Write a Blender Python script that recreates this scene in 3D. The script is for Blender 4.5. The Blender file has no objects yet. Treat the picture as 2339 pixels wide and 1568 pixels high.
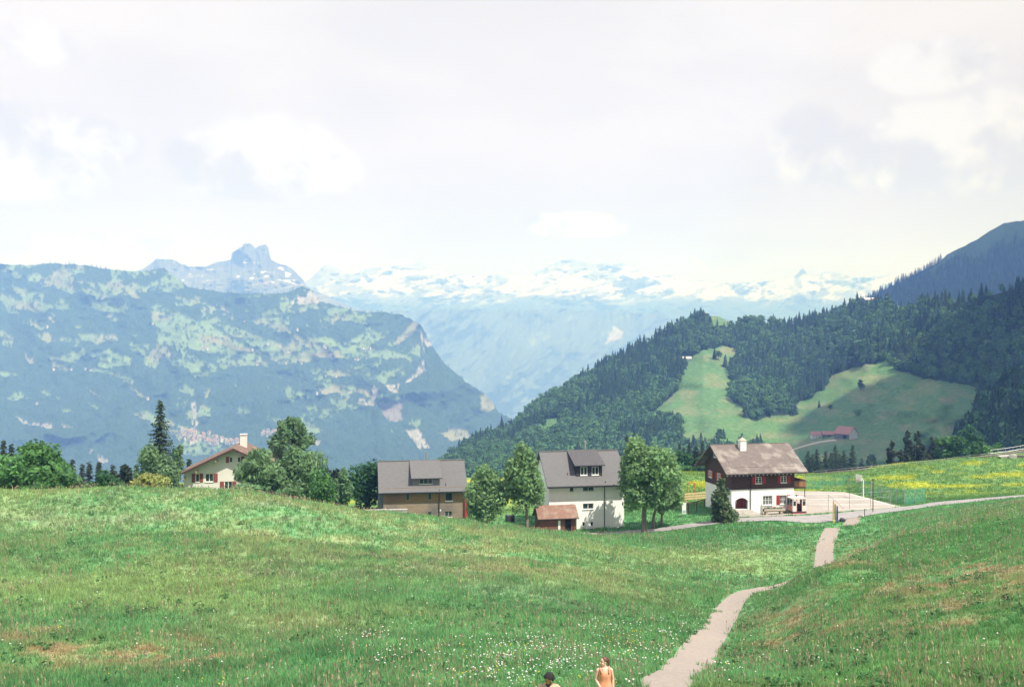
import bpy, bmesh, math, random
import numpy as np
from mathutils import Vector, Matrix

random.seed(7)
RNG = np.random.default_rng(7)
SC = bpy.context.scene
COL = SC.collection
F = 2274.0; CX = 1169.5; CY = 784.0        # focal length and centre of a 2339 x 1568 picture
R = math.radians

def P(px, py, d):
    return Vector(((px - CX) / F * d, d, (CY - py) / F * d))

# ---------------------------------------------------------------- tagging
def tag(o, label=None, cat=None, group=None, kind=None):
    if label: o['label'] = label
    if cat: o['category'] = cat
    if group: o['group'] = group
    if kind: o['kind'] = kind
    return o

def empty(name, loc, rz=0.0):
    o = bpy.data.objects.new(name, None); COL.objects.link(o)
    o.location = loc; o.rotation_euler = (0, 0, rz)
    o.empty_display_size = 0.3
    return o

def copy_tree(o, parent=None):
    c = o.copy(); COL.objects.link(c)
    if parent is not None: c.parent = parent
    for ch in list(o.children): copy_tree(ch, c)
    return c

# ---------------------------------------------------------------- noise
def _hash(xi, yi, seed):
    h = (xi * 374761393 + yi * 668265263 + seed * 144269507) & 0xffffffff
    h = ((h ^ (h >> 13)) * 1274126177) & 0xffffffff
    h = h ^ (h >> 16)
    return (h & 0xffff) / 65535.0

def vnoise(x, y, seed=0):
    x = np.asarray(x, float); y = np.asarray(y, float)
    xi = np.floor(x).astype(np.int64); yi = np.floor(y).astype(np.int64)
    fx = x - xi; fy = y - yi
    fx = fx * fx * (3 - 2 * fx); fy = fy * fy * (3 - 2 * fy)
    a = _hash(xi, yi, seed); b = _hash(xi + 1, yi, seed)
    c = _hash(xi, yi + 1, seed); d = _hash(xi + 1, yi + 1, seed)
    return (a * (1 - fx) + b * fx) * (1 - fy) + (c * (1 - fx) + d * fx) * fy

def fbm(x, y, seed=0, o=4, g=0.5):
    s = 0.0; a = 1.0; t = 0.0
    x = np.asarray(x, float); y = np.asarray(y, float)
    for i in range(o):
        s = s + a * vnoise(x * 2 ** i + 17.3 * i, y * 2 ** i + 5.1 * i, seed + i)
        t += a; a *= g
    return s / t

def sstep(a, b, x):
    t = np.clip((np.asarray(x, float) - a) / (b - a), 0, 1)
    return t * t * (3 - 2 * t)

def inpoly(px, py, poly):
    px = np.asarray(px, float); py = np.asarray(py, float)
    r = np.zeros(px.shape, bool)
    n = len(poly)
    for i in range(n):
        x0, y0 = poly[i]; x1, y1 = poly[(i + 1) % n]
        if y0 == y1: continue
        c = ((y0 > py) != (y1 > py)) & (px < (x1 - x0) * (py - y0) / (y1 - y0) + x0)
        r ^= c
    return r

# ---------------------------------------------------------------- materials
MATS = {}
def nn(nt, t, **k):
    n = nt.nodes.new(t)
    for a, b in k.items(): setattr(n, a, b)
    return n

def mat(name, col, col2=None, scale=3.0, rough=0.8, bump=0.0, detail=5.0, attr=None, metal=0.0,
        spec=0.3, stretch=(1, 1, 1), contrast=(0.35, 0.65), translucent=0.0, coords='Object', bdist=0.02):
    """procedural principled: noise mix of two colours (or a painted attribute), optional bump"""
    m = bpy.data.materials.new(name); m.use_nodes = True
    nt = m.node_tree; b = nt.nodes['Principled BSDF']
    b.inputs['Roughness'].default_value = rough
    b.inputs['Metallic'].default_value = metal
    b.inputs['Specular IOR Level'].default_value = spec
    src = None
    tc = nn(nt, 'ShaderNodeTexCoord'); mp = nn(nt, 'ShaderNodeMapping')
    mp.inputs['Scale'].default_value = stretch
    nt.links.new(tc.outputs[coords], mp.inputs['Vector'])
    nz = nn(nt, 'ShaderNodeTexNoise'); nz.inputs['Scale'].default_value = scale
    nz.inputs['Detail'].default_value = detail
    nt.links.new(mp.outputs['Vector'], nz.inputs['Vector'])
    if col2 is None: col2 = tuple(c * 0.8 for c in col)
    rp = nn(nt, 'ShaderNodeValToRGB')
    rp.color_ramp.elements[0].position = contrast[0]; rp.color_ramp.elements[1].position = contrast[1]
    rp.color_ramp.elements[0].color = (*col2, 1); rp.color_ramp.elements[1].color = (*col, 1)
    nt.links.new(nz.outputs['Fac'], rp.inputs['Fac'])
    src = rp.outputs['Color']
    if attr:
        at = nn(nt, 'ShaderNodeAttribute'); at.attribute_name = attr
        mx = nn(nt, 'ShaderNodeMix', data_type='RGBA', blend_type='MULTIPLY')
        mx.inputs['Factor'].default_value = 1.0
        nt.links.new(at.outputs['Color'], mx.inputs['A']); nt.links.new(src, mx.inputs['B'])
        src = mx.outputs['Result']
    nt.links.new(src, b.inputs['Base Color'])
    if bump:
        bp = nn(nt, 'ShaderNodeBump'); bp.inputs['Strength'].default_value = bump
        bp.inputs['Distance'].default_value = bdist
        nt.links.new(nz.outputs['Fac'], bp.inputs['Height']); nt.links.new(bp.outputs['Normal'], b.inputs['Normal'])
    if translucent:
        tr = nn(nt, 'ShaderNodeBsdfTranslucent'); nt.links.new(src, tr.inputs['Color'])
        ms = nn(nt, 'ShaderNodeMixShader'); ms.inputs['Fac'].default_value = translucent
        nt.links.new(b.outputs['BSDF'], ms.inputs[1]); nt.links.new(tr.outputs['BSDF'], ms.inputs[2])
        nt.links.new(ms.outputs['Shader'], nt.nodes['Material Output'].inputs['Surface'])
    MATS[name] = m
    return m

def wave_mat(name, col, col2, wscale, axis='Z', nscale=2.0, rough=0.8, bump=0.3, weather=None, dist=0.6, bdist=0.03):
    """boards or tile courses: a saw band darkens the joints, a noise varies the boards"""
    m = bpy.data.materials.new(name); m.use_nodes = True
    nt = m.node_tree; b = nt.nodes['Principled BSDF']; b.inputs['Roughness'].default_value = rough
    b.inputs['Specular IOR Level'].default_value = 0.25
    tc = nn(nt, 'ShaderNodeTexCoord')
    wv = nn(nt, 'ShaderNodeTexWave', wave_type='BANDS', bands_direction=axis, wave_profile='SAW')
    wv.inputs['Scale'].default_value = wscale; wv.inputs['Distortion'].default_value = dist
    wv.inputs['Detail'].default_value = 1.0
    nt.links.new(tc.outputs['Object'], wv.inputs['Vector'])
    mp = nn(nt, 'ShaderNodeMapping'); mp.inputs['Scale'].default_value = (0.35, 0.6, 3.0) if axis == 'Z' else (2.0, 1.0, 0.4)
    nt.links.new(tc.outputs['Object'], mp.inputs['Vector'])
    nz = nn(nt, 'ShaderNodeTexNoise'); nz.inputs['Scale'].default_value = nscale; nz.inputs['Detail'].default_value = 6
    nt.links.new(mp.outputs['Vector'], nz.inputs['Vector'])
    rp = nn(nt, 'ShaderNodeValToRGB')
    rp.color_ramp.elements[0].position = 0.3; rp.color_ramp.elements[1].position = 0.7
    rp.color_ramp.elements[0].color = (*col2, 1); rp.color_ramp.elements[1].color = (*col, 1)
    nt.links.new(nz.outputs['Fac'], rp.inputs['Fac'])
    src = rp.outputs['Color']
    if weather:
        n2 = nn(nt, 'ShaderNodeTexNoise'); n2.inputs['Scale'].default_value = weather[1]; n2.inputs['Detail'].default_value = 4
        nt.links.new(tc.outputs['Object'], n2.inputs['Vector'])
        r2 = nn(nt, 'ShaderNodeValToRGB'); r2.color_ramp.elements[0].position = 0.5; r2.color_ramp.elements[1].position = 0.68
        nt.links.new(n2.outputs['Fac'], r2.inputs['Fac'])
        mx = nn(nt, 'ShaderNodeMix', data_type='RGBA'); nt.links.new(r2.outputs['Color'], mx.inputs['Factor'])
        nt.links.new(src, mx.inputs['A']); mx.inputs['B'].default_value = (*weather[0], 1)
        src = mx.outputs['Result']
    dk = nn(nt, 'ShaderNodeMix', data_type='RGBA', blend_type='MULTIPLY'); dk.inputs['Factor'].default_value = 1
    r3 = nn(nt, 'ShaderNodeValToRGB'); r3.color_ramp.elements[0].position = 0.0; r3.color_ramp.elements[1].position = 0.22
    r3.color_ramp.elements[0].color = (0.6, 0.6, 0.6, 1)
    nt.links.new(wv.outputs['Fac'], r3.inputs['Fac'])
    nt.links.new(src, dk.inputs['A']); nt.links.new(r3.outputs['Color'], dk.inputs['B'])
    nt.links.new(dk.outputs['Result'], b.inputs['Base Color'])
    bp = nn(nt, 'ShaderNodeBump'); bp.inputs['Strength'].default_value = bump; bp.inputs['Distance'].default_value = bdist
    nt.links.new(wv.outputs['Fac'], bp.inputs['Height']); nt.links.new(bp.outputs['Normal'], b.inputs['Normal'])
    MATS[name] = m
    return m

def attr_mat(name, rough=0.9, nscale=0.5, lo=0.75, hi=1.2, bump=0.0, bdist=1.0, translucent=0.0, coords='Object', spec=0.15):
    """base colour from the mesh's own painted cover, broken up by noise"""
    return mat(name, (hi,) * 3, (lo,) * 3, scale=nscale, rough=rough, bump=bump, bdist=bdist, attr='Col',
               translucent=translucent, coords=coords, spec=spec)

def glass_mat():
    m = bpy.data.materials.new('window_glass'); m.use_nodes = True
    b = m.node_tree.nodes['Principled BSDF']
    nt = m.node_tree
    tc = nn(nt, 'ShaderNodeTexCoord'); nz = nn(nt, 'ShaderNodeTexNoise'); nz.inputs['Scale'].default_value = 1.3
    nt.links.new(tc.outputs['Object'], nz.inputs['Vector'])
    rp = nn(nt, 'ShaderNodeValToRGB')
    rp.color_ramp.elements[0].color = (0.006, 0.012, 0.012, 1); rp.color_ramp.elements[1].color = (0.05, 0.075, 0.07, 1)
    nt.links.new(nz.outputs['Fac'], rp.inputs['Fac']); nt.links.new(rp.outputs['Color'], b.inputs['Base Color'])
    b.inputs['Roughness'].default_value = 0.06; b.inputs['Specular IOR Level'].default_value = 0.5
    return m

# ---------------------------------------------------------------- mesh helpers
def np_mesh(name, V, faces, mats, col=None, smooth=False, parent=None, fcol=None):
    """V (n,3) array; faces (m,k) array of one size"""
    me = bpy.data.meshes.new(name)
    V = np.asarray(V, np.float32); Fa = np.asarray(faces, np.int32)
    me.vertices.add(len(V)); me.vertices.foreach_set('co', V.ravel())
    k = Fa.shape[1]
    me.loops.add(Fa.size); me.loops.foreach_set('vertex_index', Fa.ravel())
    me.polygons.add(len(Fa))
    me.polygons.foreach_set('loop_start', np.arange(0, Fa.size, k, dtype=np.int32))
    me.polygons.foreach_set('loop_total', np.full(len(Fa), k, np.int32))
    if smooth: me.polygons.foreach_set('use_smooth', np.ones(len(Fa), bool))
    me.update(calc_edges=True)
    if col is not None:
        c = np.ones((len(V), 4), np.float32); c[:, :3] = col
        a = me.attributes.new('Col', 'FLOAT_COLOR', 'POINT'); a.data.foreach_set('color', c.ravel())
    for m in (mats if isinstance(mats, (list, tuple)) else [mats]): me.materials.append(m)
    o = bpy.data.objects.new(name, me); COL.objects.link(o)
    if parent is not None: o.parent = parent
    return o

class MB:
    """collects boxes, prisms and tubes, links them as ONE mesh object"""
    def __init__(s): s.v = []; s.f = []; s.m = []
    def add(s, vs, fs, mi=0):
        b = len(s.v); s.v += [tuple(v) for v in vs]
        for f in fs: s.f.append(tuple(i + b for i in f)); s.m.append(mi)
        return s
    def box(s, x0, x1, y0, y1, z0, z1, mi=0):
        vs = [(x, y, z) for z in (z0, z1) for y in (y0, y1) for x in (x0, x1)]
        return s.add(vs, [(0, 2, 3, 1), (4, 5, 7, 6), (0, 1, 5, 4), (2, 6, 7, 3), (0, 4, 6, 2), (1, 3, 7, 5)], mi)
    def prism(s, poly, axis, a, b, mi=0):
        """poly of 2D points extruded along axis from a to b. axis x: (y,z); y: (x,z); z: (x,y)"""
        def mk(p, t):
            return {'x': (t, p[0], p[1]), 'y': (p[0], t, p[1]), 'z': (p[0], p[1], t)}[axis]
        n = len(poly)
        vs = [mk(p, a) for p in poly] + [mk(p, b) for p in poly]
        fs = [tuple(range(n)), tuple(range(2 * n - 1, n - 1, -1))]
        fs += [(i, i + n, (i + 1) % n + n, (i + 1) % n) for i in range(n)]
        return s.add(vs, fs, mi)
    def tube(s, pts, rad, n=8, mi=0, cap=True):
        pts = [Vector(p) for p in pts]
        if not isinstance(rad, (list, tuple)): rad = [rad] * len(pts)
        vs = []; fs = []
        for i, p in enumerate(pts):
            t = (pts[min(i + 1, len(pts) - 1)] - pts[max(i - 1, 0)]).normalized()
            u = t.cross(Vector((0, 0, 1)) if abs(t.z) < 0.9 else Vector((1, 0, 0))).normalized(); w = t.cross(u)
            for k in range(n):
                a = 2 * math.pi * k / n
                vs.append(p + (u * math.cos(a) + w * math.sin(a)) * rad[i])
        for i in range(len(pts) - 1):
            for k in range(n):
                a = i * n + k; b = i * n + (k + 1) % n
                fs.append((a, b, b + n, a + n))
        if cap:
            fs.append(tuple(range(n - 1, -1, -1))); L = (len(pts) - 1) * n
            fs.append(tuple(range(L, L + n)))
        return s.add(vs, fs, mi)
    def build(s, name, mats, parent=None, smooth=False, bevel=0.0):
        me = bpy.data.meshes.new(name)
        me.from_pydata(s.v, [], s.f)
        for m in (mats if isinstance(mats, (list, tuple)) else [mats]): me.materials.append(m)
        me.polygons.foreach_set('material_index', s.m)
        bm = bmesh.new(); bm.from_mesh(me); bmesh.ops.recalc_face_normals(bm, faces=bm.faces)
        bm.to_mesh(me); bm.free()
        if smooth: me.polygons.foreach_set('use_smooth', [True] * len(me.polygons))
        me.update()
        o = bpy.data.objects.new(name, me); COL.objects.link(o)
        if parent is not None: o.parent = parent
        if bevel:
            md = o.modifiers.new('edge', 'BEVEL'); md.width = bevel; md.segments = 1; md.limit_method = 'ANGLE'
        return o

# ---------------------------------------------------------------- near ground (polar height field)
GD = [4, 6, 12, 20, 33, 45, 55, 66, 73, 80, 95, 110, 122, 128, 135, 145, 165, 190, 210, 235, 260, 320, 420, 560, 760]
GT = {
 -1400: [-2.8,-3.8,-6.2,-8.7,-11.4,-13.3,-14.3,-14.9,-14.95,-15,-15,-18,-21,-22.38,-24,-25.5,-26,-27,-29,-34,-42,-70,-130,-200,-300],
 -300: [-2.8,-3.8,-6.2,-8.7,-11.4,-13.3,-14.3,-14.9,-14.85,-14.8,-13.7,-17.6,-21,-22.38,-24,-25.5,-26,-27,-29,-34,-42,-70,-130,-200,-300],
 0: [-2.8,-3.8,-6.2,-8.7,-11.4,-13.3,-14.3,-14.9,-14.8,-14.7,-13.6,-17.5,-21,-22.38,-24,-25.5,-26,-27,-29,-34,-42,-70,-130,-200,-300],
 300: [-2.8,-3.8,-6.2,-8.7,-11.4,-13.3,-14.4,-14.9,-14.75,-14.6,-13.3,-17.2,-21,-22.38,-24,-25.5,-26,-27,-29,-34,-42,-70,-130,-200,-300],
 600: [-2.8,-3.8,-6.2,-8.7,-11.4,-13.4,-14.6,-15.2,-15.1,-15.0,-13.9,-17.6,-21.5,-22.79,-24.3,-25.5,-26,-27,-29,-34,-42,-70,-130,-200,-300],
 900: [-2.8,-3.8,-6.2,-8.7,-11.4,-13.4,-14.7,-15.6,-15.9,-16.2,-16.9,-18.75,-21.5,-23.12,-25,-26,-26.3,-27,-29,-34,-42,-70,-120,-170,-250],
 1200: [-2.8,-3.8,-6.2,-8.7,-11.4,-13.5,-14.8,-15.8,-16.4,-17,-18.7,-20.6,-22.5,-24.02,-25.8,-26.5,-26.2,-26,-27.5,-32,-39,-55,-75,-95,-115],
 1370: [-2.8,-3.8,-6.2,-8.7,-11.4,-13.6,-15.2,-16.6,-17.45,-18.3,-20.1,-22.0,-24.0,-24.92,-26,-26.4,-25.8,-25.2,-27,-31,-38,-50,-65,-80,-105],
 1500: [-2.8,-3.8,-6.2,-8.7,-11.4,-13.8,-15.5,-17.2,-18.05,-18.9,-20.7,-22.4,-24.0,-24.83,-25.8,-26.0,-25.4,-25.1,-27,-31,-38,-50,-65,-80,-105],
 1650: [-2.8,-3.8,-6.2,-8.7,-11.4,-14.2,-16.2,-18.1,-18.95,-19.8,-21.3,-22.5,-23.6,-24.06,-24.6,-25.0,-25.0,-25.0,-27,-31,-38,-50,-65,-80,-105],
 1780: [-2.8,-3.8,-6.2,-8.7,-11.4,-14.0,-15.8,-17.0,-18.35,-20.4,-21.8,-22.3,-22.9,-23.9,-24.3,-24.7,-24.7,-25.0,-27,-31,-38,-50,-65,-80,-105],
 1840: [-2.8,-3.8,-6.2,-8.7,-11.3,-13.5,-15.0,-15.9,-16.55,-19.6,-21.6,-22.1,-21.75,-25.2,-25.7,-24.7,-24.7,-24.85,-27.5,-32.5,-40.0,-52.5,-67.5,-81.0,-105.0],
 1900: [-2.8,-3.8,-6.2,-8.7,-11.2,-13.0,-14.2,-14.9,-16.1,-18.6,-21.4,-22.05,-21.75,-25.2,-25.7,-24.7,-24.7,-24.7,-28,-34,-42,-55,-70,-82,-105],
 1960: [-2.8,-3.8,-6.2,-8.58,-11.04,-12.72,-13.88,-14.7,-15.62,-17.32,-20.52,-21.72,-21.8,-24.4,-25.2,-24.62,-24.7,-24.42,-26.8,-33.6,-42.0,-55.0,-70.0,-82.0,-105.0],
 2050: [-2.8,-3.8,-6.2,-8.4,-10.8,-12.3,-13.4,-14.4,-14.9,-15.4,-19.2,-21.0,-22.3,-23.2,-23.7,-24.5,-24.7,-24.0,-25,-33,-42,-55,-70,-82,-105],
 2200: [-2.8,-3.8,-6.0,-8.0,-10.3,-11.6,-12.6,-13.6,-14.15,-14.7,-16.8,-19.0,-20.8,-21.58,-22.5,-23.7,-24.7,-23.9,-23.3,-30,-40,-53,-70,-82,-105],
 2339: [-2.8,-3.8,-5.8,-7.7,-10.0,-11.0,-11.8,-12.6,-13.2,-13.8,-15.4,-17.6,-19.6,-20.57,-21.7,-22.9,-24.3,-23.9,-22.2,-26,-36,-50,-65,-80,-105],
 2800: [-2.8,-3.8,-5.6,-7.4,-9.5,-10.4,-11.0,-11.6,-12.1,-12.6,-14.0,-16,-18,-19.15,-20.5,-22.0,-23.5,-22.5,-20.5,-24,-33,-48,-62,-80,-105],
 3900: [-2.8,-3.8,-5.6,-7.4,-9.5,-10.4,-11.0,-11.6,-12.1,-12.6,-14.0,-16,-18,-19.15,-20.5,-22.0,-23.5,-22.5,-20.5,-24,-33,-48,-62,-80,-105],
}
GPX = np.linspace(-1400, 3900, 531)
GLD = np.linspace(math.log(4), math.log(760), 300)
def _ground_grid():
    keys = sorted(GT)
    ld = np.log(np.array(GD, float))
    rows = np.array([np.interp(GLD, ld, GT[k]) for k in keys])          # keys x d
    # smooth along d before mixing the columns
    def blur(a, n, ax):
        for _ in range(n):
            p = np.pad(a, [(1, 1) if i == ax else (0, 0) for i in range(2)], mode='edge')
            sl = lambda s: p[s, :] if ax == 0 else p[:, s]
            a = 0.25 * sl(slice(0, -2)) + 0.5 * sl(slice(1, -1)) + 0.25 * sl(slice(2, None))
        return a
    rows = blur(rows, 5, 1)
    Z = np.array([np.interp(GPX, keys, rows[:, j]) for j in range(len(GLD))]).T   # px x d
    Z = blur(Z, 14, 0)
    Dm = np.exp(GLD)[None, :]; Xm = (GPX[:, None] - CX) / F * Dm
    Ym = np.broadcast_to(Dm, Xm.shape)
    amp = sstep(12, 30, Dm) * (1 - sstep(128, 136, Dm) * (1 - sstep(175, 200, Dm)))
    Z = Z + amp * ((fbm(Xm / 11, Ym / 11, 3, 3) - 0.5) * 0.9 + (fbm(Xm / 2.6, Ym / 2.6, 9, 2) - 0.5) * 0.22)
    # level court and forecourt beside the timbered house
    fl = inpoly(Xm, Ym, [(30, 138.5), (62, 150.5), (64, 152.5), (57, 168), (33, 168), (29, 152)]) * 1.0
    fl = blur(fl, 4, 0); fl = blur(fl, 4, 1)
    Z = Z * (1 - fl) + (-24.78) * fl
    return Xm, Ym, Z
GX, GY, GZ = _ground_grid()
def ground_z(x, y):
    x = np.asarray(x, float); y = np.asarray(y, float)
    px = CX + x / y * F
    i = np.clip((px - GPX[0]) / (GPX[1] - GPX[0]), 0, len(GPX) - 1.001)
    j = np.clip((np.log(y) - GLD[0]) / (GLD[1] - GLD[0]), 0, len(GLD) - 1.001)
    i0 = i.astype(int); j0 = j.astype(int); a = i - i0; b = j - j0
    return (GZ[i0, j0] * (1 - a) + GZ[i0 + 1, j0] * a) * (1 - b) + (GZ[i0, j0 + 1] * (1 - a) + GZ[i0 + 1, j0 + 1] * a) * b
def gz(x, y): return float(ground_z(x, y))
def on_ground(px, d):
    x = (px - CX) / F * d
    return Vector((x, d, gz(x, d)))
def hit(px, py, d0=26, d1=240):
    """first place where a sight line through (px, py) meets the ground"""
    d = np.exp(np.linspace(math.log(d0), math.log(d1), 1500))
    x = (px - CX) / F * d; z = (CY - py) / F * d
    below = np.nonzero(z <= ground_z(x, d))[0]
    k = below[0] if len(below) else len(d) - 1
    return Vector((x[k], d[k], float(ground_z(x[k], d[k]))))
# ================================================================= NEAR GROUND
def poly_world(pts):                # (px, d) pairs -> (x, y)
    return [((px - CX) / F * d, d) for px, d in pts]
PATH_A = [(1420, 22), (1497, 28), (1533, 33), (1575, 42), (1622, 55), (1656, 67), (1690, 74), (1730, 79), (1800, 84), (1850, 89),
          (1879, 94), (1882, 99), (1884, 106), (1893, 113), (1902, 119), (1912, 125), (1922, 130), (1934, 135), (1946, 139), (1952, 142)]
ROAD_A = [(900, 122), (1040, 126), (1150, 129), (1260, 131), (1340, 133), (1420, 135), (1500, 136.5), (1620, 138), (1720, 139.3), (1820, 140.8), (1900, 142.5), (2000, 145.5),
          (2100, 148.5), (2200, 151), (2339, 153), (2600, 156), (3000, 160)]
def dense(pts, step=0.7):
    w = [Vector((*p, 0)) for p in poly_world(pts)]
    out = []
    n = len(w)
    for i in range(n - 1):
        p0, p1, p2, p3 = w[max(i - 1, 0)], w[i], w[i + 1], w[min(i + 2, n - 1)]
        m = max(2, int((p2 - p1).length / step))
        for k in range(m):
            t = k / m
            out.append(0.5 * ((2 * p1) + (p2 - p0) * t + (2 * p0 - 5 * p1 + 4 * p2 - p3) * t * t + (3 * p1 - p0 - 3 * p2 + p3) * t ** 3))
    out.append(w[-1])
    return out
PATH_L = dense(PATH_A); ROAD_L = dense(ROAD_A)
def dist_to(line, x, y):
    x = np.asarray(x, float); y = np.asarray(y, float)
    best = np.full(x.shape, 1e9)
    for p in line[::2]:
        best = np.minimum(best, (x - p.x) ** 2 + (y - p.y) ** 2)
    return np.sqrt(best)
FORE = [(30.4, 141.6), (38, 142.7), (46, 145.6), (54.8, 148.9), (58.9, 150.6), (55.2, 165.6), (46, 167), (33, 166), (30, 146)]

# bare, brownish places, dry straw places (picture point, radius m across, radius along)
def spots(lst):
    out = []
    for px, py, rx, ry, w in lst:
        h = hit(px, py); out.append((h.x, h.y, rx, ry, w))
    return out
BROWN = spots([(1820, 1400, 2.2, 5, .6), (1900, 1375, 2.6, 5, .5), (2000, 1420, 2.4, 4, .5), (2080, 1330, 3, 6, .6), (2170, 1330, 3, 5, .75), (2230, 1300, 3, 6, .7), (2290, 1330, 2.6, 5, .6),
               (1800, 1460, 2, 3, .6), (1870, 1450, 2, 3, .5), (2150, 1390, 2.5, 4, .5), (1790, 1430, 1.6, 4, .6), (2120, 1440, 2.5, 2, .4), (2210, 1425, 1.2, 1.5, .6),
               (140, 1480, 2, 2.5, .8), (340, 1490, 2.2, 3, .8), (400, 1470, 1.4, 2, .6), (250, 1500, 2, 2, .6), (60, 1450, 2, 3, .5), (440, 1500, 1.8, 2.4, .7), (260, 1470, 1.5, 2, .6), (100, 1520, 1.5, 1.5, .6),
               (1700, 1500, 1.4, 2, .3), (2000, 1250, 4, 7, .5), (2120, 1215, 4, 8, .4), (1930, 1290, 2, 5, .5)])
STRAW = spots([(700, 1230, 14, 9, .55), (900, 1270, 14, 9, .6), (1100, 1250, 14, 10, .7), (1200, 1300, 12, 8, .65), (1300, 1290, 10, 8, .6), (1000, 1200, 16, 9, .6), (1150, 1220, 12, 8, .55), (500, 1260, 10, 7, .45), (820, 1180, 16, 6, .45), (400, 1240, 8, 6, .4),
               (650, 1430, 5, 4, .5), (180, 1300, 6, 4, .3), (80, 1240, 6, 3, .35), (900, 1400, 5, 3, .25), (280, 1220, 6, 3, .3), (1500, 1280, 8, 6, .4), (350, 1180, 8, 5, .4), (120, 1190, 10, 6, .45), (1420, 1330, 7, 6, .4), (1600, 1260, 8, 7, .25), (600, 1140, 14, 6, .5)])
PALE = spots([(320, 1180, 3, 2.4, .6), (640, 1160, 5, 2, .55), (680, 1190, 3, 2, .5), (170, 1200, 3, 2, .4), (960, 1290, 6, 5, .4), (1250, 1370, 8, 4, .35), (60, 1180, 4, 2, .4), (700, 1310, 5, 3, .4)])
def blobs(x, y, lst):
    s = np.zeros(np.shape(x))
    for bx, by, rx, ry, w in lst:
        s = np.maximum(s, w * np.exp(-(((x - bx) / rx) ** 2 + ((y - by) / ry) ** 2)))
    return s
def meadow_colour(x, y):
    """linear colour of the sward at (x, y)"""
    n1 = fbm(x / 9, y / 7, 21, 4); n2 = fbm(x / 2.2, y / 2.2, 33, 3); n3 = fbm(x / 26, y / 20, 41, 3); n4 = fbm(x / .8, y / .9, 47, 2)
    px = CX + x / y * F
    g = np.array([0.128, 0.300, 0.118]); dg = np.array([0.078, 0.225, 0.085]); yg = np.array([0.255, 0.350, 0.135])
    st = np.array([0.325, 0.360, 0.170]); br = np.array([0.310, 0.225, 0.125]); pl = np.array([0.20, 0.25, 0.17])
    c = g + (dg - g) * sstep(.46, .60, n1 * .6 + n2 * .4)[..., None] * 0.8
    c = c + (yg - c) * sstep(.5, .68, n3)[..., None] * 0.75
    # the right knoll is the darker, denser green
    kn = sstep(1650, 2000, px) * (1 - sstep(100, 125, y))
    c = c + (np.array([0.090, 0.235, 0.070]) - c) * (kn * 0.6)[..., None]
    s = 1.35 * blobs(x, y, STRAW) * sstep(.30, .60, n2 * .55 + n1 * .25 + n4 * .2)
    c = c + (st - c) * np.clip(s * 1.05, 0, 1)[..., None]
    p = blobs(x, y, PALE) * sstep(.35, .6, n2)
    c = c + (pl - c) * p[..., None]
    b = blobs(x, y, BROWN) * sstep(.42, .60, n2 * .45 + n4 * .55) * 1.5
    c = c + (br - c) * np.clip(b, 0, .85)[..., None]
    # hay coloured field with buttercups behind the road
    fy = sstep(150, 158, y) * (1 - sstep(235, 260, y))
    nf = fbm(x / 7, y / 4.5, 61, 4)
    c = c + (np.array([0.135, 0.235, 0.060]) - c) * (fy * 0.75)[..., None]
    c = c + (np.array([0.42, 0.42, 0.02]) - c) * (fy * sstep(.53, .68, nf) * sstep(160, 166, y) * 0.75)[..., None]
    return c * (0.94 + 0.42 * n4)[..., None]

M_GROUND = attr_mat('meadow_soil', nscale=2.5, lo=0.7, hi=1.2, bump=0.35, bdist=0.15)
nP, nD = GX.shape
idx = np.arange(nP * nD).reshape(nP, nD)
fa = np.stack([idx[:-1, :-1], idx[1:, :-1], idx[1:, 1:], idx[:-1, 1:]], -1).reshape(-1, 4)
Vg = np.stack([GX, GY, GZ], -1).reshape(-1, 3)
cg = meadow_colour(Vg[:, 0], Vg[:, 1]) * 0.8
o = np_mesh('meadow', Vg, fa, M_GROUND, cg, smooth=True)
tag(o, 'green sloping alpine meadow with straw coloured and bare brown places', 'meadow', kind='structure')

def strip(name, line, width, mat_, lift, wob=0.0, seed=0, nacross=6):
    V = []; n = len(line)
    for i, p in enumerate(line):
        t = (line[min(i + 1, n - 1)] - line[max(i - 1, 0)]).normalized(); s = Vector((t.y, -t.x, 0))
        wl = width / 2 * (1 + wob * (float(vnoise(i * .13, 1.5, seed)) - .5)); wr = width / 2 * (1 + wob * (float(vnoise(i * .13, 7.5, seed)) - .5))
        for k in range(nacross + 1):
            u = -wl + (wl + wr) * k / nacross
            q = p + s * u
            V.append((q.x, q.y, q.z))
    V = np.array(V); V[:, 2] = ground_z(V[:, 0], V[:, 1]) + lift
    m = nacross + 1
    ii = np.arange(n * m).reshape(n, m)
    fa = np.stack([ii[:-1, :-1], ii[:-1, 1:], ii[1:, 1:], ii[1:, :-1]], -1).reshape(-1, 4)
    return np_mesh(name, V, fa, mat_, smooth=True)
M_PATH = mat('path_gravel', (0.325, 0.272, 0.232), (0.255, 0.21, 0.178), scale=5, rough=0.95, bump=0.5, detail=12, coords='Object', contrast=(.25, .75))
M_ROAD = mat('road_asphalt', (0.31, 0.285, 0.28), (0.25, 0.23, 0.23), scale=0.9, rough=0.9, bump=0.1)
M_COURT = mat('court_concrete', (0.37, 0.325, 0.29), (0.30, 0.265, 0.235), scale=0.35, rough=0.9, detail=8)
M_WHITE = mat('white_paint', (0.80, 0.80, 0.78), (0.70, 0.70, 0.68), scale=4)
o = strip('path', PATH_L, 1.75, M_PATH, 0.06, 0.22, 5); tag(o, 'narrow gravel footpath winding down through the meadow', 'path', kind='structure')
o = strip('road', ROAD_L, 3.9, M_ROAD, 0.09, 0.05, 6, 4); tag(o, 'narrow grey asphalt lane running past the houses', 'road', kind='structure')
mb = MB(); mb.prism(FORE, 'z', -25.2, -24.66)
court = mb.build('court', M_COURT); tag(court, 'pale concrete sports court and forecourt beside the timbered chalet', 'court', kind='structure')
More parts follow.
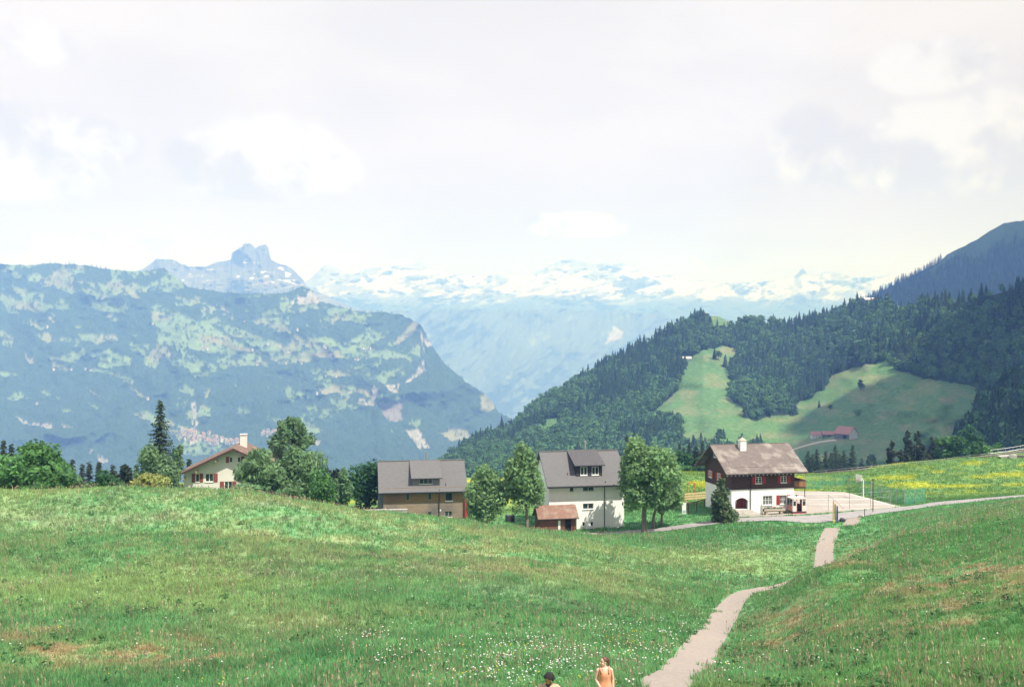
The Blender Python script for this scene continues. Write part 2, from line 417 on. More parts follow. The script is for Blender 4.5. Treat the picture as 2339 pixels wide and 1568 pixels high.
for k, (a, b) in enumerate([((36.5, 163.2), (55.4, 163.2)), ((44.5, 157.8), (57, 157.8)), ((45.5, 152.6), (58, 152.6)), ((46.5, 148.7), (53.5, 148.7)), ((55.5, 163.2), (58.1, 151.4))]):
    a = Vector((*a, 0)); b = Vector((*b, 0)); s = Vector((-(b - a).y, (b - a).x, 0)).normalized() * 0.09
    mb = MB(); mb.add([(a + s)[:2] + (-24.655,), (b + s)[:2] + (-24.655,), (b - s)[:2] + (-24.655,), (a - s)[:2] + (-24.655,)], [(0, 1, 2, 3)])
    mb.build('court_line', M_WHITE, court)

# ================================================================= FAR TERRAIN SHEETS
def ridge_fn(pts):
    xs = [p[0] for p in pts]; ys = [p[1] for p in pts]
    return lambda x: np.interp(x, xs, ys)

class Sheet:
    """a slope seen from the meadow: rows from its foot (t=0) to its crest (t=1), then a back slope"""
    def __init__(s, px0, px1, nx, nt, top, bottom, depth, rough_top=0.0, seed=0, back=300.0):
        s.top = top; s.bottom = bottom; s.depth = depth; s.seed = seed
        s.px = np.linspace(px0, px1, nx); t = np.linspace(0, 1, nt)
        PX, T = np.meshgrid(s.px, t, indexing='ij')
        tp = top(PX) + rough_top * (fbm(PX / 9, PX * 0, seed + 90, 3) - .5) * 2
        bt = bottom(PX)
        PY = bt + (tp - bt) * T
        s.PX, s.PY, s.T = PX, PY, T
        Dp = depth(PX, PY, T); s.D = Dp
        s.X = (PX - CX) / F * Dp; s.Y = Dp; s.Z = (CY - PY) / F * Dp
        s.back = back
    def at(s, px, py):
        """world points for picture points lying on this slope"""
        px = np.asarray(px, float); py = np.asarray(py, float)
        tp = s.top(px); bt = s.bottom(px); T = (py - bt) / (tp - bt)
        d = s.depth(px, py, T)
        return np.stack([(px - CX) / F * d, d, (CY - py) / F * d], -1), T
    def build(s, name, mat_, col, lift=None):
        X, Y, Z = s.X, s.Y, s.Z
        if lift is not None: Z = Z + lift
        # back slope: two more rows behind the crest
        bx = [X]; by = [Y]; bz = [Z]; cs = [col]
        for k, (dy, dz) in enumerate(((0.25, -0.10), (1.0, -0.75))):
            bx.append(X[:, -1:] * (1 + dy * s.back / Y[:, -1:])); by.append(Y[:, -1:] + dy * s.back); bz.append(Z[:, -1:] + dz * s.back); cs.append(col[:, -1:])
        X = np.concatenate(bx, 1); Y = np.concatenate(by, 1); Z = np.concatenate(bz, 1); C = np.concatenate(cs, 1)
        n, m = X.shape; ii = np.arange(n * m).reshape(n, m)
        fa = np.stack([ii[:-1, :-1], ii[1:, :-1], ii[1:, 1:], ii[:-1, 1:]], -1).reshape(-1, 4)
        return np_mesh(name, np.stack([X, Y, Z], -1).reshape(-1, 3), fa, mat_, C.reshape(-1, 3), smooth=True)

def pset(s, ax, ay, k):
    """'x,y x,y ...' in crop pixels -> picture points"""
    return [(ax + k * float(a.split(',')[0]), ay + k * float(a.split(',')[1])) for a in s.split()]
A = lambda s: pset(s, 0, 515.6, .248)
B = lambda s: pset(s, 515.6, 515.6, .3031)
Cc = lambda s: pset(s, 0, 870, .1791)
MEAD = [A('230,470 350,440 440,500 300,530 240,500'), A('100,560 340,620 330,680 560,780 340,800 200,790 0,700 0,620 210,700'),
        A('780,740 1000,690 1180,730 1150,810 950,800'), A('670,500 1100,560 1180,640 1000,660 880,580'), A('1440,730 1700,830 2000,960 2339,1150 2339,1200 1900,1180 1720,1130 1700,1230 1600,1100 1500,1000 1400,900 1380,780'),
        A('700,1000 1050,1010 1090,1060 900,1100 780,1060'), A('830,1190 1000,1140 1220,1230 1210,1310 1000,1290 850,1230'), A('1300,1160 1450,1280 1440,1340 1330,1290'),
        A('440,1240 640,1310 620,1350 500,1310'), A('0,1340 60,1330 200,1390 0,1400'), A('760,1320 1000,1330 1240,1440 1200,1480 1050,1390'), A('1970,1250 2250,1210 2339,1240 2200,1290 2050,1330'), A('0,1040 120,1080 100,1130 0,1080'),
        B('300,700 340,680 480,690 480,800 600,870 800,840 880,900 1000,830 1110,800 1140,900 1060,940 1240,940 1390,1000 1400,1050 1300,1010 700,1010 620,980 480,940 490,830'),
        B('0,740 200,820 500,920 700,1000 620,1040 400,1000 280,960 100,850 0,850'), B('0,860 120,900 270,990 340,1080 200,1070 0,1050'), B('350,990 640,980 620,1020 420,1060 330,1010'),
        B('760,630 880,600 980,650 1010,730 900,720 790,690'), B('640,1100 920,1090 940,1140 820,1150 660,1120'), B('1000,1160 1140,1160 1260,1090 1380,1060 1200,1150'),
        Cc('1680,440 1880,390 2339,600 2339,780 2200,700 1900,530'), Cc('50,235 270,130 290,190 410,230 200,260'), Cc('490,150 560,150 640,200 570,205'), Cc('700,200 840,260 720,270'),
        Cc('1080,260 1330,360 1250,370'), Cc('730,380 960,390 800,420'), Cc('1620,70 1870,200 1800,230'), [(395, 985), (420, 975), (560, 1020), (640, 1035), (640, 1060), (420, 1040)], [(605, 955), (690, 958), (740, 985), (700, 1000), (640, 975)]]
TAN = [B('1270,890 1430,710 1450,760 1410,830 1350,870'), B('910,1260 1000,1230 1080,1250 1080,1290'), B('700,1250 830,1200 900,1270 720,1280'), B('1900,1190 2020,1260 2010,1320 1960,1290 1910,1240'), B('1910,1330 2060,1390 1920,1400'),
       Cc('1060,70 1280,200 1400,270 1200,180'), B('560,960 860,945 880,985 700,1000'), A('1800,980 2339,1150 2339,1175 1950,1080'), [(1000, 990), (1060, 978), (1085, 1000), (1030, 1012)], [(1095, 905), (1120, 895), (1135, 930), (1110, 945)]]
ROCK = [A('230,1180 260,1230 310,1220 320,1290 270,1270 235,1220'), A('1980,740 2050,740 2140,820 2050,790'), B('490,590 540,530 600,540 650,460 690,470 730,560 690,595 580,590'), B('1490,860 1550,850 1570,890 1520,930'),
        B('1430,1100 1490,1010 1515,1100 1420,1150'), B('1110,1200 1150,1240 1110,1370 990,1360 1010,1310 1100,1320'), B('1200,1210 1310,1190 1300,1280 1230,1270'), B('1465,800 1480,800 1500,960 1490,990'), B('1340,1190 1420,1120 1420,1160 1350,1210'),
        Cc('200,480 440,540 670,550 660,630 550,610 300,560'), Cc('790,560 930,620 800,610'), Cc('620,860 750,870 800,950 680,920'), Cc('1130,870 1200,900 1130,970'), Cc('1250,940 1400,1050 1250,1080'), [(436, 920), (446, 920), (452, 970), (440, 985)],
        [(715, 1005), (732, 1008), (728, 1022), (712, 1018)], A('440,840 480,850 510,910 490,910'), [(640, 990), (652, 985), (660, 1000), (645, 1002)], [(925, 985), (955, 980), (985, 1025), (960, 1030)]]
GREYROCK = [B('1150,1340 1330,1330 1330,1480 1230,1488 1180,1420'), B('1330,1310 1400,1320 1360,1350')]

def mottle(px, py, seed, sx=46, sy=26):
    return fbm((px - .8 * py) / sx, (py + .35 * px) / sy * .8, seed, 5, .6)   # belts run down to the right

# ---- the left mountain
top1 = ridge_fn([(-300, 606), (0, 603), (60, 606), (120, 601), (200, 606), (260, 616), (330, 619), (375, 612), (400, 635), (430, 655), (520, 668), (600, 671), (650, 668), (690, 654), (712, 662), (735, 690), (760, 695), (810, 710),
                 (840, 713), (870, 711), (920, 719), (960, 740), (985, 785), (1010, 825), (1060, 868), (1120, 912), (1140, 945), (1180, 962), (1260, 1010), (1400, 1040)])
bot1 = lambda px: np.full(np.shape(px), 1110.0)
def dep1(px, py, T):
    n = fbm(px / 150, py / 110, 5, 5, .5) - .5
    r = np.abs(fbm(px / 210 + .6 * py / 210, py / 160, 15, 4) - .5)
    s = (1110 - py) / 500
    return 2900 + 2100 * s + 430 * n * sstep(0, .15, T) + 480 * r * sstep(0, .2, T) + 500 * sstep(900, 1180, px)
S1 = Sheet(-300, 1400, 820, 330, top1, bot1, dep1, 2.5, 1, back=700)
wx = (fbm(S1.PX / 14, S1.PY / 10, 71, 4, .65) - .5) * 20; wy = (fbm(S1.PX / 14, S1.PY / 10, 81, 4, .65) - .5) * 13
QX, QY = S1.PX + wx, S1.PY + wy
def anyin(lst, px, py):
    r = np.zeros(px.shape, bool)
    for q in lst: r |= inpoly(px, py, q)
    return r
mead = anyin(MEAD, QX, QY); tan = anyin(TAN, QX, QY)
rock = anyin(ROCK, S1.PX + wx * .5, S1.PY + wy * .6); grock = anyin(GREYROCK, S1.PX + wx * .5, S1.PY + wy * .5)
mt = mottle(S1.PX, S1.PY, 101)
upper = sstep(700, 630, S1.PY) * sstep(720, 560, S1.PX)
mead |= (mt > .61 - .13 * upper) & (S1.PX < 960) & (S1.PY < 1000) & ~inpoly(S1.PX, S1.PY, [(0, 800), (330, 860), (420, 960), (1000, 1000), (1000, 1110), (0, 1110)])
mead &= ~(((mottle(S1.PX, S1.PY, 131, 10, 6) > .62)))
fgrain = fbm(S1.PX / 3.2, S1.PY / 2.6, 141, 2)
FOR = np.array([0.030, 0.062, 0.036]); MDW = np.array([0.128, 0.192, 0.100]); TN = np.array([0.190, 0.195, 0.125]); RK = np.array([0.27, 0.265, 0.265]); GR = np.array([0.17, 0.155, 0.165])
col1 = np.broadcast_to(FOR, S1.PX.shape + (3,)) * (0.75 + 0.5 * fgrain)[..., None]
forest1 = ~(mead | tan | rock | grock)
mcol = MDW * (0.8 + 0.45 * fbm(S1.PX / 30, S1.PY / 12, 151, 4))[..., None]
mcol = mcol + (TN - mcol) * (sstep(.5, .7, fbm(S1.PX / 60, S1.PY / 25, 161, 3)) * .8)[..., None]
col1 = np.where(mead[..., None], mcol, col1); col1 = np.where(tan[..., None], TN * (0.85 + .3 * fgrain)[..., None], col1)
rkc = RK * (0.62 + 0.6 * fbm(S1.PX / 5, S1.PY / 7, 171, 3))[..., None]
rock_keep = (fbm(S1.PX / 6, S1.PY / 6, 181, 3) > .36)
col1 = np.where((rock & rock_keep)[..., None], rkc, col1); col1 = np.where((grock & rock_keep)[..., None], GR * (0.7 + .6 * fgrain)[..., None], col1)
lift1 = np.where(forest1, 3 + 9 * fbm(S1.PX / 3.2, S1.PY / 2.6, 191, 2), 0.0) * sstep(1, .985, S1.T)
M_FAR = attr_mat('far_slope', nscale=0.02, lo=0.85, hi=1.1)
o = S1.build('wooded_mountain', M_FAR, col1, lift1); tag(o, 'broad hazy mountainside of dark woods and pale pastures with small cliffs', 'mountain', kind='structure')
F1 = forest1

# ---- blocky rock peak behind it
top2 = ridge_fn([(250, 640), (330, 612), (345, 601), (356, 591), (372, 592), (398, 593), (412, 602), (440, 608), (470, 609), (497, 598), (520, 594), (528, 592), (530, 576), (541, 571), (546, 566), (553, 565), (556, 557), (570, 555), (577, 560), (583, 567),
                 (592, 561), (607, 558), (613, 566), (615, 580), (619, 593), (640, 603), (655, 606), (668, 614), (682, 628), (694, 640), (698, 652), (730, 668), (800, 700), (900, 730)])
def dep2(px, py, T):
    return 8600 - 1100 * (1 - T) + 440 * (fbm(px / 60, py / 40, 25, 5) - .5) + 340 * np.abs(fbm(px / 34, py / 60, 27, 4) - .5)
S2 = Sheet(250, 900, 420, 150, top2, lambda px: np.full(np.shape(px), 740.0), dep2, 1.2, 2, back=500)
a = fbm(S2.PX / 40 + S2.PY / 30, S2.PY / 9, 201, 4)
band = fbm(S2.PX / 120 - S2.PY / 40, S2.PY / 5.0 + S2.PX / 30, 211, 4)
c2 = np.array([0.10, 0.105, 0.12]) * (0.75 + .5 * fbm(S2.PX / 9, S2.PY / 14, 221, 3))[..., None]
gl = sstep(604, 636, S2.PY + (a - .5) * 40)
c2 = c2 + (np.array([0.125, 0.135, 0.095]) - c2) * (gl * (.35 + .65 * sstep(.42, .6, band)))[..., None]
c2 = c2 + (np.array([0.23, 0.20, 0.18]) - c2) * (sstep(.62, .70, band) * sstep(600, 640, S2.PY))[..., None]
sn = (fbm(S2.PX / 16, S2.PY / 5, 231, 3) > .73) & (S2.PY > 590) & (S2.PY < 650)
c2 = np.where(sn[..., None], np.array([.5, .51, .53]), c2)
o = S2.build('rocky_peak', M_FAR, c2); tag(o, 'blocky square-topped rock peak rising behind the wooded mountain', 'mountain', kind='structure')

# ---- snowy range
top3 = ridge_fn([(450, 680), (660, 652), (700, 643), (715, 630), (728, 618), (741, 605), (750, 604), (760, 607), (775, 616), (790, 621), (812, 617), (830, 616), (850, 611), (870, 609), (885, 611), (900, 605), (922, 608), (945, 606), (955, 601), (962, 597), (970, 604), (985, 617), (1010, 621),
                 (1040, 625), (1075, 630), (1100, 633), (1125, 627), (1145, 628), (1170, 634), (1200, 630), (1222, 621), (1240, 613), (1262, 602), (1275, 597), (1290, 593), (1305, 590), (1322, 595), (1345, 602), (1366, 601), (1380, 599), (1398, 604), (1412, 601), (1424, 600), (1436, 606), (1452, 616),
                 (1490, 624), (1540, 628), (1590, 637), (1640, 646), (1700, 645), (1745, 643), (1780, 640), (1800, 637), (1818, 628), (1828, 618), (1834, 612), (1840, 620), (1852, 632), (1868, 630), (1880, 622), (1893, 620), (1905, 622), (1925, 626), (1945, 632), (1962, 633), (1985, 630), (2005, 631), (2030, 628), (2060, 636), (2200, 660), (2500, 690)])
def dep3(px, py, T):
    return 14500 - 2400 * (1 - T) + 1300 * (fbm(px / 90, py / 45, 35, 5) - .5) + 700 * np.abs(fbm(px / 40 + py / 60, py / 50, 37, 4) - .5)
S3 = Sheet(450, 2500, 760, 130, top3, lambda px: np.full(np.shape(px), 770.0), dep3, 2.2, 3, back=600)
ns = fbm(S3.PX / 22 + S3.PY / 15, S3.PY / 9 + S3.PX / 90, 241, 5, .65)
zone = sstep(598, 622, S3.PY) * sstep(706, 664, S3.PY + (fbm(S3.PX / 70, S3.PY / 70, 251, 2) - .5) * 30)
heavy = np.zeros(S3.PX.shape)
for bx, by, rx, ry in [(1470, 640, 70, 28), (1560, 650, 90, 22), (1640, 662, 60, 14), (1410, 655, 40, 22), (1270, 636, 50, 14), (1840, 650, 70, 22), (1760, 660, 60, 16), (1920, 650, 50, 20), (940, 628, 80, 18), (860, 640, 70, 16), (1330, 650, 40, 14), (1900, 680, 40, 7), (1990, 655, 30, 14), (1180, 650, 60, 12), (1060, 640, 60, 10)]:
    heavy = np.maximum(heavy, np.exp(-((S3.PX - bx) / rx) ** 2 - ((S3.PY - by) / ry) ** 2))
snow = sstep(.50, .56, ns + .26 * heavy - .06) * zone
c3 = np.array([0.205, 0.205, 0.22]) * (0.7 + .6 * fbm(S3.PX / 12, S3.PY / 12, 261, 3))[..., None]
c3 = c3 + (np.array([0.040, 0.070, 0.040]) - c3) * sstep(650, 705, S3.PY + 40 * (fbm(S3.PX / 30, S3.PY / 12, 265, 4) - .5))[..., None]
c3 = c3 + (np.array([0.45, 0.46, 0.49]) - c3) * snow[..., None]
o = S3.build('snowy_range', M_FAR, c3); tag(o, 'distant hazy range of snow streaked rock summits', 'mountain', kind='structure')

# ---- pale wooded valley side between
top4 = ridge_fn([(560, 700), (700, 702), (800, 706), (940, 709), (1020, 705), (1100, 704), (1200, 708), (1300, 706), (1420, 712), (1480, 716), (1560, 732), (1640, 742), (1760, 752), (1900, 760)])
def dep4(px, py, T):
    return 8800 + 2400 * T + 1300 * (fbm(px / 110 + py / 200, py / 120, 45, 5) - .5) + 900 * np.abs(fbm((px + py * .7) / 60, (py - .2 * px) / 150, 47, 4) - .5)
S4 = Sheet(560, 1900, 460, 170, top4, lambda px: np.full(np.shape(px), 1060.0), dep4, 7.0, 4, back=500)
g4 = fbm(S4.PX / 3, S4.PY / 3, 271, 2); m4 = mottle(S4.PX, S4.PY, 281, 60, 20)
c4 = np.array([0.065, 0.085, 0.055]) * (.7 + .6 * g4)[..., None]
c4 = np.where(((m4 > .64) & (S4.PY > 720))[..., None], np.array([.13, .165, .10]), c4)
c4 = np.where((inpoly(S4.PX + 8 * (g4 - .5), S4.PY, [(1380, 792), (1398, 760), (1400, 745), (1425, 760), (1420, 775), (1395, 782)]))[..., None], np.array([.3, .28, .27]), c4)
o = S4.build('valley_slope', M_FAR, c4, (6 + 14 * g4) * sstep(1, .98, S4.T)); tag(o, 'pale blue wooded valley side below the snowy range', 'slope', kind='structure')

# ---- dark bare-topped hill at the right
top5 = ridge_fn([(1820, 760), (1900, 716), (1960, 694), (2000, 672), (2040, 652), (2070, 636), (2100, 620), (2130, 606), (2155, 590), (2165, 580), (2200, 563), (2235, 545), (2262, 527), (2290, 511), (2310, 506), (2330, 505), (2345, 503), (2400, 492), (2470, 480), (2600, 470), (2800, 480)])
def dep5(px, py, T):
    return 1900 + 620 * T + 150 * (fbm(px / 120, py / 90, 55, 4) - .5)
S5 = Sheet(1820, 2800, 260, 140, top5, lambda px: np.full(np.shape(px), 800.0), dep5, 1.5, 5, back=400)
g5 = fbm(S5.PX / 60, S5.PY / 30, 291, 4)
bare5 = sstep(.0, 60, (660 - .30 * (S5.PX - 2060)) - S5.PY + 60 * (g5 - .5))
c5 = np.array([0.024, 0.062, 0.040]) * np.ones(S5.PX.shape)[..., None]
c5 = c5 + (np.array([0.055, 0.105, 0.055]) - c5) * bare5[..., None] * (0.7 + .6 * g5)[..., None]
o = S5.build('dark_hill', M_FAR, c5); tag(o, 'dark blue wooded hill with a bare grassy top beneath the clouds', 'hill', kind='structure')

# ---- wooded hill with meadows
RIDGE6 = [(900, 1088), (960, 1079), (1000, 1066), (1060, 1020), (1110, 994), (1150, 984), (1180, 968), (1230, 924), (1300, 886), (1400, 826), (1480, 782), (1540, 748), (1580, 733), (1605, 720), (1640, 722), (1680, 741), (1740, 735), (1800, 743), (1900, 722), (1950, 700), (1975, 687), (2020, 691), (2060, 700),
          (2100, 696), (2150, 686), (2200, 694), (2300, 664), (2339, 656), (2500, 610), (2800, 560)]
top6 = ridge_fn(RIDGE6)
_dr = ridge_fn([(900, 960), (1000, 1000), (1150, 1130), (1400, 1300), (1600, 1350), (1800, 1330), (2000, 1250), (2150, 1080), (2339, 900), (2800, 780)])
def dep6(px, py, T):
    n = fbm(px / 240, py / 130, 65, 4) - .5
    g = np.exp(-((px - 1830 + (py - 940) * .5) / 55) ** 2)         # shallow gully between the two meadows
    return 690 + (_dr(px) - 690) * np.clip(T, 0, 1.2) ** .92 + 170 * n * sstep(0, .12, T) * sstep(1, .85, T) + 40 * g * sstep(0, .2, T) * sstep(1, .7, T)
S6 = Sheet(900, 2800, 560, 240, top6, lambda px: np.full(np.shape(px), 1098.0), dep6, 0.0, 6, back=260)
D2 = lambda s: pset(s, 1095.7, 612.3, .3165)
E2 = lambda s: pset(s, 1740, 773.5, .256)
G2 = lambda s: pset(s, 1740, 451, .2672)
HMEAD = [D2('1780,550 1860,590 1870,650 1790,720 1800,790 1860,850 1820,890 1820,960 1900,1000 1930,1070 1980,1110 2040,1090 2130,1060 2240,1050 2240,1280 1700,1340 1470,1300 1450,1200 1440,1120 1300,1100 1220,1105 1130,1085 1250,1040 1300,990 1390,930 1440,870 1440,760 1500,700 1520,650 1600,600 1700,570'),
         D2('1200,690 1330,660 1430,635 1445,665 1300,682'),
         E2('280,690 290,590 460,500 590,390 620,320 780,270 980,220 1110,180 1120,215 1200,270 1400,340 1750,400 1980,430 1910,520 1960,580 1890,660 1870,780 2000,900 2339,1000 2339,1260 400,1260 0,1200 0,720 180,680'),
         [(1213, 989), (1235, 960), (1286, 950), (1272, 992), (1251, 1008)],
         [(1600, 712), (1640, 716), (1700, 745), (1650, 762), (1620, 742)], [(1738, 720), (1765, 725), (1760, 752), (1742, 746)],
         G2('780,915 900,860 1000,865 1200,895 1400,860 1560,840 1560,885 1320,945 1200,995 1140,995 1100,905 900,930'), [(1795, 1040), (1850, 1005), (1990, 1010), (2020, 1040), (2020, 1098), (1795, 1098)]]
hm = anyin(HMEAD, S6.PX + (fbm(S6.PX / 12, S6.PY / 9, 301, 3) - .5) * 10, S6.PY + (fbm(S6.PX / 12, S6.PY / 9, 305, 3) - .5) * 6)
g6 = fbm(S6.PX / 45, S6.PY / 16, 311, 5); g6b = fbm(S6.PX / 6, S6.PY / 3, 315, 3)
mc = np.array([0.085, 0.170, 0.068]) * (.8 + .4 * g6b)[..., None]
mc = mc + (np.array([0.145, 0.185, 0.090]) - mc) * (sstep(.45, .65, g6) * .75)[..., None]
mc = mc + (np.array([0.21, 0.185, 0.12]) - mc) * (sstep(.63, .70, g6 * .6 + g6b * .4) * .6)[..., None]
c6 = np.where(hm[..., None], mc, np.array([0.018, 0.034, 0.020]))
M_HILL = attr_mat('hill_turf', nscale=0.25, lo=0.8, hi=1.15, bump=0.3, bdist=1.0)
o = S6.build('wooded_hill', M_HILL, c6); tag(o, 'hill with two bright meadows between dark woods', 'hill', kind='structure')

# ---- near dark wooded spur at the right edge
top7 = ridge_fn([(2120, 1090), (2160, 1062), (2205, 1012), (2235, 965), (2275, 922), (2339, 880), (2450, 840), (2600, 790), (2900, 760)])
def dep7(px, py, T): return 400 + 190 * T + 20 * (fbm(px / 60, py / 60, 75, 3) - .5)
S7 = Sheet(2120, 2900, 90, 60, top7, lambda px: np.full(np.shape(px), 1100.0), dep7, 0.0, 7, back=150)
c7 = np.array([0.030, 0.060, 0.025]) * (.7 + .6 * fbm(S7.PX / 20, S7.PY / 20, 321, 3))[..., None]
o = S7.build('wooded_spur', M_HILL, c7); tag(o, 'steep spur under very dark trees beside the railway', 'hill', kind='structure')

# ---- valley ground below everything, out to the far range
xs = np.linspace(-11000, 11000, 70); ys = np.linspace(500, 17000, 60)
VX, VY = np.meshgrid(xs, ys, indexing='ij'); VZ = -880 - 40 * fbm(VX / 900, VY / 900, 331, 3) + 0 * VX
ii = np.arange(VX.size).reshape(VX.shape)
fa = np.stack([ii[:-1, :-1], ii[1:, :-1], ii[1:, 1:], ii[:-1, 1:]], -1).reshape(-1, 4)
cv = np.broadcast_to(np.array([.05, .085, .045]), VX.shape + (3,)).reshape(-1, 3)
o = np_mesh('valley_ground', np.stack([VX, VY, VZ], -1).reshape(-1, 3), fa, M_FAR, cv, smooth=True)
tag(o, 'green valley floor far below the meadow', 'valley', kind='structure')
# ================================================================= FAR FORESTS
def conifer_lp(rng, layers=9, seg=7):
    """unit-high ragged spruce: drooping triangles in layers"""
    V = []
    for k in range(layers):
        z = 0.04 + 0.90 * k / layers; r = 0.215 * (1 - (k / layers) ** 1.3) + 0.018
        n = seg
        a0 = rng.uniform(0, 6.28)
        for j in range(n):
            a = a0 + 6.283 * j / n + rng.uniform(-.25, .25); w = 6.283 / n * rng.uniform(.55, .85)
            rr = r * rng.uniform(.72, 1.2); dz = -0.035 * rng.uniform(.4, 1.6)
            V += [(0, 0, z + 0.17 * (1 - .4 * k / layers)), (rr * math.cos(a - w / 2), rr * math.sin(a - w / 2), z + dz), (rr * math.cos(a + w / 2), rr * math.sin(a + w / 2), z + dz)]
    return np.array(V).reshape(-1, 3, 3)
def broad_lp(rng, n=150):
    cs = []
    for _ in range(11):
        a = rng.uniform(0, 6.28); r = rng.uniform(0, .24); cs.append((r * math.cos(a), r * math.sin(a), rng.uniform(.3, .84), rng.uniform(.13, .2)))
    T = []
    for _ in range(n):
        c = cs[rng.integers(len(cs))]
        d = rng.normal(size=3); d /= np.linalg.norm(d); d[2] = d[2] * .8 + .15
        p = np.array(c[:3]) + d * c[3] * rng.uniform(.75, 1.1)
        u = np.cross(d, rng.normal(size=3)); u /= np.linalg.norm(u); v = np.cross(d, u)
        s = rng.uniform(.05, .085)
        T.append([p + u * s, p - u * s * .6 + v * s, p - u * s * .5 - v * s])
    return np.array(T)
_r = np.random.default_rng(3)
CON = [conifer_lp(_r) for _ in range(5)]; BRO = [broad_lp(_r) for _ in range(5)]
CON_TINY = [conifer_lp(_r, 3, 5) for _ in range(3)]

def forest_mesh(name, pos, h, kind, mat_, rng, con=CON, wide=1.0):
    """one mass of trees. kind 0 spruce, 1 broadleaf"""
    Vs = []; Cs = []
    for v in range(len(con) * 2):
        lib = con[v] if v < len(con) else BRO[(v - len(con)) % len(BRO)]
        sel = np.nonzero((kind == (0 if v < len(con) else 1)) & (np.arange(len(pos)) % len(con) == v % len(con)))[0]
        if not len(sel): continue
        ang = rng.uniform(0, 6.28, len(sel)); ca, sa = np.cos(ang), np.sin(ang)
        T = lib.reshape(-1, 3)
        hh = h[sel][:, None]; ws = hh * wide * rng.uniform(.85, 1.2, len(sel))[:, None]
        x = (T[None, :, 0] * ca[:, None] - T[None, :, 1] * sa[:, None]) * ws + pos[sel, 0][:, None]
        y = (T[None, :, 0] * sa[:, None] + T[None, :, 1] * ca[:, None]) * ws + pos[sel, 1][:, None]
        z = T[None, :, 2] * hh + pos[sel, 2][:, None]
        Vs.append(np.stack([x, y, z], -1).reshape(-1, 3))
        if v < len(con): base = np.array([0.026, 0.058, 0.036])
        else: base = np.array([0.068, 0.145, 0.062])
        tint = base * rng.uniform(.65, 1.35, (len(sel), 1)) * np.array([1, 1, 1]) + rng.uniform(-.006, .010, (len(sel), 1)) * np.array([1, .6, 0])
        tri = rng.uniform(.75, 1.25, (len(sel), len(T) // 3))
        Cs.append((np.repeat(tri, 3, 1)[..., None] * np.clip(tint, .004, 1)[:, None, :]).reshape(-1, 3))
    V = np.concatenate(Vs); C = np.concatenate(Cs)
    return np_mesh(name, V, np.arange(len(V)).reshape(-1, 3), mat_, C)

M_TREE = attr_mat('distant_foliage', nscale=0.4, lo=0.85, hi=1.15, translucent=0.12)

def scatter(sheet, px0, px1, n, cell, ok, rng):
    """even scatter over a slope by world area, one tree per cell"""
    px = rng.uniform(px0, px1, n); t = rng.uniform(0.0, 1.0, n)
    tp = sheet.top(px); bt = sheet.bottom(px); py = bt + (tp - bt) * t
    k = ok(px, py, t); px, py = px[k], py[k]
    p, T = sheet.at(px, py)
    key = (np.floor(p[:, 0] / cell).astype(np.int64) * 100003 + np.floor(p[:, 1] / cell).astype(np.int64))
    _, u = np.unique(key, return_index=True)
    return p[u], T[u], px[u], py[u]

rng = np.random.default_rng(11)
# wooded hill
def ok6(px, py, t):
    jx = (fbm(px / 12, py / 9, 301, 3) - .5) * 22; jy = (fbm(px / 12, py / 9, 305, 3) - .5) * 14
    return (~anyin(HMEAD, px + jx, py + jy) | (rng.uniform(size=len(px)) < .0003)) & ~inpoly(px, py, [(1540, 832), (1585, 832), (1585, 812), (1540, 812)])
p6, T6, px6, py6 = scatter(S6, 930, 2420, 120000, 6.0, ok6, rng)
kind6 = ((fbm(p6[:, 0] / 60, p6[:, 1] / 80, 401, 3) + .12 * rng.normal(size=len(p6)) + .10 * sstep(1900, 1500, px6) + .05 * sstep(.8, .5, T6) - .1 * (T6 > .93)) > .475).astype(int)
h6 = np.where(kind6 == 0, rng.uniform(12, 19.5, len(p6)), rng.uniform(9.5, 14.5, len(p6)))
h6 *= np.where(px6 < 1180, .75, 1.0)
p6[:, 2] -= .6
sky6 = (T6 > .972) & (kind6 == 0) & (px6 > 1180) & (px6 < 2345) & (rng.uniform(size=len(p6)) < .55)
o = forest_mesh('forest', p6[~sky6], h6[~sky6], kind6[~sky6], M_TREE, rng); tag(o, 'dense mixed wood of spruce and broadleaf covering the hill', 'forest', kind='stuff')
N_SKY = int(sky6.sum())
# dark spur
p7, T7, px7, py7 = scatter(S7, 2180, 2620, 20000, 5.2, lambda px, py, t: py < 1062 + 0 * px, rng)
k7 = (rng.uniform(size=len(p7)) < .55).astype(int); h7 = np.where(k7 == 0, rng.uniform(15, 22, len(p7)), rng.uniform(11, 16, len(p7)))
p7[:, 2] -= .5
o = forest_mesh('forest', p7, h7, k7, M_TREE, rng); tag(o, 'very dark wood on the spur above the railway', 'forest', kind='stuff')
# dark hill
p5, T5, px5, py5 = scatter(S5, 1830, 2420, 60000, 11, lambda px, py, t: (py > 636 - .30 * (px - 2060) + 46 * (fbm(px / 30, py / 30, 411, 3) - .5)) | ((t > .97) & (px < 2150) & (rng.uniform(size=len(px)) < .5)), rng)
o = forest_mesh('forest', p5, rng.uniform(13, 24, len(p5)), np.zeros(len(p5), int), M_TREE, rng, con=[conifer_lp(_r, 5, 5) for _ in range(3)]); tag(o, 'blue dark conifer wood on the far bare-topped hill', 'forest', kind='stuff')
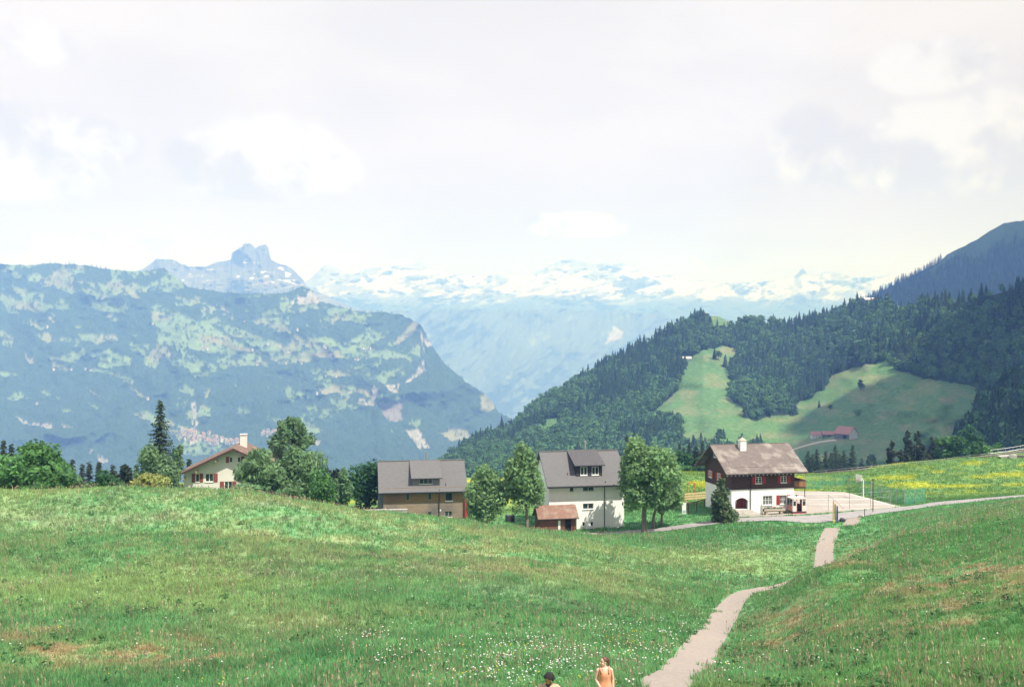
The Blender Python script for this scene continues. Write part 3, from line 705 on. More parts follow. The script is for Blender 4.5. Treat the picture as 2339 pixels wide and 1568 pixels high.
# left mountain: small trees in its woods and along its crest
def ok1(px, py, t):
    i = np.clip(((px - S1.px[0]) / (S1.px[1] - S1.px[0])).round().astype(int), 0, F1.shape[0] - 1); j = np.clip((t * (F1.shape[1] - 1)).round().astype(int), 0, F1.shape[1] - 1)
    inside = F1[i, j] | (rng.uniform(size=len(px)) < .02)
    return inside & ((t < .97) | (rng.uniform(size=len(px)) < .75))
p1_, T1_, px1_, py1_ = scatter(S1, -30, 1190, 70000, 24, ok1, rng)
p1_[:, 2] += 1
o = forest_mesh('forest', p1_, rng.uniform(9, 19, len(p1_)), np.zeros(len(p1_), int), M_TREE, rng, con=CON_TINY, wide=1.7); tag(o, 'hazy mixed woods covering the broad left mountain', 'forest', kind='stuff')

# trees that stand apart: shared low meshes, one object each
def tri_mesh(name, T, col):
    V = T.reshape(-1, 3); me = bpy.data.meshes.new(name)
    me.from_pydata([tuple(v) for v in V], [], [tuple(range(i, i + 3)) for i in range(0, len(V), 3)])
    c = np.ones((len(V), 4), np.float32); c[:, :3] = np.array(col) * np.repeat(_r.uniform(.7, 1.3, len(V) // 3), 3)[:, None]
    a = me.attributes.new('Col', 'FLOAT_COLOR', 'POINT'); a.data.foreach_set('color', c.ravel()); me.materials.append(M_TREE)
    return me
ME_CON = [tri_mesh('conifer', conifer_lp(_r, 13, 8), (0.020, 0.044, 0.026)) for _ in range(5)]
ME_BRO = [tri_mesh('broadleaf_tree', broad_lp(_r, 330), (0.042, 0.085, 0.030)) for _ in range(4)]
ME_TRK = MB().tube([(0, 0, -.03), (0, 0, .45)], [.022, .014], 6).build('trunk', mat('far_bark', (.10, .075, .055), (.06, .045, .035), scale=5)).data
bpy.data.objects.remove(bpy.data.objects['trunk'])
def lone(kind, loc, h, label, cat, group=None, wide=1.0, trunk=True, k=None):
    nm = 'conifer' if kind == 'c' else 'broadleaf_tree'
    me = (ME_CON if kind == 'c' else ME_BRO)[random.randrange(4) if k is None else k]
    r = empty(nm, loc, random.uniform(0, 6.28)); r.scale = (h * wide, h * wide, h); tag(r, label, cat, group)
    c = bpy.data.objects.new('crown', me); COL.objects.link(c); c.parent = r
    if trunk:
        t = bpy.data.objects.new('trunk', ME_TRK); COL.objects.link(t); t.parent = r
    return r
for i in np.nonzero(sky6)[0]:
    lone('c', p6[i], float(h6[i]) * .95, 'dark spruce on the skyline of the wooded hill', 'tree', 'spruces along the skyline of the wooded hill', .95, trunk=False)
def lone_on(sheet, kind, px, py, hpx, label, wide=1.0, group=None, cat='tree'):
    p, T = sheet.at(np.array([px]), np.array([py])); p = p[0]
    return lone(kind, Vector(p) - Vector((0, 0, .4)), hpx * p[1] / F, label, cat, group, wide)
for a in [('c', 1632, 820, 32, 'slim spruce beside a round tree high on the bright hill meadow', .8), ('b', 1641, 822, 24, 'round tree beside a slim spruce high on the bright hill meadow', 1.15),
          ('b', 1965, 890, 26, 'single round dark tree in the middle of the upper shaded meadow', 1.0), ('c', 1871, 930, 20, 'tiny spruce near the edge of the shaded meadow', .9),
          ('b', 1897, 937, 16, 'small bush-like tree below the round tree on the shaded meadow', 1.2), ('b', 1643, 1006, 30, 'round tree low on the bright meadow above the chalet roof', 1.2),
          ('c', 1653, 1000, 26, 'pointed tree beside the round one above the chalet roof', 1.0), ('b', 1241, 982, 26, 'lone round tree on the small meadow above the white house', 1.0),
          ('c', 1146, 985, 40, 'lone spruce at the tip of the wooded hill', .8), ('c', 1684, 822, 20, 'small spruce at the corner of the bright meadow beside the wood', .9)]:
    lone_on(S6, a[0], a[1], a[2], a[3], a[4], a[5])
# ================================================================= HOUSES
GLASS = glass_mat()
M_FRAME = mat('window_paint', (0.80, 0.80, 0.77), (0.72, 0.72, 0.69), scale=6, rough=0.6)
M_PLASTER = mat('white_plaster', (0.90, 0.89, 0.87), (0.84, 0.83, 0.81), scale=1.1, rough=0.95, bump=0.15, detail=8)
M_STONEW = mat('white_render', (0.88, 0.87, 0.85), (0.78, 0.76, 0.73), scale=0.8, rough=0.95, bump=0.25, detail=8)
M_CREAM = mat('cream_plaster', (0.72, 0.675, 0.63), (0.65, 0.605, 0.56), scale=0.7, rough=0.95, bump=0.12, detail=8)
M_SLATE = wave_mat('grey_slates', (0.150, 0.145, 0.147), (0.115, 0.11, 0.113), 2.6, 'Z', nscale=5, bump=0.35, dist=0.4)
M_SHINGLE = wave_mat('weathered_shingles', (0.185, 0.150, 0.138), (0.125, 0.10, 0.093), 2.4, 'Z', nscale=4, bump=0.5, weather=((0.285, 0.25, 0.225), 0.55), dist=1.0)
M_TILE = wave_mat('brown_tiles', (0.20, 0.128, 0.104), (0.14, 0.09, 0.074), 2.4, 'Z', nscale=5, bump=0.5, weather=((0.30, 0.20, 0.14), 0.7), dist=1.0)
M_TILE2 = wave_mat('red_tiles', (0.27, 0.155, 0.115), (0.19, 0.10, 0.078), 2.9, 'Z', nscale=6, bump=0.6, weather=((0.29, 0.21, 0.17), 0.9), dist=0.8)
M_WOODL = wave_mat('pale_boards', (0.37, 0.275, 0.195), (0.25, 0.19, 0.15), 2.3, 'Z', nscale=2.2, bump=0.4, weather=((0.165, 0.145, 0.145), 0.22), dist=0.3)
M_WOODO = wave_mat('ochre_boards', (0.40, 0.225, 0.10), (0.28, 0.155, 0.08), 2.3, 'Z', nscale=2.2, bump=0.4, weather=((0.20, 0.15, 0.125), 0.24), dist=0.3)
M_WOODD = wave_mat('dark_timber', (0.105, 0.058, 0.042), (0.055, 0.032, 0.026), 1.9, 'Z', nscale=2.5, bump=0.5, dist=0.4)
M_WOODB = wave_mat('brown_boards', (0.23, 0.10, 0.065), (0.14, 0.062, 0.045), 2.2, 'Z', nscale=2.5, bump=0.4, dist=0.4)
M_WOODV = wave_mat('upright_boards', (0.34, 0.185, 0.09), (0.20, 0.10, 0.052), 2.4, 'Y', nscale=2.5, bump=0.4, dist=0.3)
M_CHAR = mat('dark_board', (0.050, 0.046, 0.055), (0.033, 0.030, 0.036), scale=3, rough=0.7)
M_METAL = wave_mat('standing_seam', (0.10, 0.092, 0.096), (0.075, 0.07, 0.075), 0.78, 'X', nscale=1.5, rough=0.5, bump=0.5, dist=0.0, bdist=0.06)
M_GREYB = mat('grey_boards', (0.26, 0.25, 0.27), (0.19, 0.185, 0.2), scale=4, rough=0.8, stretch=(1, 1, 6))
M_PIPE = mat('dull_steel', (0.42, 0.41, 0.42), (0.33, 0.33, 0.33), scale=5, rough=0.45, metal=0.6)
M_GUT = mat('dark_gutter', (0.045, 0.042, 0.045), (0.03, 0.03, 0.03), scale=5, rough=0.5)
M_REDSH = mat('red_shutter_paint', (0.42, 0.030, 0.022), (0.33, 0.025, 0.02), scale=5, rough=0.65)
M_BRSH = mat('russet_shutter_paint', (0.30, 0.085, 0.060), (0.24, 0.065, 0.05), scale=5, rough=0.7)
M_REDP = mat('red_panel', (0.36, 0.045, 0.028), (0.30, 0.038, 0.025), scale=2, rough=0.7)
M_CONC = mat('concrete', (0.46, 0.43, 0.39), (0.34, 0.32, 0.29), scale=1.8, rough=0.95, bump=0.3)
M_DARK = mat('dark_void', (0.015, 0.013, 0.012), (0.01, 0.01, 0.01), scale=3)

def wall_open(mb, O, U, N, w, z0, z1, holes, thick=0.22, mi=0):
    """upright wall in the plane O + u*U, outward N, with openings (u0,u1,v0,v1) cut through it"""
    O, U, N = Vector(O), Vector(U), Vector(N)
    us = sorted({0.0, w} | {h[0] for h in holes} | {h[1] for h in holes})
    vs = sorted({z0, z1} | {h[2] for h in holes} | {h[3] for h in holes})
    pt = lambda u, v, t: O + U * u - N * t + Vector((0, 0, v))
    for i in range(len(us) - 1):
        for j in range(len(vs) - 1):
            a, b, c, d_ = us[i], us[i + 1], vs[j], vs[j + 1]
            if any(h[0] <= a + 1e-6 and h[1] >= b - 1e-6 and h[2] <= c + 1e-6 and h[3] >= d_ - 1e-6 for h in holes): continue
            mb.add([pt(a, c, 0), pt(b, c, 0), pt(b, d_, 0), pt(a, d_, 0)], [(0, 1, 2, 3)], mi)
    for a, b, c, d_ in holes:
        mb.add([pt(a, c, 0), pt(b, c, 0), pt(b, d_, 0), pt(a, d_, 0), pt(a, c, thick), pt(b, c, thick), pt(b, d_, thick), pt(a, d_, thick)],
               [(0, 4, 5, 1), (1, 5, 6, 2), (2, 6, 7, 3), (3, 7, 4, 0)], mi)

def window(parent, O, U, N, u0, u1, v0, v1, cols=2, bars=0, rows=1, set_back=0.10, fw=0.07, sill=True, mframe=None, shut=None, mshut=None, name='window'):
    """framed window: the frame is the part, its pane, sill below it; shutters are parts of the house"""
    O, U, N = Vector(O), Vector(U), Vector(N); Z = Vector((0, 0, 1))
    mframe = mframe or M_FRAME
    def bx(mb, a, b, c, d_, t0, t1):
        vs = [O + U * u - N * t + Z * v for v in (c, d_) for t in (t0, t1) for u in (a, b)]
        mb.add(vs, [(0, 2, 3, 1), (4, 5, 7, 6), (0, 1, 5, 4), (2, 6, 7, 3), (0, 4, 6, 2), (1, 3, 7, 5)])
    mb = MB(); t0 = set_back - 0.05; t1 = set_back + 0.04
    bx(mb, u0, u0 + fw, v0, v1, t0, t1); bx(mb, u1 - fw, u1, v0, v1, t0, t1)
    bx(mb, u0 + fw, u1 - fw, v0, v0 + fw, t0 + .002, t1); bx(mb, u0 + fw, u1 - fw, v1 - fw, v1, t0 + .002, t1)
    for k in range(1, cols):
        m = u0 + (u1 - u0) * k / cols; bx(mb, m - fw * .6, m + fw * .6, v0 + fw, v1 - fw, t0 + .004, t1)
    if bars:
        for k in range(cols):
            for q in range(1, bars + 1):
                m = u0 + (u1 - u0) * (k + q / (bars + 1)) / cols; bx(mb, m - .018, m + .018, v0 + fw, v1 - fw, t0 + .02, t1)
    for k in range(1, rows):
        m = v0 + (v1 - v0) * k / rows; bx(mb, u0 + fw, u1 - fw, m - .018, m + .018, t0 + .022, t1)
    f = mb.build(name, mframe, parent)
    g = MB(); bx(g, u0 + .01, u1 - .01, v0 + .01, v1 - .01, set_back + .012, set_back + .03); g.build('pane', GLASS, f)
    if sill:
        s = MB(); bx(s, u0 - .06, u1 + .06, v0 - .09, v0 - .003, -.09, t1); s.build('sill', M_FRAME, f)
    for sd in (shut or ''):
        w = (u1 - u0) / max(cols, 1) * (1.0 if cols > 1 else .9); w = min(max(w, .45), .62)
        a, b = (u0 - .05 - w, u0 - .05) if sd == 'l' else (u1 + .05, u1 + .05 + w)
        s = MB(); bx(s, a, b, v0 - .03, v1 + .03, -.065, -.012)
        for q in range(1, 8):
            v = v0 + (v1 - v0) * q / 8; bx(s, a + .05, b - .05, v - .02, v + .02, -.08, -.064)
        s.build('shutter', mshut, parent)
    return f

def roof_x(mb, w, L, zt, rise, of, ob, gl, gr, th=0.24, mi=0, drop=0.0):
    """gable roof, ridge along x. wall tops at zt over y=0 and y=L"""
    half = L / 2; k = rise / half
    up = [(-of, zt - of * k), (half, zt + rise), (L + ob, zt - ob * k)]
    lo = [(y, z - th) for y, z in up]
    mb.prism([up[0], up[1], up[2], lo[2], lo[1], lo[0]], 'x', -gl, w + gr, mi)
    return k

def part(mb, name, mat_, parent, **k): return mb.build(name, mat_, parent, **k)
UX, UY = (1, 0, 0), (0, 1, 0); NF, NL, NR, NB = (0, -1, 0), (-1, 0, 0), (1, 0, 0), (0, 1, 0)
def gutter(parent, x0, x1, y, z, r=.075):
    mb = MB(); mb.tube([(x0, y, z), (x1, y, z)], r, 8); return mb.build('gutter', M_GUT, parent)
def downpipe(parent, x, y, z0, z1, yo, r=.06):
    mb = MB(); mb.tube([(x, yo, z1 + .25), (x, yo, z1 + .1), (x, y, z1 - .25), (x, y, z0)], r, 8); return mb.build('downpipe', M_GUT, parent)

# ---------------------------------------------------------------- white house
WH = P(1254, 1209.5, 139.5); WH.z -= 0.3
h = empty('white_house', WH, R(11)); tag(h, 'tall white plastered house with grey roof and dark dormer between leafy trees', 'house')
w, Ld, zt, rise = 10.95, 9.2, 7.25, 3.55
holes = [(3.0, 3.56, 5.6, 6.42), (4.9, 6.52, 5.6, 6.46), (3.05, 3.52, 3.0, 3.82), (4.9, 6.46, 3.03, 3.84), (2.95, 3.45, .62, 1.24), (4.82, 5.22, .62, 1.24), (6.0, 6.45, .62, 1.24)]
mb = MB(); wall_open(mb, (0, 0, 0), UX, NF, w, -1.2, zt, holes)
mb.add([(0, 0, -1.2), (0, Ld, -1.2), (0, Ld, zt), (0, Ld / 2, zt + rise), (0, 0, zt)], [(0, 1, 2, 3, 4)])
mb.add([(w, 0, -1.2), (w, Ld, -1.2), (w, Ld, zt), (w, Ld / 2, zt + rise), (w, 0, zt)], [(4, 3, 2, 1, 0)])
mb.add([(0, Ld, -1.2), (w, Ld, -1.2), (w, Ld, zt), (0, Ld, zt)], [(0, 1, 2, 3)])
part(mb, 'wall', M_PLASTER, h)
M_GRF = mat('grey_window_frame', (.45, .44, .42), (.38, .37, .36), scale=5)
for i, q in enumerate(holes):
    window(h, (0, 0, 0), UX, NF, *q, cols=2 if q[1] - q[0] > 1 else 1, set_back=.14, fw=.06, mframe=M_FRAME if i != 0 else M_GRF)
for v0, v1 in ((5.3, 6.3), (2.8, 3.8)): window(h, (0, Ld, 0), (0, -1, 0), NL, 3.0, 3.7, v0, v1, cols=1, set_back=-.03)
mb = MB(); k = roof_x(mb, w, Ld, zt, rise, 1.0, 1.0, .45, .45)
rf = part(mb, 'roof', M_SLATE, h)
mb = MB(); mb.box(-.47, w + .47, Ld / 2 - .16, Ld / 2 + .16, zt + rise - .12, zt + rise + .07); part(mb, 'ridge_cap', M_SLATE, rf)
gutter(h, -.45, w + .45, -1.05, zt - 1.0 * k - .05); downpipe(h, 8.05, -.09, 0.0, zt - .5, -.6)
mb = MB(); mb.tube([(6.6, Ld / 2 + .5, zt + rise - 1.0), (6.6, Ld / 2 + .5, zt + rise + 1.15)], .12, 10); mb.tube([(6.6, Ld / 2 + .5, zt + rise + 1.15), (6.6, Ld / 2 + .5, zt + rise + 1.4)], [.17, .14], 10)
part(mb, 'chimney', M_PIPE, h)
# dormer
dr = empty('dormer', (0, 0, 0)); dr.parent = h
x0, x1, yf = 4.05, 7.85, 0.45; zb = zt + yf * k - .05; zf = zb + 1.85
yr = Ld / 2 + .1; zr = zt + rise + .14
mb = MB()
wh = [(.62, 1.62, .22, 1.40), (2.28, 3.28, .22, 1.40)]
wall_open(mb, (x0, yf, zb), UX, NF, x1 - x0, 0, 1.8, wh, thick=.15)
for x in (x0, x1): mb.add([(x, yf, zb - .1), (x, yf, zf - .05), (x, yr, zr - .15), (x, yr - .1, zt + rise - .4)], [(0, 1, 2, 3)])
part(mb, 'dormer_wall', M_CHAR, dr)
for q in wh: window(dr, (x0, yf, zb), UX, NF, *q, cols=2, set_back=.05)
sl_ = (zr - zf) / (yr - yf); yo = yf - .45; zo = zf - .45 * sl_
mb = MB(); mb.prism([(yo, zo), (yr, zr), (yr, zr - .14), (yo, zo - .14)], 'x', x0 - .32, x1 + .32); part(mb, 'dormer_roof', M_METAL, dr)
gutter(dr, x0 - .32, x1 + .32, yo - .04, zo - .08, .06)
mb = MB(); mb.tube([(2.9, .75, zt + .85 * k - .2), (2.9, .75, zt + .75 * k + .35)], .05, 8); part(mb, 'vent_pipe', M_GUT, h)

# shed in front of it
sh = empty('wooden_shed', (0, 0, 0), R(11)); sh.location = Vector(WH) + Matrix.Rotation(R(11), 3, 'Z') @ Vector((-2.05, -3.1, .40)); tag(sh, 'low brown wooden shed with clay tile roof in front of the white house', 'shed')
sw, sL, szt, sr = 5.1, 2.9, 2.45, 1.2
mb = MB(); wall_open(mb, (0, 0, 0), UX, NF, sw, -1.0, szt, [(3.6, 4.45, 0.05, 2.0)], thick=.12)
for x in (0, sw): mb.add([(x, 0, -1), (x, sL, -1), (x, sL, szt), (x, sL / 2, szt + sr), (x, 0, szt)], [(0, 1, 2, 3, 4)])
mb.add([(0, sL, -1), (sw, sL, -1), (sw, sL, szt), (0, sL, szt)], [(0, 1, 2, 3)]); part(mb, 'wall', M_WOODB, sh)
mb = MB(); mb.box(3.55, 4.5, .14, .2, 0, 2.0); part(mb, 'door', M_DARK, sh)
mb = MB(); roof_x(mb, sw, sL, szt, sr, .45, .45, .3, .35, th=.14); part(mb, 'roof', M_TILE2, sh)
gutter(sh, -.3, sw + .35, -.5, szt - .45 * sr / (sL / 2) - .04, .055)
mb = MB(); mb.box(2.6, 2.92, -.06, -.02, .45, 1.75); part(mb, 'notice_board', M_WHITE, sh)
mb = MB(); mb.tube([(5.05, -.42, -.3), (5.05, -.42, szt - .3)], .055, 6); part(mb, 'post', M_WOODD, sh)
bn = empty('bench', (0, 0, 0)); bn.location = sh.location + Matrix.Rotation(R(11), 3, 'Z') @ Vector((.2, -.55, 0)); bn.rotation_euler = (0, 0, R(11)); tag(bn, 'plain wooden bench along the front of the shed', 'bench')
mb = MB(); mb.box(0, 2.0, 0, .4, .42, .48); part(mb, 'seat', M_GREYB, bn)
for x in (.15, 1.75):
    mb = MB(); mb.box(x, x + .1, .03, .37, -.5, .42); part(mb, 'leg', M_GREYB, bn)

# ---------------------------------------------------------------- wooden house
BH = P(866.5, 1115, 147.5); BH.z -= 6.0
h = empty('wooden_house', BH, R(9.3)); tag(h, 'weathered board clad house with grey slate roof and wide dormer', 'house')
w, Ld, zt, rise = 12.65, 9.2, 6.0, 3.5
u_ = lambda c: .70 + (c - 540) * .01272; v_ = lambda c: 5.55 - (c - 770) * .01256
holes = [(u_(795), u_(835), v_(880), v_(803)), (u_(1052), u_(1092), v_(880), v_(800)), (u_(1255), u_(1340), v_(898), v_(800)), (u_(790), u_(832), v_(1090), v_(1027)), (u_(1047), u_(1088), v_(1093), v_(1025)), (u_(1250), u_(1335), v_(1093), v_(1025))]
mb = MB(); zs = v_(905)
wall_open(mb, (0.72, -.06, 0), UX, NF, w - .72, zs, zt, [(a - .72, b - .72, c, d_) for a, b, c, d_ in holes[:3]])
part(mb, 'upper_wall', M_WOODO, h)
mb = MB(); wall_open(mb, (0.72, 0, 0), UX, NF, w - .72, -1.5, zs, [(a - .72, b - .72, c, d_) for a, b, c, d_ in holes[3:]])
mb.add([(w, 0, -1.5), (w, Ld, -1.5), (w, Ld, zt), (w, Ld / 2, zt + rise), (w, 0, zt)], [(4, 3, 2, 1, 0)])
mb.add([(0, Ld, -1.5), (w, Ld, -1.5), (w, Ld, zt), (0, Ld, zt)], [(0, 1, 2, 3)])
mb.add([(.72, -.06, zs), (w, -.06, zs), (w, 0, zs), (.72, 0, zs)], [(0, 1, 2, 3)])
part(mb, 'lower_wall', M_WOODL, h)
mb = MB(); mb.add([(0, 1.2, -1.5), (0, Ld, -1.5), (0, Ld, zt), (0, Ld / 2, zt + rise), (0, 1.2, zt)], [(0, 1, 2, 3, 4)]); mb.box(0, .72, .9, 1.2, -1.5, zt)
mb.box(.60, .72, -.05, .9, -1.5, zt); part(mb, 'porch_wall', M_GREYB, h)
for i, q in enumerate(holes): window(h, (0, -.06 if i < 3 else 0, 0), UX, NF, *q, cols=2 if i == 5 else 1, set_back=.13, fw=.05, mframe=M_GRF, sill=i in (2, 4, 5))
mb = MB(); k = roof_x(mb, w, Ld, zt, rise, .75, .75, .15, .5); rf = part(mb, 'roof', M_SLATE, h)
mb = MB(); mb.box(-.17, w + .52, Ld / 2 - .15, Ld / 2 + .15, zt + rise - .12, zt + rise + .07); part(mb, 'ridge_cap', M_SLATE, rf)
gutter(h, -.15, w + .5, -.80, zt - .75 * k - .05); downpipe(h, u_(1182), -.14, 0, zt - .5, -.55)
mb = MB(); mb.box(w + .02, w + .42, -.35, .5, -1.5, v_(850)); part(mb, 'red_panel', M_REDP, h)
mb = MB(); mb.prism([(w + .02, v_(848)), (w + .42, v_(848)), (w + .02, v_(780))], 'y', -.30, .4); part(mb, 'gable_trim', M_WHITE, h)
mb = MB(); mb.tube([(7.4, Ld / 2 + .3, zt + rise - .5), (7.4, Ld / 2 + .3, zt + rise + 1.35)], .10, 10); part(mb, 'chimney', M_PIPE, h)
mb = MB(); mb.box(u_(1190), u_(1205), -.03, -.002, v_(1020), v_(1000)); part(mb, 'wall_sign', M_WHITE, h)  # small white sign plate on the front wall, not a light
dr = empty('dormer', (0, 0, 0)); dr.parent = h
x0, x1, yf = 4.95, 8.92, .35; zb = zt + yf * k - .05; zf = zb + 1.42
yr = Ld / 2 - .1; zr = zt + rise + .05
mb = MB(); q = (.98, 2.94, .26, 1.12)
wall_open(mb, (x0, yf, zb), UX, NF, x1 - x0, 0, 1.4, [q], thick=.15)
for x in (x0, x1): mb.add([(x, yf, zb - .1), (x, yf, zf - .05), (x, yr, zr - .12), (x, yr - .2, zt + rise - .6)], [(0, 1, 2, 3)])
part(mb, 'dormer_wall', M_GREYB, dr); window(dr, (x0, yf, zb), UX, NF, *q, cols=3, set_back=.06, mframe=M_GRF)
sl_ = (zr - zf) / (yr - yf); yo = yf - .5; zo = zf - .5 * sl_
mb = MB(); mb.prism([(yo, zo), (yr, zr), (yr, zr - .14), (yo, zo - .14)], 'x', x0 - .25, x1 + .45); part(mb, 'dormer_roof', M_SLATE, dr)
gutter(dr, x0 - .25, x1 + .45, yo - .04, zo - .08, .06)
mb = MB(); mb.tube([(9.9, .25, zt + .25 * k - .2), (9.9, .25, zt + .25 * k + .35)], .05, 8); part(mb, 'vent_pipe', M_GUT, h)
# garden wall at its side
p0 = P(836, 1164, 144); gw = empty('garden_wall', p0, R(6)); tag(gw, 'low grey garden wall with capping slabs beside the wooden house', 'wall')
mb = MB(); mb.box(0, 5.9, 0, .3, -3.0, -.12); part(mb, 'wall', M_CONC, gw)
mb = MB(); mb.box(-.06, 5.96, -.06, .36, -.118, 0.04); part(mb, 'capping', mat('capping_stone', (.5, .46, .44), (.4, .37, .36), scale=2), gw)

# ---------------------------------------------------------------- cream house
u_ = lambda c: (c - 175) * .0127
CH = P(420.5, 1121, 148); CH.z -= 3.4
h = empty('cream_house', CH, R(8)); tag(h, 'cream plastered house with broad gable and russet shutters at the crest', 'house')
w, Ld = 14.5, 9.5
v_ = lambda c: 3.4 + (1135 - c) * .01255
zt = v_(918); zap = v_(648); half = w / 2; k = (zap - zt) / half
mb = MB(); holes = [(u_(305), u_(348), v_(1030), v_(932)), (u_(415), u_(507), v_(1030), v_(932)), (u_(845), u_(940), v_(1030), v_(935)), (u_(1062), u_(1150), v_(1030), v_(935)), (u_(632), u_(722), v_(1125), v_(1030))]
wall_open(mb, (0, 0, 0), UX, NF, w, -2, zt, holes)
mb.add([(0, 0, zt), (w, 0, zt), (half, 0, zap)], [(0, 1, 2)]); mb.add([(0, Ld, -2), (w, Ld, -2), (w, Ld, zt), (half, Ld, zap), (0, Ld, zt)], [(0, 1, 2, 3, 4)])
for x in (0, w): mb.add([(x, 0, -2), (x, Ld, -2), (x, Ld, zt), (x, 0, zt)], [(0, 1, 2, 3)])
part(mb, 'wall', M_CREAM, h)
for q, c, s in zip(holes, (1, 2, 2, 2, 2), ('lr', 'r', 'lr', 'l', 'lr')): window(h, (0, 0, 0), UX, NF, *q, cols=c, rows=1, set_back=.12, shut=s, mshut=M_BRSH)
window(h, (0, 0, 0), UX, NF, u_(690), u_(729), v_(805), v_(738), cols=1, set_back=-.03, shut='l', mshut=M_BRSH); window(h, (0, 0, 0), UX, NF, u_(781), u_(821), v_(805), v_(738), cols=1, set_back=-.03, shut='r', mshut=M_BRSH)
og, oe = 1.25, 1.15
up = [(-oe, zt - oe * k + .25), (half, zap + .28), (w + oe, zt - oe * k + .25)]
mb = MB(); mb.prism([up[0], up[1], up[2], (up[2][0], up[2][1] - .2), (half, up[1][1] - .22), (up[0][0], up[0][1] - .2)], 'y', -og, Ld + .8); rf = part(mb, 'roof', M_TILE, h)
for sgn in (0, 1):                                            # barge boards along the front verge
    a, b = (up[0], up[1]) if not sgn else (up[1], up[2])
    mb = MB(); mb.prism([(a[0], a[1] - .03), (b[0], b[1] - .03), (b[0], b[1] - .34), (a[0], a[1] - .34)], 'y', -og - .05, -og - .004); part(mb, 'barge_board', M_WOODD, rf)
for cx, cz in ((182, 972), (328, 892), (545, 770), (750, 655), (955, 768), (1172, 890), (1318, 970)):
    z = v_(cz) - .1; mb = MB(); mb.box(u_(cx) - .1, u_(cx) + .1, -og + .08, -.002, z - .14, z + .12); part(mb, 'purlin', mat('purlin_wood', (.42, .30, .19), (.34, .24, .15)) if 'purlin_wood' not in MATS else MATS['purlin_wood'], rf)
cx0 = half + .25; mb = MB(); mb.box(cx0, cx0 + .98, 4.6, 5.5, zap - .8, zap + 1.50); mb.box(cx0 - .05, cx0 + 1.03, 4.55, 5.55, zap + 1.72, zap + 1.84)
for a in (0, .22, .44, .66, .86):
    mb.box(cx0 + a, cx0 + a + .1, 4.62, 4.72, zap + 1.50, zap + 1.72); mb.box(cx0 + a, cx0 + a + .1, 5.38, 5.48, zap + 1.50, zap + 1.72)
part(mb, 'chimney', M_CREAM, h)

# ---------------------------------------------------------------- timbered chalet
CA = Vector(((1671 - CX) / F * 144, 144, -24.66)); yaw = R(13)
h = empty('chalet', CA, yaw); tag(h, 'chalet of white stone below and dark timber above with red shutters', 'house')
w, Ld = 9.9, 9.1; zm = 3.5; zt = 6.72; rise = (3.65 / 5.75) * (Ld / 2); k = rise / (Ld / 2)
u_ = lambda c: (c - 750) * .01151; v_ = lambda c: (1195 - c) * .010468
low = [(u_(1180), u_(1310), v_(1090), v_(960)), (u_(1418), u_(1510), v_(1085), v_(960))]
PF = .60; por = (u_(800), u_(975), PF, v_(975))
mb = MB(); wall_open(mb, (0, 0, 0), UX, NF, w, -.4, zm, low + [por], thick=.35)
# arch over the porch opening: small spandrels
ax = (por[0] + por[1]) / 2; ar = (por[1] - por[0]) / 2
wall_open(mb, (0, Ld, 0), (0, -1, 0), NL, Ld, -2.8, zm, [(1.4, 2.4, -1.4, -.45), (6.3, 7.0, 1.2, 2.1)], thick=.3)
mb.add([(w, 0, -.4), (w, Ld, -.4), (w, Ld, zm), (w, 0, zm)], [(0, 1, 2, 3)]); mb.add([(0, Ld, -2.8), (w, Ld, -2.8), (w, Ld, zm), (0, Ld, zm)], [(0, 1, 2, 3)])
mb.add([(0, 0, -2.8), (w, 0, -2.8), (w, 0, -.4), (0, 0, -.4)], [(0, 1, 2, 3)])
part(mb, 'stone_wall', M_STONEW, h)
arc = MB(); N = 10
for i in range(N):
    a0, a1 = por[0] + (por[1] - por[0]) * i / N, por[0] + (por[1] - por[0]) * (i + 1) / N
    f = lambda x: por[3] - .42 * ((x - ax) / ar) ** 2 - .01
    arc.add([(a0, -.004, f(a0)), (a1, -.004, f(a1)), (a1, -.004, por[3]), (a0, -.004, por[3]), (a0, .34, f(a0)), (a1, .34, f(a1))], [(0, 1, 2, 3), (0, 4, 5, 1)])
part(arc, 'porch_arch', M_STONEW, h)
mb = MB(); mb.box(por[0] - .3, por[1] + .2, 1.5, 1.6, PF, 2.6); mb.box(por[0] - .3, por[0] - .2, .36, 1.5, PF, 2.6); mb.box(por[1] + .1, por[1] + .2, .36, 1.5, PF, 2.6); mb.box(por[0] - .3, por[1] + .2, .36, 1.6, 2.6, 2.7); part(mb, 'porch_panelling', M_WOODV, h)
dx = por[1] - .98; mb = MB(); mb.box(dx, dx + .9, 1.44, 1.496, PF + .02, 2.5); dr = part(mb, 'door', mat('front_door', (.30, .055, .03), (.22, .04, .025), scale=4), h)
mb = MB(); mb.box(dx + .08, dx + .14, 1.39, 1.44, PF + .95, PF + 1.08); part(mb, 'handle', M_PIPE, dr)
window(h, (0, 1.5, 0), UX, NF, por[0] + .05, por[0] + .85, 1.45, 2.25, cols=2, rows=2, set_back=-.03)
mb = MB(); mb.box(por[0] - .3, por[1] + .2, .36, 1.5, PF - .08, PF - .004); part(mb, 'porch_floor', M_CONC, h)
for i, (q, c) in enumerate(zip(low, (3, 2))): window(h, (0, 0, 0), UX, NF, *q, cols=c, bars=1, rows=2, set_back=.18, shut='lr' if i else None, mshut=M_REDSH)
window(h, (0, Ld, 0), (0, -1, 0), NL, 1.4, 2.4, -1.4, -.45, cols=2, set_back=.15, sill=False); window(h, (0, Ld, 0), (0, -1, 0), NL, 6.3, 7.0, 1.2, 2.1, cols=1, set_back=.15)
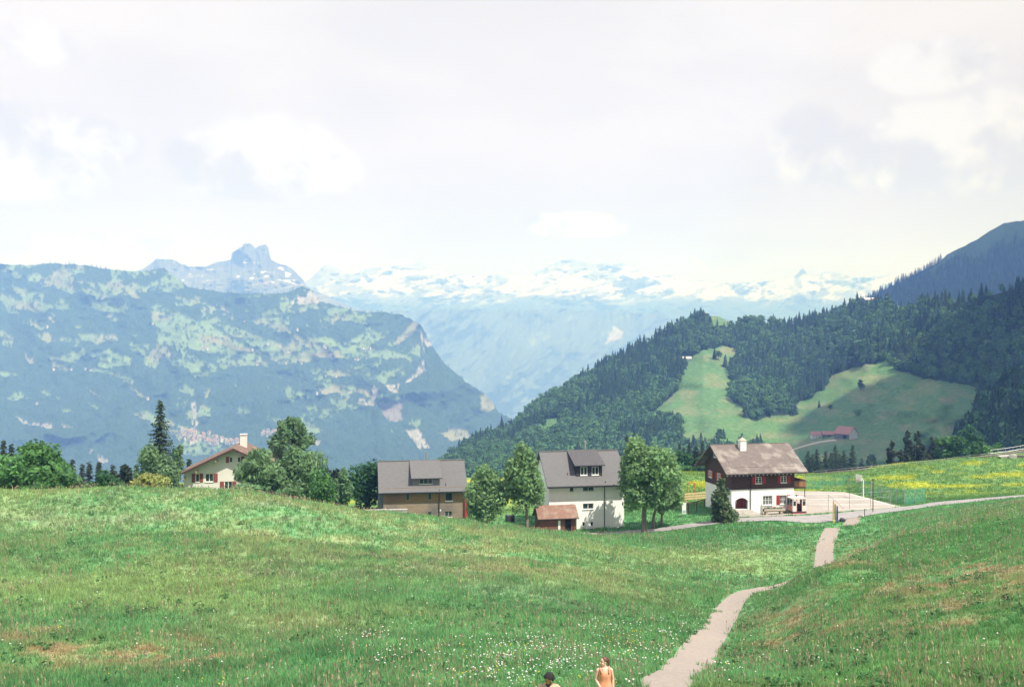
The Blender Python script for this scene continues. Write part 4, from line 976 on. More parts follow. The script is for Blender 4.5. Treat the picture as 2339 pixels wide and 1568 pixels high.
# timber storey, 5 cm proud
up_ = [(u_(1072), u_(1163), zm + .80, zm + 1.75), (u_(1423), u_(1508), zm + .80, zm + 1.75)]
mb = MB(); e = .06; Oz = zm + .002
wall_open(mb, (-e, -e, 0), UX, NF, w + 2 * e, Oz, zt, [(a + e, b + e, c, d_) for a, b, c, d_ in up_])
for x in (-e, w + e): mb.add([(x, -e, Oz), (x, Ld + e, Oz), (x, Ld + e, zt), (x, Ld / 2, zt + rise), (x, -e, zt)], [(0, 1, 2, 3, 4)])
mb.add([(-e, Ld + e, Oz), (w + e, Ld + e, Oz), (w + e, Ld + e, zt), (-e, Ld + e, zt)], [(0, 1, 2, 3)]); mb.add([(-e, -e, Oz), (w + e, -e, Oz), (w + e, Ld + e, Oz), (-e, Ld + e, Oz)], [(0, 1, 2, 3)])
for x in (2.72, 9.6): mb.box(x, x + .2, -e - .05, -e, Oz, zt - .05)
part(mb, 'timber_wall', M_WOODD, h)
for q in up_: window(h, (0, -e, 0), UX, NF, *q, cols=2, rows=3, set_back=.08, shut='lr', mshut=M_REDSH)
for a, v0, v1, s in ((1.5, zm + .9, zm + 1.9, 'lr'), (4.55, zm + .9, zm + 1.9, 'lr'), (3.2, zt + .9, zt + 1.6, '')): window(h, (-e, Ld, 0), (0, -1, 0), NL, a, a + 1.0, v0, v1, cols=2, rows=2, set_back=-.03, shut=s, mshut=M_REDSH)
mb = MB(); roof_x(mb, w, Ld, zt, rise, 1.2, 1.2, 1.35, 1.62, th=.22); rf = part(mb, 'roof', M_SHINGLE, h)
mb = MB(); mb.box(-1.3, w + 1.57, Ld / 2 - .1, Ld / 2 + .1, zt + rise - .1, zt + rise + .04); part(mb, 'ridge_cap', M_SHINGLE, rf)
M_PALEW = mat('pale_rafter', (.50, .44, .36), (.40, .34, .28))
for i in range(21):
    x = -1.2 + i * (w + 2.6) / 20; mb = MB(); yo = -1.2
    mb.prism([(yo - .02, zt + yo * k - .225), (-.065, zt - .225 - .06 * k), (-.065, zt - .37 - .06 * k), (yo - .02, zt + yo * k - .35)], 'x', x - .06, x + .06); part(mb, 'rafter', M_PALEW, rf)
gutter(rf, -1.3, w + 1.5, -1.27, zt - 1.2 * k - .1, .05)
downpipe(h, 2.95, -.13, 0, zt - .9, -1.1)
ch = empty('chimney', (0, 0, 0)); ch.parent = h
cx, cy = 3.4, 3.55; cz = zt + cy * k
mb = MB(); mb.box(cx - .48, cx + .48, cy - .42, cy + .42, cz - .8, cz + 1.25); part(mb, 'chimney_stack', M_WHITE, ch)
mb = MB(); mb.add([(cx - .55, cy - .5, cz + 1.25), (cx + .55, cy - .5, cz + 1.25), (cx + .55, cy + .5, cz + 1.25), (cx - .55, cy + .5, cz + 1.25), (cx, cy, cz + 1.75)], [(0, 1, 4), (1, 2, 4), (2, 3, 4), (3, 0, 4), (3, 2, 1, 0)]); mb.tube([(cx, cy, cz + 1.7), (cx, cy, cz + 2.0)], [.05, .02], 6); part(mb, 'chimney_cap', M_PALEW, ch)
# balcony on the right gable
bl = empty('balcony', (0, 0, 0)); bl.parent = h
bx0, bx1, by0, by1, bz = w + e + .003, w + 2.05, .1, 6.8, zm + .0
mb = MB(); mb.box(bx0, bx1, by0, by1, bz - .16, bz); part(mb, 'balcony_floor', M_WOODD, bl)
mb = MB(); mb.box(bx0 + .05, bx1 - .06, by0, by0 + .05, bz + .08, bz + .92); mb.box(bx1 - .05, bx1, by0 + .052, by1, bz + .08, bz + .92)
for i in range(14): mb.box(bx0 + .06 + i * .138, bx0 + .10 + i * .138, by0 - .02, by0 - .002, bz + .08, bz + .92)
part(mb, 'railing', M_WOODV, bl)
mb = MB(); mb.box(bx0, bx1 + .03, by0 - .04, by0 + .09, bz + .93, bz + 1.02); mb.box(bx1 - .09, bx1 + .03, by0 + .092, by1, bz + .93, bz + 1.02); part(mb, 'handrail', M_WOODD, bl)
mb = MB(); mb.tube([(bx1 - .15, by0 + .15, -.1), (bx1 - .15, by0 + .15, bz - .16)], .06, 8); part(mb, 'support_post', M_GUT, bl)
mb = MB(); mb.prism([(bx0, zt - .55), (bx1 + .1, zt - 1.6), (bx1 + .1, zt - 1.7), (bx0, zt - .7)], 'y', 5.5, 5.6); part(mb, 'brace', M_WOODD, bl)
# steps up to the porch
st_ = empty('steps', Vector(CA) + Matrix.Rotation(yaw, 3, 'Z') @ Vector((1.6, 0, 0)), yaw); tag(st_, 'broad pale stone steps fanning out below the chalet porch', 'steps')
for i in range(5):
    wd = 1.35 + .22 * i; mb = MB(); mb.box(-wd + .35, wd, -.32 * (i + 1), -.32 * i - .004, -.1, PF - .02 - .12 * i); part(mb, 'step', M_CONC, st_)

# ---------------------------------------------------------------- farm buildings on the hill
def farm(name, label, px, py, wpx, w, L, zt, rise, yaw, mw, mr, front=None, group=None, windows=(), door=None):
    p, _ = S6.at(np.array([px]), np.array([py])); p = Vector(p[0]); s = wpx * p.y / F / w
    h = empty(name, p - Vector((0, .8, -.7)), R(yaw)); h.scale = (s, s, s); tag(h, label, 'farm building', group)
    mb = MB(); z0 = -4
    mb.box(0, w, 0, L, z0, zt)
    for x in (0, w): mb.add([(x, 0, zt), (x, L, zt), (x, L / 2, zt + rise)], [(0, 1, 2)])
    part(mb, 'wall', mw, h)
    mb = MB(); roof_x(mb, w, L, zt, rise, .7, .7, .6, .6, th=.25); part(mb, 'roof', mr, h)
    for a, b, c, d_ in windows:
        window(h, (0, 0, 0), UX, NF, a, b, c, d_, cols=1, set_back=-.03, sill=False)
    if door:
        mb = MB(); mb.box(door[0], door[1], -.05, -.005, 0, door[2]); part(mb, 'door', M_DARK, h)
    return h
M_BARN = mat('barn_boards', (.16, .15, .17), (.10, .095, .11), scale=2); M_PALEB = mat('barn_plaster', (.62, .62, .64), (.5, .5, .53), scale=1)
M_PINKR = mat('faded_red_tiles', (.40, .20, .18), (.30, .15, .14), scale=2)
hA = farm('barn', 'large red-roofed barn with pale gable end at the hill farm', 1905, 1003, 38, 12, 11, 4.5, 4.5, 38, M_BARN, M_PINKR, windows=((2, 3, 2, 3),), door=(7, 10, 3))
mb = MB(); mb.add([(12.03, -.0, -3), (12.03, 11, -3), (12.03, 11, 4.4), (12.03, 5.5, 8.7), (12.03, 0, 4.4)], [(4, 3, 2, 1, 0)]); part(mb, 'gable_wall', M_PALEB, hA)
hA.rotation_euler.z = R(-52)
farm('farmhouse', 'low red-roofed farmhouse with white base at the hill farm', 1853, 1002, 27, 14, 9, 4.5, 3.4, -8, M_PALEB, M_PINKR, windows=((2, 3, 1, 2.2), (5, 6, 1, 2.2), (8, 9, 1, 2.2)), door=(11, 12, 2.2))
farm('shed', 'small red-roofed shed between farmhouse and barn at the hill farm', 1879, 1001, 25, 12, 8, 4.2, 3, -8, M_BARN, M_PINKR, windows=((2, 3, 1, 2),), door=(6, 8, 2.6))
farm('farmhouse', 'long low white-fronted farmhouse at the edge of the bright hill meadow', 1546, 826, 32, 16, 8, 3.4, 2.2, -6, M_PALEB, mat('pale_roof', (.5, .48, .47), (.42, .4, .4)), windows=((3, 4, .8, 2), (7, 8, .8, 2), (11, 12, .8, 2)))
farm('alpine_hut', 'grey-roofed hut on the grassy saddle below the dark hill', 1976, 690, 30, 16, 8, 2.8, 2.4, 10, M_BARN, mat('pale_roof2', (.52, .46, .46), (.44, .4, .4)), door=(6, 8, 2))
farm('alpine_hut', 'tiny brown hut on the wooded crest above the white house', 1609, 721, 9, 8, 6, 2.6, 2, 10, M_BARN, M_WOODB, door=(3, 4.5, 2))
# farm track
tr = [(1796 + 6 * i, 1032 - 27 * math.sin(i / 19 * 1.45)) for i in range(20)]
V = []
for px, py in tr:
    for dy in (-1.8, 1.8):
        p, _ = S6.at(np.array([px]), np.array([py + dy])); V.append(p[0] + np.array([0, -.6, .35]))
o = np_mesh('farm_track', np.array(V), np.array([(2 * i, 2 * i + 1, 2 * i + 3, 2 * i + 2) for i in range(len(tr) - 1)]), mat('track_gravel', (.52, .44, .37), (.42, .36, .3), scale=.4)); tag(o, 'pale gravel track leading to the hill farm', 'track', kind='structure')

# ---------------------------------------------------------------- village far down on the left
mbv = []
for mwc in ((.58, .57, .56), (.50, .47, .43), (.56, .54, .50)):
    mb = MB(); mb.box(-4, 4, -5, 5, -6, 6, 0); mb.prism([(-5.8, 5.2), (0, 9.6), (5.8, 5.2)], 'x', -4.7, 4.7, 1)
    o = mb.build('village_house', [mat('village_wall%d' % len(mbv), mwc), mat('village_roof%d' % len(mbv), ((.27, .17, .14), (.19, .15, .13), (.25, .23, .23))[len(mbv)])]); mbv.append(o.data); bpy.data.objects.remove(o)
def small_house(px, py, s, label, group):
    p, _ = S1.at(np.array([px]), np.array([py])); o = bpy.data.objects.new('village_house', random.choice(mbv)); COL.objects.link(o)
    o.location = Vector(p[0]) + Vector((0, -10, 3)); o.rotation_euler = (0, 0, random.uniform(-.9, .9)); o.scale = (s, s, s); tag(o, label, 'house', group)
vr = random.Random(5)
for cx, cy, sx_, sy_, n in ((428, 988, 16, 6, 16), (455, 1003, 26, 7, 22), (500, 1008, 28, 5, 20), (545, 1012, 22, 5, 12), (610, 990, 14, 6, 12), (455, 992, 20, 5, 8)):
    for _ in range(n):
        small_house(cx + vr.gauss(0, sx_ * .6), cy + vr.gauss(0, sy_ * .6), vr.uniform(.75, 1.35), 'tiny pale house in the hazy village far below the cream house', 'houses of the far village')
for px, py in ((560, 736), (612, 788), (640, 793), (660, 806), (577, 800), (588, 834), (600, 835), (655, 832), (690, 832), (742, 792), (745, 795), (830, 797), (846, 797), (812, 823), (818, 823), (745, 862), (768, 862), (725, 900), (735, 897), (680, 755), (88, 925), (470, 795), (475, 798), (462, 802), (210, 848), (198, 845), (165, 845), (125, 845), (340, 912), (350, 741), (110, 748)):
    small_house(px, py, vr.uniform(.7, 1.1), 'tiny farmhouse on a pasture of the hazy wooded mountainside', 'farmhouses scattered over the far mountainside')
# ================================================================= NEAR TREES
def leaf_mat(name, col, col2, translucent=0.42):
    return mat(name, col, col2, scale=0.9, rough=0.7, attr='Col', translucent=translucent, spec=0.2, contrast=(.3, .7))
M_LEAF = {'bright': leaf_mat('bright_leaf', (.115, .255, .075), (.070, .175, .052)), 'lime': leaf_mat('lime_leaf', (.150, .215, .062), (.095, .155, .045)),
          'dark': leaf_mat('dark_leaf', (.065, .165, .062), (.040, .112, .045)), 'grey': leaf_mat('grey_leaf', (.195, .320, .155), (.135, .235, .112)), 'birch': leaf_mat('birch_leaf', (.165, .290, .130), (.110, .205, .095)),
          'ash': leaf_mat('ash_leaf', (.225, .365, .160), (.150, .265, .112)), 'yellow': leaf_mat('yellow_leaf', (.34, .36, .115), (.20, .25, .075)), 'spruce': leaf_mat('spruce_needle', (.040, .066, .030), (.022, .042, .020), .1), 'yew': leaf_mat('yew_needle', (.095, .145, .060), (.058, .095, .042), .15),
          'pine': leaf_mat('pine_needle', (.034, .052, .026), (.020, .034, .018), .1)}
M_BARK = mat('grey_bark', (.24, .20, .17), (.13, .105, .09), scale=6, rough=0.95, bump=0.5, stretch=(1, 1, .25))
M_BIRCH = mat('birch_bark', (.62, .59, .55), (.22, .19, .17), scale=4, rough=0.9, stretch=(1, 1, 2.5), contrast=(.3, .45))

def leaf_quads(rng, cen, rad, n, size, droop=0.0, hollow=.45, up=.25):
    """n small leaf sprays spread through blobs (centres, radii (3)); biased to the outside of each blob"""
    cen = np.asarray(cen); rad = np.asarray(rad)
    vol = rad.prod(1) ** .75; b = rng.choice(len(cen), n, p=vol / vol.sum())
    d = rng.normal(size=(n, 3)); d /= np.linalg.norm(d, axis=1)[:, None]
    r = hollow + (1.06 - hollow) * rng.uniform(size=n) ** .6
    p = cen[b] + d * rad[b] * r[:, None]
    nrm = d * .7 + rng.normal(size=(n, 3)) * .55; nrm[:, 2] += up; nrm /= np.linalg.norm(nrm, axis=1)[:, None]
    a = np.cross(nrm, rng.normal(size=(n, 3))); a /= np.linalg.norm(a, axis=1)[:, None]
    if droop: a[:, 2] -= droop; a /= np.linalg.norm(a, axis=1)[:, None]
    c = np.cross(nrm, a); c /= np.linalg.norm(c, axis=1)[:, None] + 1e-9
    s = size * rng.uniform(.6, 1.4, n)[:, None]; l = s * (1.25 + droop)
    V = np.stack([p + a * l, p + c * s * .55, p - a * l * .8, p - c * s * .55], 1).reshape(-1, 3)
    F_ = np.arange(4 * n).reshape(-1, 4)
    tint = rng.uniform(.72, 1.28, n)[:, None] * (1 + rng.normal(size=(len(cen), 1)) * .10)[b] * np.array([1, 1, 1]) + rng.uniform(-.08, .14, n)[:, None] * np.array([1, .25, -.3])
    return V, F_, np.repeat(np.clip(tint, .2, 2), 4, 0)

def crown_blobs(rng, c, r, n, br=(.30, .46), shape='round'):
    cs, rs = [], []
    for i in range(n):
        d = rng.normal(size=3); d /= np.linalg.norm(d); f = rng.uniform(.35, .80)
        q = d * f
        if shape == 'cone':  q[2] = rng.uniform(-.95, .85); w = (1 - (q[2] + .95) / 2.0) ** .8; q[:2] = d[:2] / (np.linalg.norm(d[:2]) + 1e-6) * rng.uniform(.1, .8) * w
        if shape == 'egg': w = 1 - max(0, q[2]) * .45; q[:2] *= w
        cs.append(np.array(c) + q * np.array(r)); k = rng.uniform(*br)
        if shape == 'cone': k *= max(.35, w)
        rs.append(np.array(r) * k * rng.uniform(.85, 1.15, 3))
    return np.array(cs), np.array(rs)

def tree(name, label, px, d, top, bot, wpx, leaf='bright', n=2600, size=.24, nb=20, shape='round', cat='tree', group=None, trunk_px=None, bark=None, droop=0.0, lean=0.0, trunks=1, hollow=.45, base_z=None, br=(.30, .46), depthw=None, tr=None, seed=None):
    """top/bot: picture rows of crown top and underside; wpx: crown width in the picture"""
    rng = np.random.default_rng(seed if seed is not None else int(px * 7 + d))
    m = d / F; x = (px - CX) * m
    z0 = gz(x, d) if base_z is None else base_z
    zt = (CY - top) * m; zb = max((CY - bot) * m, z0 + .1)
    if trunk_px is None: trunk_px = px
    xb = (trunk_px - CX) * m
    r = empty(name, (xb, d, z0)); tag(r, label, cat, group)
    c = np.array([x - xb, 0, (zt + zb) / 2 - z0]); rad = np.array([wpx * m / 2 / .98, (depthw or wpx) * m / 2, (zt - zb) / 2])
    cs, rs = crown_blobs(rng, c, rad, nb, br, shape)
    V, F_, T = leaf_quads(rng, cs, rs, n, size, droop, hollow)
    np_mesh('crown', V, F_, M_LEAF[leaf], T, parent=r)
    bm_ = bark or M_BARK
    if bot < 1300:
        H = zt - z0; tr = tr or H * .022 + .05
        mb = MB(); topz = c[2] + rad[2] * .6
        pts = [(0, 0, -.4), (lean * .2, 0, H * .12), (c[0] * .5 + rng.uniform(-.1, .1), 0, c[2] * .7), (c[0], 0, topz)]
        mb.tube(pts, [tr * 1.25, tr, tr * .7, tr * .15], 8)
        for k in rng.choice(len(cs), min(7, len(cs)), replace=False):
            q = cs[k]; s = Vector(pts[1]).lerp(Vector(pts[2]), rng.uniform(.3, 1.0)); e = Vector(q)
            mb.tube([s, s.lerp(e, .5) + Vector((0, 0, .12 * H * .3)), e], [tr * .45, tr * .3, tr * .1], 6)
        mb.build('trunk', bm_, r)
    return r

def spruce(name, label, px, d, top, bot, wpx, group=None, seed=1, leaf='spruce', base_z=None):
    rng = np.random.default_rng(seed); m = d / F; x = (px - CX) * m
    z0 = gz(x, d) if base_z is None else base_z
    zt = (CY - top) * m; H = zt - z0; zb = (CY - bot) * m - z0; Rm = wpx * m / 2
    r = empty(name, (x, d, z0)); tag(r, label, 'tree', group)
    Q = []; T = []
    nw = int((H - zb) / .34)
    for k in range(nw):
        f = k / nw; z = zb + (H - zb) * f * .985; rr = Rm * (1 - f) ** .82 + .12
        nbv = 9 if f < .8 else 6
        a0 = rng.uniform(0, 6.28)
        for j in range(nbv):
            a = a0 + 6.283 * j / nbv + rng.uniform(-.3, .3); L_ = rr * rng.uniform(.45, 1.2); zj = rng.uniform(-.3, .3); ca, sa = math.cos(a), math.sin(a)
            tnt = rng.uniform(.7, 1.3)
            ns = max(2, int(L_ / .32))
            for q in range(ns):
                t0 = (q + .2) / ns * L_; zz = z + zj - .42 * t0 * (1 - .35 * t0 / max(L_, .1)) + (.16 * t0 * t0 / max(L_, .3))
                w = (.20 + .16 * (1 - q / ns)) * rng.uniform(.7, 1.25); ln = .34 * rng.uniform(.8, 1.3)
                p = np.array([ca * t0, sa * t0, zz]); o_ = np.array([ca, sa, -.45]) * ln; s_ = np.array([-sa, ca, 0]) * w
                for sg in (-1, 1):
                    dn = np.array([0, 0, -.17 * rng.uniform(.5, 1.5)])
                    Q.append([p, p + o_ * .5 + s_ * sg + dn, p + o_ * 1.25 + dn * .6, p + o_ * .4]); T.append(tnt * rng.uniform(.85, 1.15))
    V = np.array(Q).reshape(-1, 3); tt = np.repeat(np.array(T)[:, None] * np.array([1.0, 1, 1]), 4, 0)
    np_mesh('crown', V, np.arange(len(V)).reshape(-1, 4), M_LEAF[leaf], tt, parent=r)
    mb = MB(); mb.tube([(0, 0, -.5), (0, 0, H * .5), (0, 0, H * .98)], [H * .016 + .04, H * .009 + .02, .015], 8); mb.build('trunk', M_BARK, r)
    return r

# --- left of the cream house
tree('broadleaf_tree', 'big bright green spreading tree at the left edge behind the crest', 62, 112, 1008, 1150, 215, 'bright', 7000, .27, 34, seed=3, br=(.24, .40), tr=.3)
tree('shrub', 'rounded green shrub at the foot of the big bright tree', 142, 109, 1072, 1135, 66, 'bright', 1500, .2, 10, cat='shrub', seed=7)
tree('shrub', 'small leafy shrub in front of the big bright tree by the crest', 78, 103, 1092, 1130, 60, 'bright', 1100, .18, 10, cat='shrub', seed=8)
for i, (px, top, w, d) in enumerate([(8, 1000, 42, 172), (26, 1008, 36, 176), (-14, 1018, 40, 170)]):
    spruce('conifer', ('tall dark conifer behind the big bright tree, cut by the picture edge', 'dark conifer just behind the big bright tree, second from the picture edge', 'dark conifer at the very edge of the picture behind the big bright tree')[i], px, d, top, 1120, w, seed=20 + i, leaf='pine')
for i, (px, top, w) in enumerate([(166, 1046, 22), (188, 1056, 24), (204, 1050, 28), (226, 1049, 26), (258, 1056, 26), (280, 1060, 24), (297, 1064, 26), (312, 1058, 26)]):
    spruce('conifer', 'small dark conifer in the row between big bright tree and tall spruce', px, 186 + 3 * (i % 3), top, 1125, w, 'dark conifers in a row behind the crest', seed=40 + i, leaf='pine')
tree('shrub', 'low green shrub at the crest before the row of dark conifers', 245, 112, 1072, 1135, 86, 'dark', 1900, .2, 14, cat='shrub', seed=9)
tree('shrub', 'dull green shrub right of the big bright tree', 178, 118, 1074, 1135, 60, 'birch', 1300, .2, 10, cat='shrub', seed=10)
tree('broadleaf_tree', 'dusky rounded bush-tree behind the low green shrub', 283, 150, 1062, 1130, 44, 'pine', 1300, .24, 10, seed=12)
spruce('spruce', 'tall ragged dark spruce rising beside the cream house', 366, 152, 908, 1105, 100, seed=5)
tree('birch', 'rounded grey-green birch in front of the tall spruce', 352, 143, 1010, 1128, 84, 'grey', 3200, .22, 18, shape='egg', bark=M_BIRCH, seed=13)
tree('birch', 'small green birch with white stem right of the tall spruce', 401, 150, 1012, 1100, 44, 'birch', 1500, .24, 11, bark=M_BIRCH, seed=14, trunk_px=403)
tree('birch', 'grey-green birch lower down between tall spruce and cream house', 385, 141, 1052, 1130, 66, 'grey', 2000, .22, 13, bark=M_BIRCH, seed=15)
spruce('conifer', 'small dark conifer at the corner of the cream house', 432, 168, 1044, 1110, 26, seed=60, leaf='pine')
tree('shrub', 'yellow-green flowering shrub left of the cream house', 341, 116, 1076, 1135, 92, 'yellow', 2600, .16, 18, cat='shrub', seed=16)
tree('shrub', 'dark shrub under the left eave of the cream house', 405, 132, 1088, 1140, 40, 'dark', 900, .2, 8, cat='shrub', seed=17)
# --- right of the cream house
tree('birch', 'tall loose birch towering behind the cream house', 664, 158, 936, 1070, 112, 'birch', 4000, .26, 46, shape='egg', bark=M_BIRCH, hollow=.1, br=(.12, .26), seed=18, trunk_px=662)
tree('birch', 'side crown of a second birch left of the tall loose one', 632, 161, 968, 1075, 44, 'birch', 1100, .26, 12, bark=M_BIRCH, hollow=.25, seed=19)
tree('birch', 'weeping birch in front of the right half of the cream house', 594, 136, 1016, 1130, 112, 'grey', 4400, .22, 40, bark=M_BIRCH, droop=.8, br=(.24, .38), seed=21, trunk_px=597)
tree('birch', 'large weeping birch right of the cream house', 683, 138, 1012, 1148, 130, 'grey', 6400, .22, 46, shape='egg', bark=M_BIRCH, droop=.8, br=(.24, .38), seed=22, trunk_px=684)
tree('birch', 'birch with drooping grey-green leaves between the two weeping ones', 636, 143, 1040, 1140, 84, 'birch', 2400, .22, 18, bark=M_BIRCH, droop=.6, seed=23)
tree('shrub', 'green elder shrub dotted with pale flowers right of the weeping birches', 738, 132, 1060, 1165, 66, 'bright', 2200, .2, 16, cat='shrub', seed=24)
tree('broadleaf_tree', 'grey-green pointed tree between elder shrub and dark maple', 777, 138, 1062, 1165, 58, 'birch', 2200, .22, 14, shape='egg', seed=25)
tree('broadleaf_tree', 'dark pointed tree standing behind the elder shrub', 757, 176, 1052, 1140, 40, 'pine', 1000, .28, 9, seed=26)
tree('shrub', 'grey flowering shrub under the weeping birch by the cream wall', 556, 118, 1100, 1145, 96, 'grey', 1900, .16, 16, cat='shrub', seed=27)
tree('shrub', 'dull green shrub at the crest below the large weeping birch', 660, 119, 1108, 1155, 84, 'birch', 1500, .18, 14, cat='shrub', seed=28)
tree('broadleaf_tree', 'dense dark green maple left of the wooden house', 836, 156, 1042, 1185, 82, 'dark', 4200, .25, 24, seed=29, tr=.25)
tree('broadleaf_tree', 'small bright tree peeping over the wooden house roof', 880, 176, 1040, 1120, 40, 'bright', 900, .28, 8, seed=30)
# --- between the houses
tree('broadleaf_tree', 'round grey-green ash tree right of the wooden house', 1111, 135, 1064, 1196, 104, 'ash', 5600, .23, 32, shape='egg', seed=31, br=(.24, .40), tr=.16)
tree('broadleaf_tree', 'slender pointed ash tree left of the white house', 1197, 134.5, 1000, 1182, 104, 'ash', 6800, .23, 44, shape='egg', seed=32, br=(.22, .36), trunk_px=1204, tr=.22)
tree('broadleaf_tree', 'biggest tree, with thick trunk, right of the white house', 1476, 134.5, 986, 1178, 160, 'ash', 15000, .25, 80, shape='round', seed=33, br=(.18, .32), hollow=.3, trunk_px=1471, tr=.34)
tree('broadleaf_tree', 'full-crowned tree just behind the biggest tree', 1522, 138.5, 1030, 1172, 84, 'ash', 7000, .25, 36, shape='egg', seed=34, trunk_px=1492, br=(.22, .38), tr=.2)
tree('broadleaf_tree', 'lower thin-stemmed tree at the roadside beside the biggest tree', 1524, 140, 1045, 1175, 80, 'ash', 3600, .25, 22, seed=35, trunk_px=1511, tr=.17)
tree('yew', 'ragged dark yew shrub at the corner of the chalet', 1648, 137.6, 1082, 1198, 76, 'yew', 4600, .19, 34, shape='cone', cat='shrub', seed=36, br=(.3, .5))
# --- behind, between white house and chalet
for i, (px, top, w, d, lf) in enumerate([(1545, 1020, 66, 232, 'dark'), (1583, 1030, 56, 238, 'pine'), (1610, 1034, 50, 230, 'dark'), (1560, 1062, 60, 222, 'bright'), (1600, 1064, 50, 222, 'dark')]):
    tree('broadleaf_tree', ('dark tree behind the biggest tree, beyond the field', 'bright green tree beyond the field left of the chalet', 'dark tree touching the chalet eave beyond the field', 'low bright tree at the field edge beside the rail fence', 'low dark tree at the field edge left of the chalet')[i], px, d, top, 1098, w, lf, 1500, .34, 12, seed=70 + i)
for i, (px, top, w) in enumerate([(1432, 990, 34), (1552, 1010, 34), (1574, 1006, 34), (1590, 1014, 32), (1604, 1004, 34), (1562, 1018, 30)]):
    spruce('conifer', 'dark spruce beyond the field between white house and chalet', px, 300, top, 1095, w, 'dark spruces behind the field trees', seed=80 + i, leaf='pine')
# --- spruces beyond the field right of the chalet
for i, (px, top, w) in enumerate([(1846, 1026, 52), (1866, 1022, 50), (1886, 1026, 52), (1908, 1014, 50), (1898, 1030, 46), (1928, 1026, 52), (1948, 1012, 46), (1968, 1044, 34), (1984, 1038, 28), (1999, 1042, 26), (1856, 1034, 44), (1918, 1034, 44)]):
    spruce('conifer', 'dark spruce in the clump beyond the buttercup field', px, 330, top, 1096, w, 'clump of dark spruces beyond the buttercup field', seed=90 + i, leaf='spruce')
for i, (px, top, w, lf, bt) in enumerate([(2040, 998, 56, 'pine', 1078), (2072, 982, 60, 'pine', 1075), (2096, 974, 58, 'pine', 1072), (2130, 994, 60, 'pine', 1068), (2062, 1020, 60, 'pine', 1078), (2110, 1016, 66, 'pine', 1072), (2166, 988, 62, 'bright', 1058), (2150, 1022, 50, 'bright', 1066), (2196, 992, 50, 'dark', 1052), (2214, 976, 56, 'dark', 1052), (2250, 1000, 74, 'bright', 1048), (2184, 1024, 56, 'bright', 1060)]):
    tree('conifer' if lf == 'pine' else 'broadleaf_tree', ('dark brownish pine at the low end of the grove by the railway', 'tall dark pine, second in the railway grove', 'tallest dark pine in the railway grove', 'dark pine beside the first bright tree of the railway grove', 'low dark pine in front of the railway grove', 'bushy dark pine before the tallest pine of the railway grove',
         'bright green tree in the middle of the railway grove', 'low bright green bush-tree before the middle of the railway grove', 'dark tree between two bright trees of the railway grove', 'tall dark tree behind the end of the railway grove', 'spreading bright tree at the end of the railway grove', 'low bright tree by the railway fence')[i], px, 236 + (i % 4) * 4, top, bt + 6, w, lf, 1700, .36, 14, shape='cone' if lf == 'pine' else 'round', seed=120 + i)
# ================================================================= SMALL THINGS
def RZ(yaw, v): return Matrix.Rotation(yaw, 3, 'Z') @ Vector(v)
M_PINK = mat('pink_paint', (.66, .30, .28), (.56, .24, .22), scale=3, rough=.45); M_CREAMP = mat('cream_paint', (.78, .66, .62), (.70, .56, .52), scale=4, rough=.5); M_CRED = mat('cabin_red', (.42, .06, .06), (.36, .05, .05), scale=4, rough=.5)
# ---- gondola cabin
gl = Vector(CA) + RZ(yaw, (8.75, -1.75, 0)); gl.z = -24.655
g = empty('gondola_cabin', gl, R(13)); tag(g, 'retired pink and cream cable car cabin parked at the chalet corner', 'cable car cabin')
gw, gd = 2.15, 1.7
mb = MB(); mb.box(0, gw, 0, gd, 0, .16); part(mb, 'base', M_CRED, g)
mb = MB(); mb.box(-.03, gw + .03, -.03, gd + .03, .162, .30); part(mb, 'bumper', M_CHAR, g)
mb = MB()
for a, b in ((0, .62), (1.50, gw)): mb.box(a, b, 0, .06, .302, 1.12)
part(mb, 'front_panel', M_CREAMP, g)
mb = MB(); mb.box(0, .06, .062, gd, .302, 1.12); mb.box(gw - .06, gw, .062, gd, .302, 1.12); mb.box(.062, gw - .062, gd - .06, gd, .302, 1.12); part(mb, 'side_panel', M_PINK, g)
mb = MB()
for x in (0, .52, 1.50, gw - .10): mb.box(x, x + .10, 0, .07, 1.122, 2.08)
for x in (0, gw - .08): mb.box(x, x + .08, gd - .08, gd, 1.122, 2.08); mb.box(x, x + .08, gd * .5, gd * .5 + .06, 1.122, 2.08)
mb.box(.1, .52, .002, .066, 1.80, 1.86); mb.box(1.60, gw - .1, .002, .066, 1.80, 1.86); part(mb, 'window_frame', M_CREAMP, g)
for a, b in ((.10, .52), (1.60, gw - .10)):
    mb = MB(); mb.box(a, b, .03, .045, 1.13, 1.80); part(mb, 'window', GLASS, g)
mb = MB(); mb.box(.02, .035, .09, gd - .09, 1.13, 2.07); part(mb, 'window', GLASS, g)
mb = MB(); mb.box(gw - .035, gw - .02, .09, gd - .09, 1.13, 2.07); part(mb, 'window', GLASS, g)
mb = MB(); mb.box(.64, .70, -.02, .05, .302, 2.08); mb.box(1.42, 1.49, -.02, .05, .302, 2.08); part(mb, 'door_post', M_CRED, g)
mb = MB(); mb.box(.3, 1.85, 1.15, 1.5, .6, .68); mb.box(.3, 1.85, 1.5, 1.56, .6, 1.2); part(mb, 'seat', M_WOODV, g)
mb = MB(); mb.prism([(-.06, 2.082), (gw + .06, 2.082), (gw + .03, 2.22), (gw - .25, 2.34), (.25, 2.34), (-.03, 2.22)], 'y', -.06, gd + .06); part(mb, 'roof', M_CREAMP, g)
mb = MB(); mb.tube([(gw / 2, gd / 2, 2.3), (gw / 2, gd / 2, 2.55)], .08, 8); mb.box(gw / 2 - .3, gw / 2 + .3, gd / 2 - .06, gd / 2 + .06, 2.5, 2.58); part(mb, 'hanger', M_GUT, g)
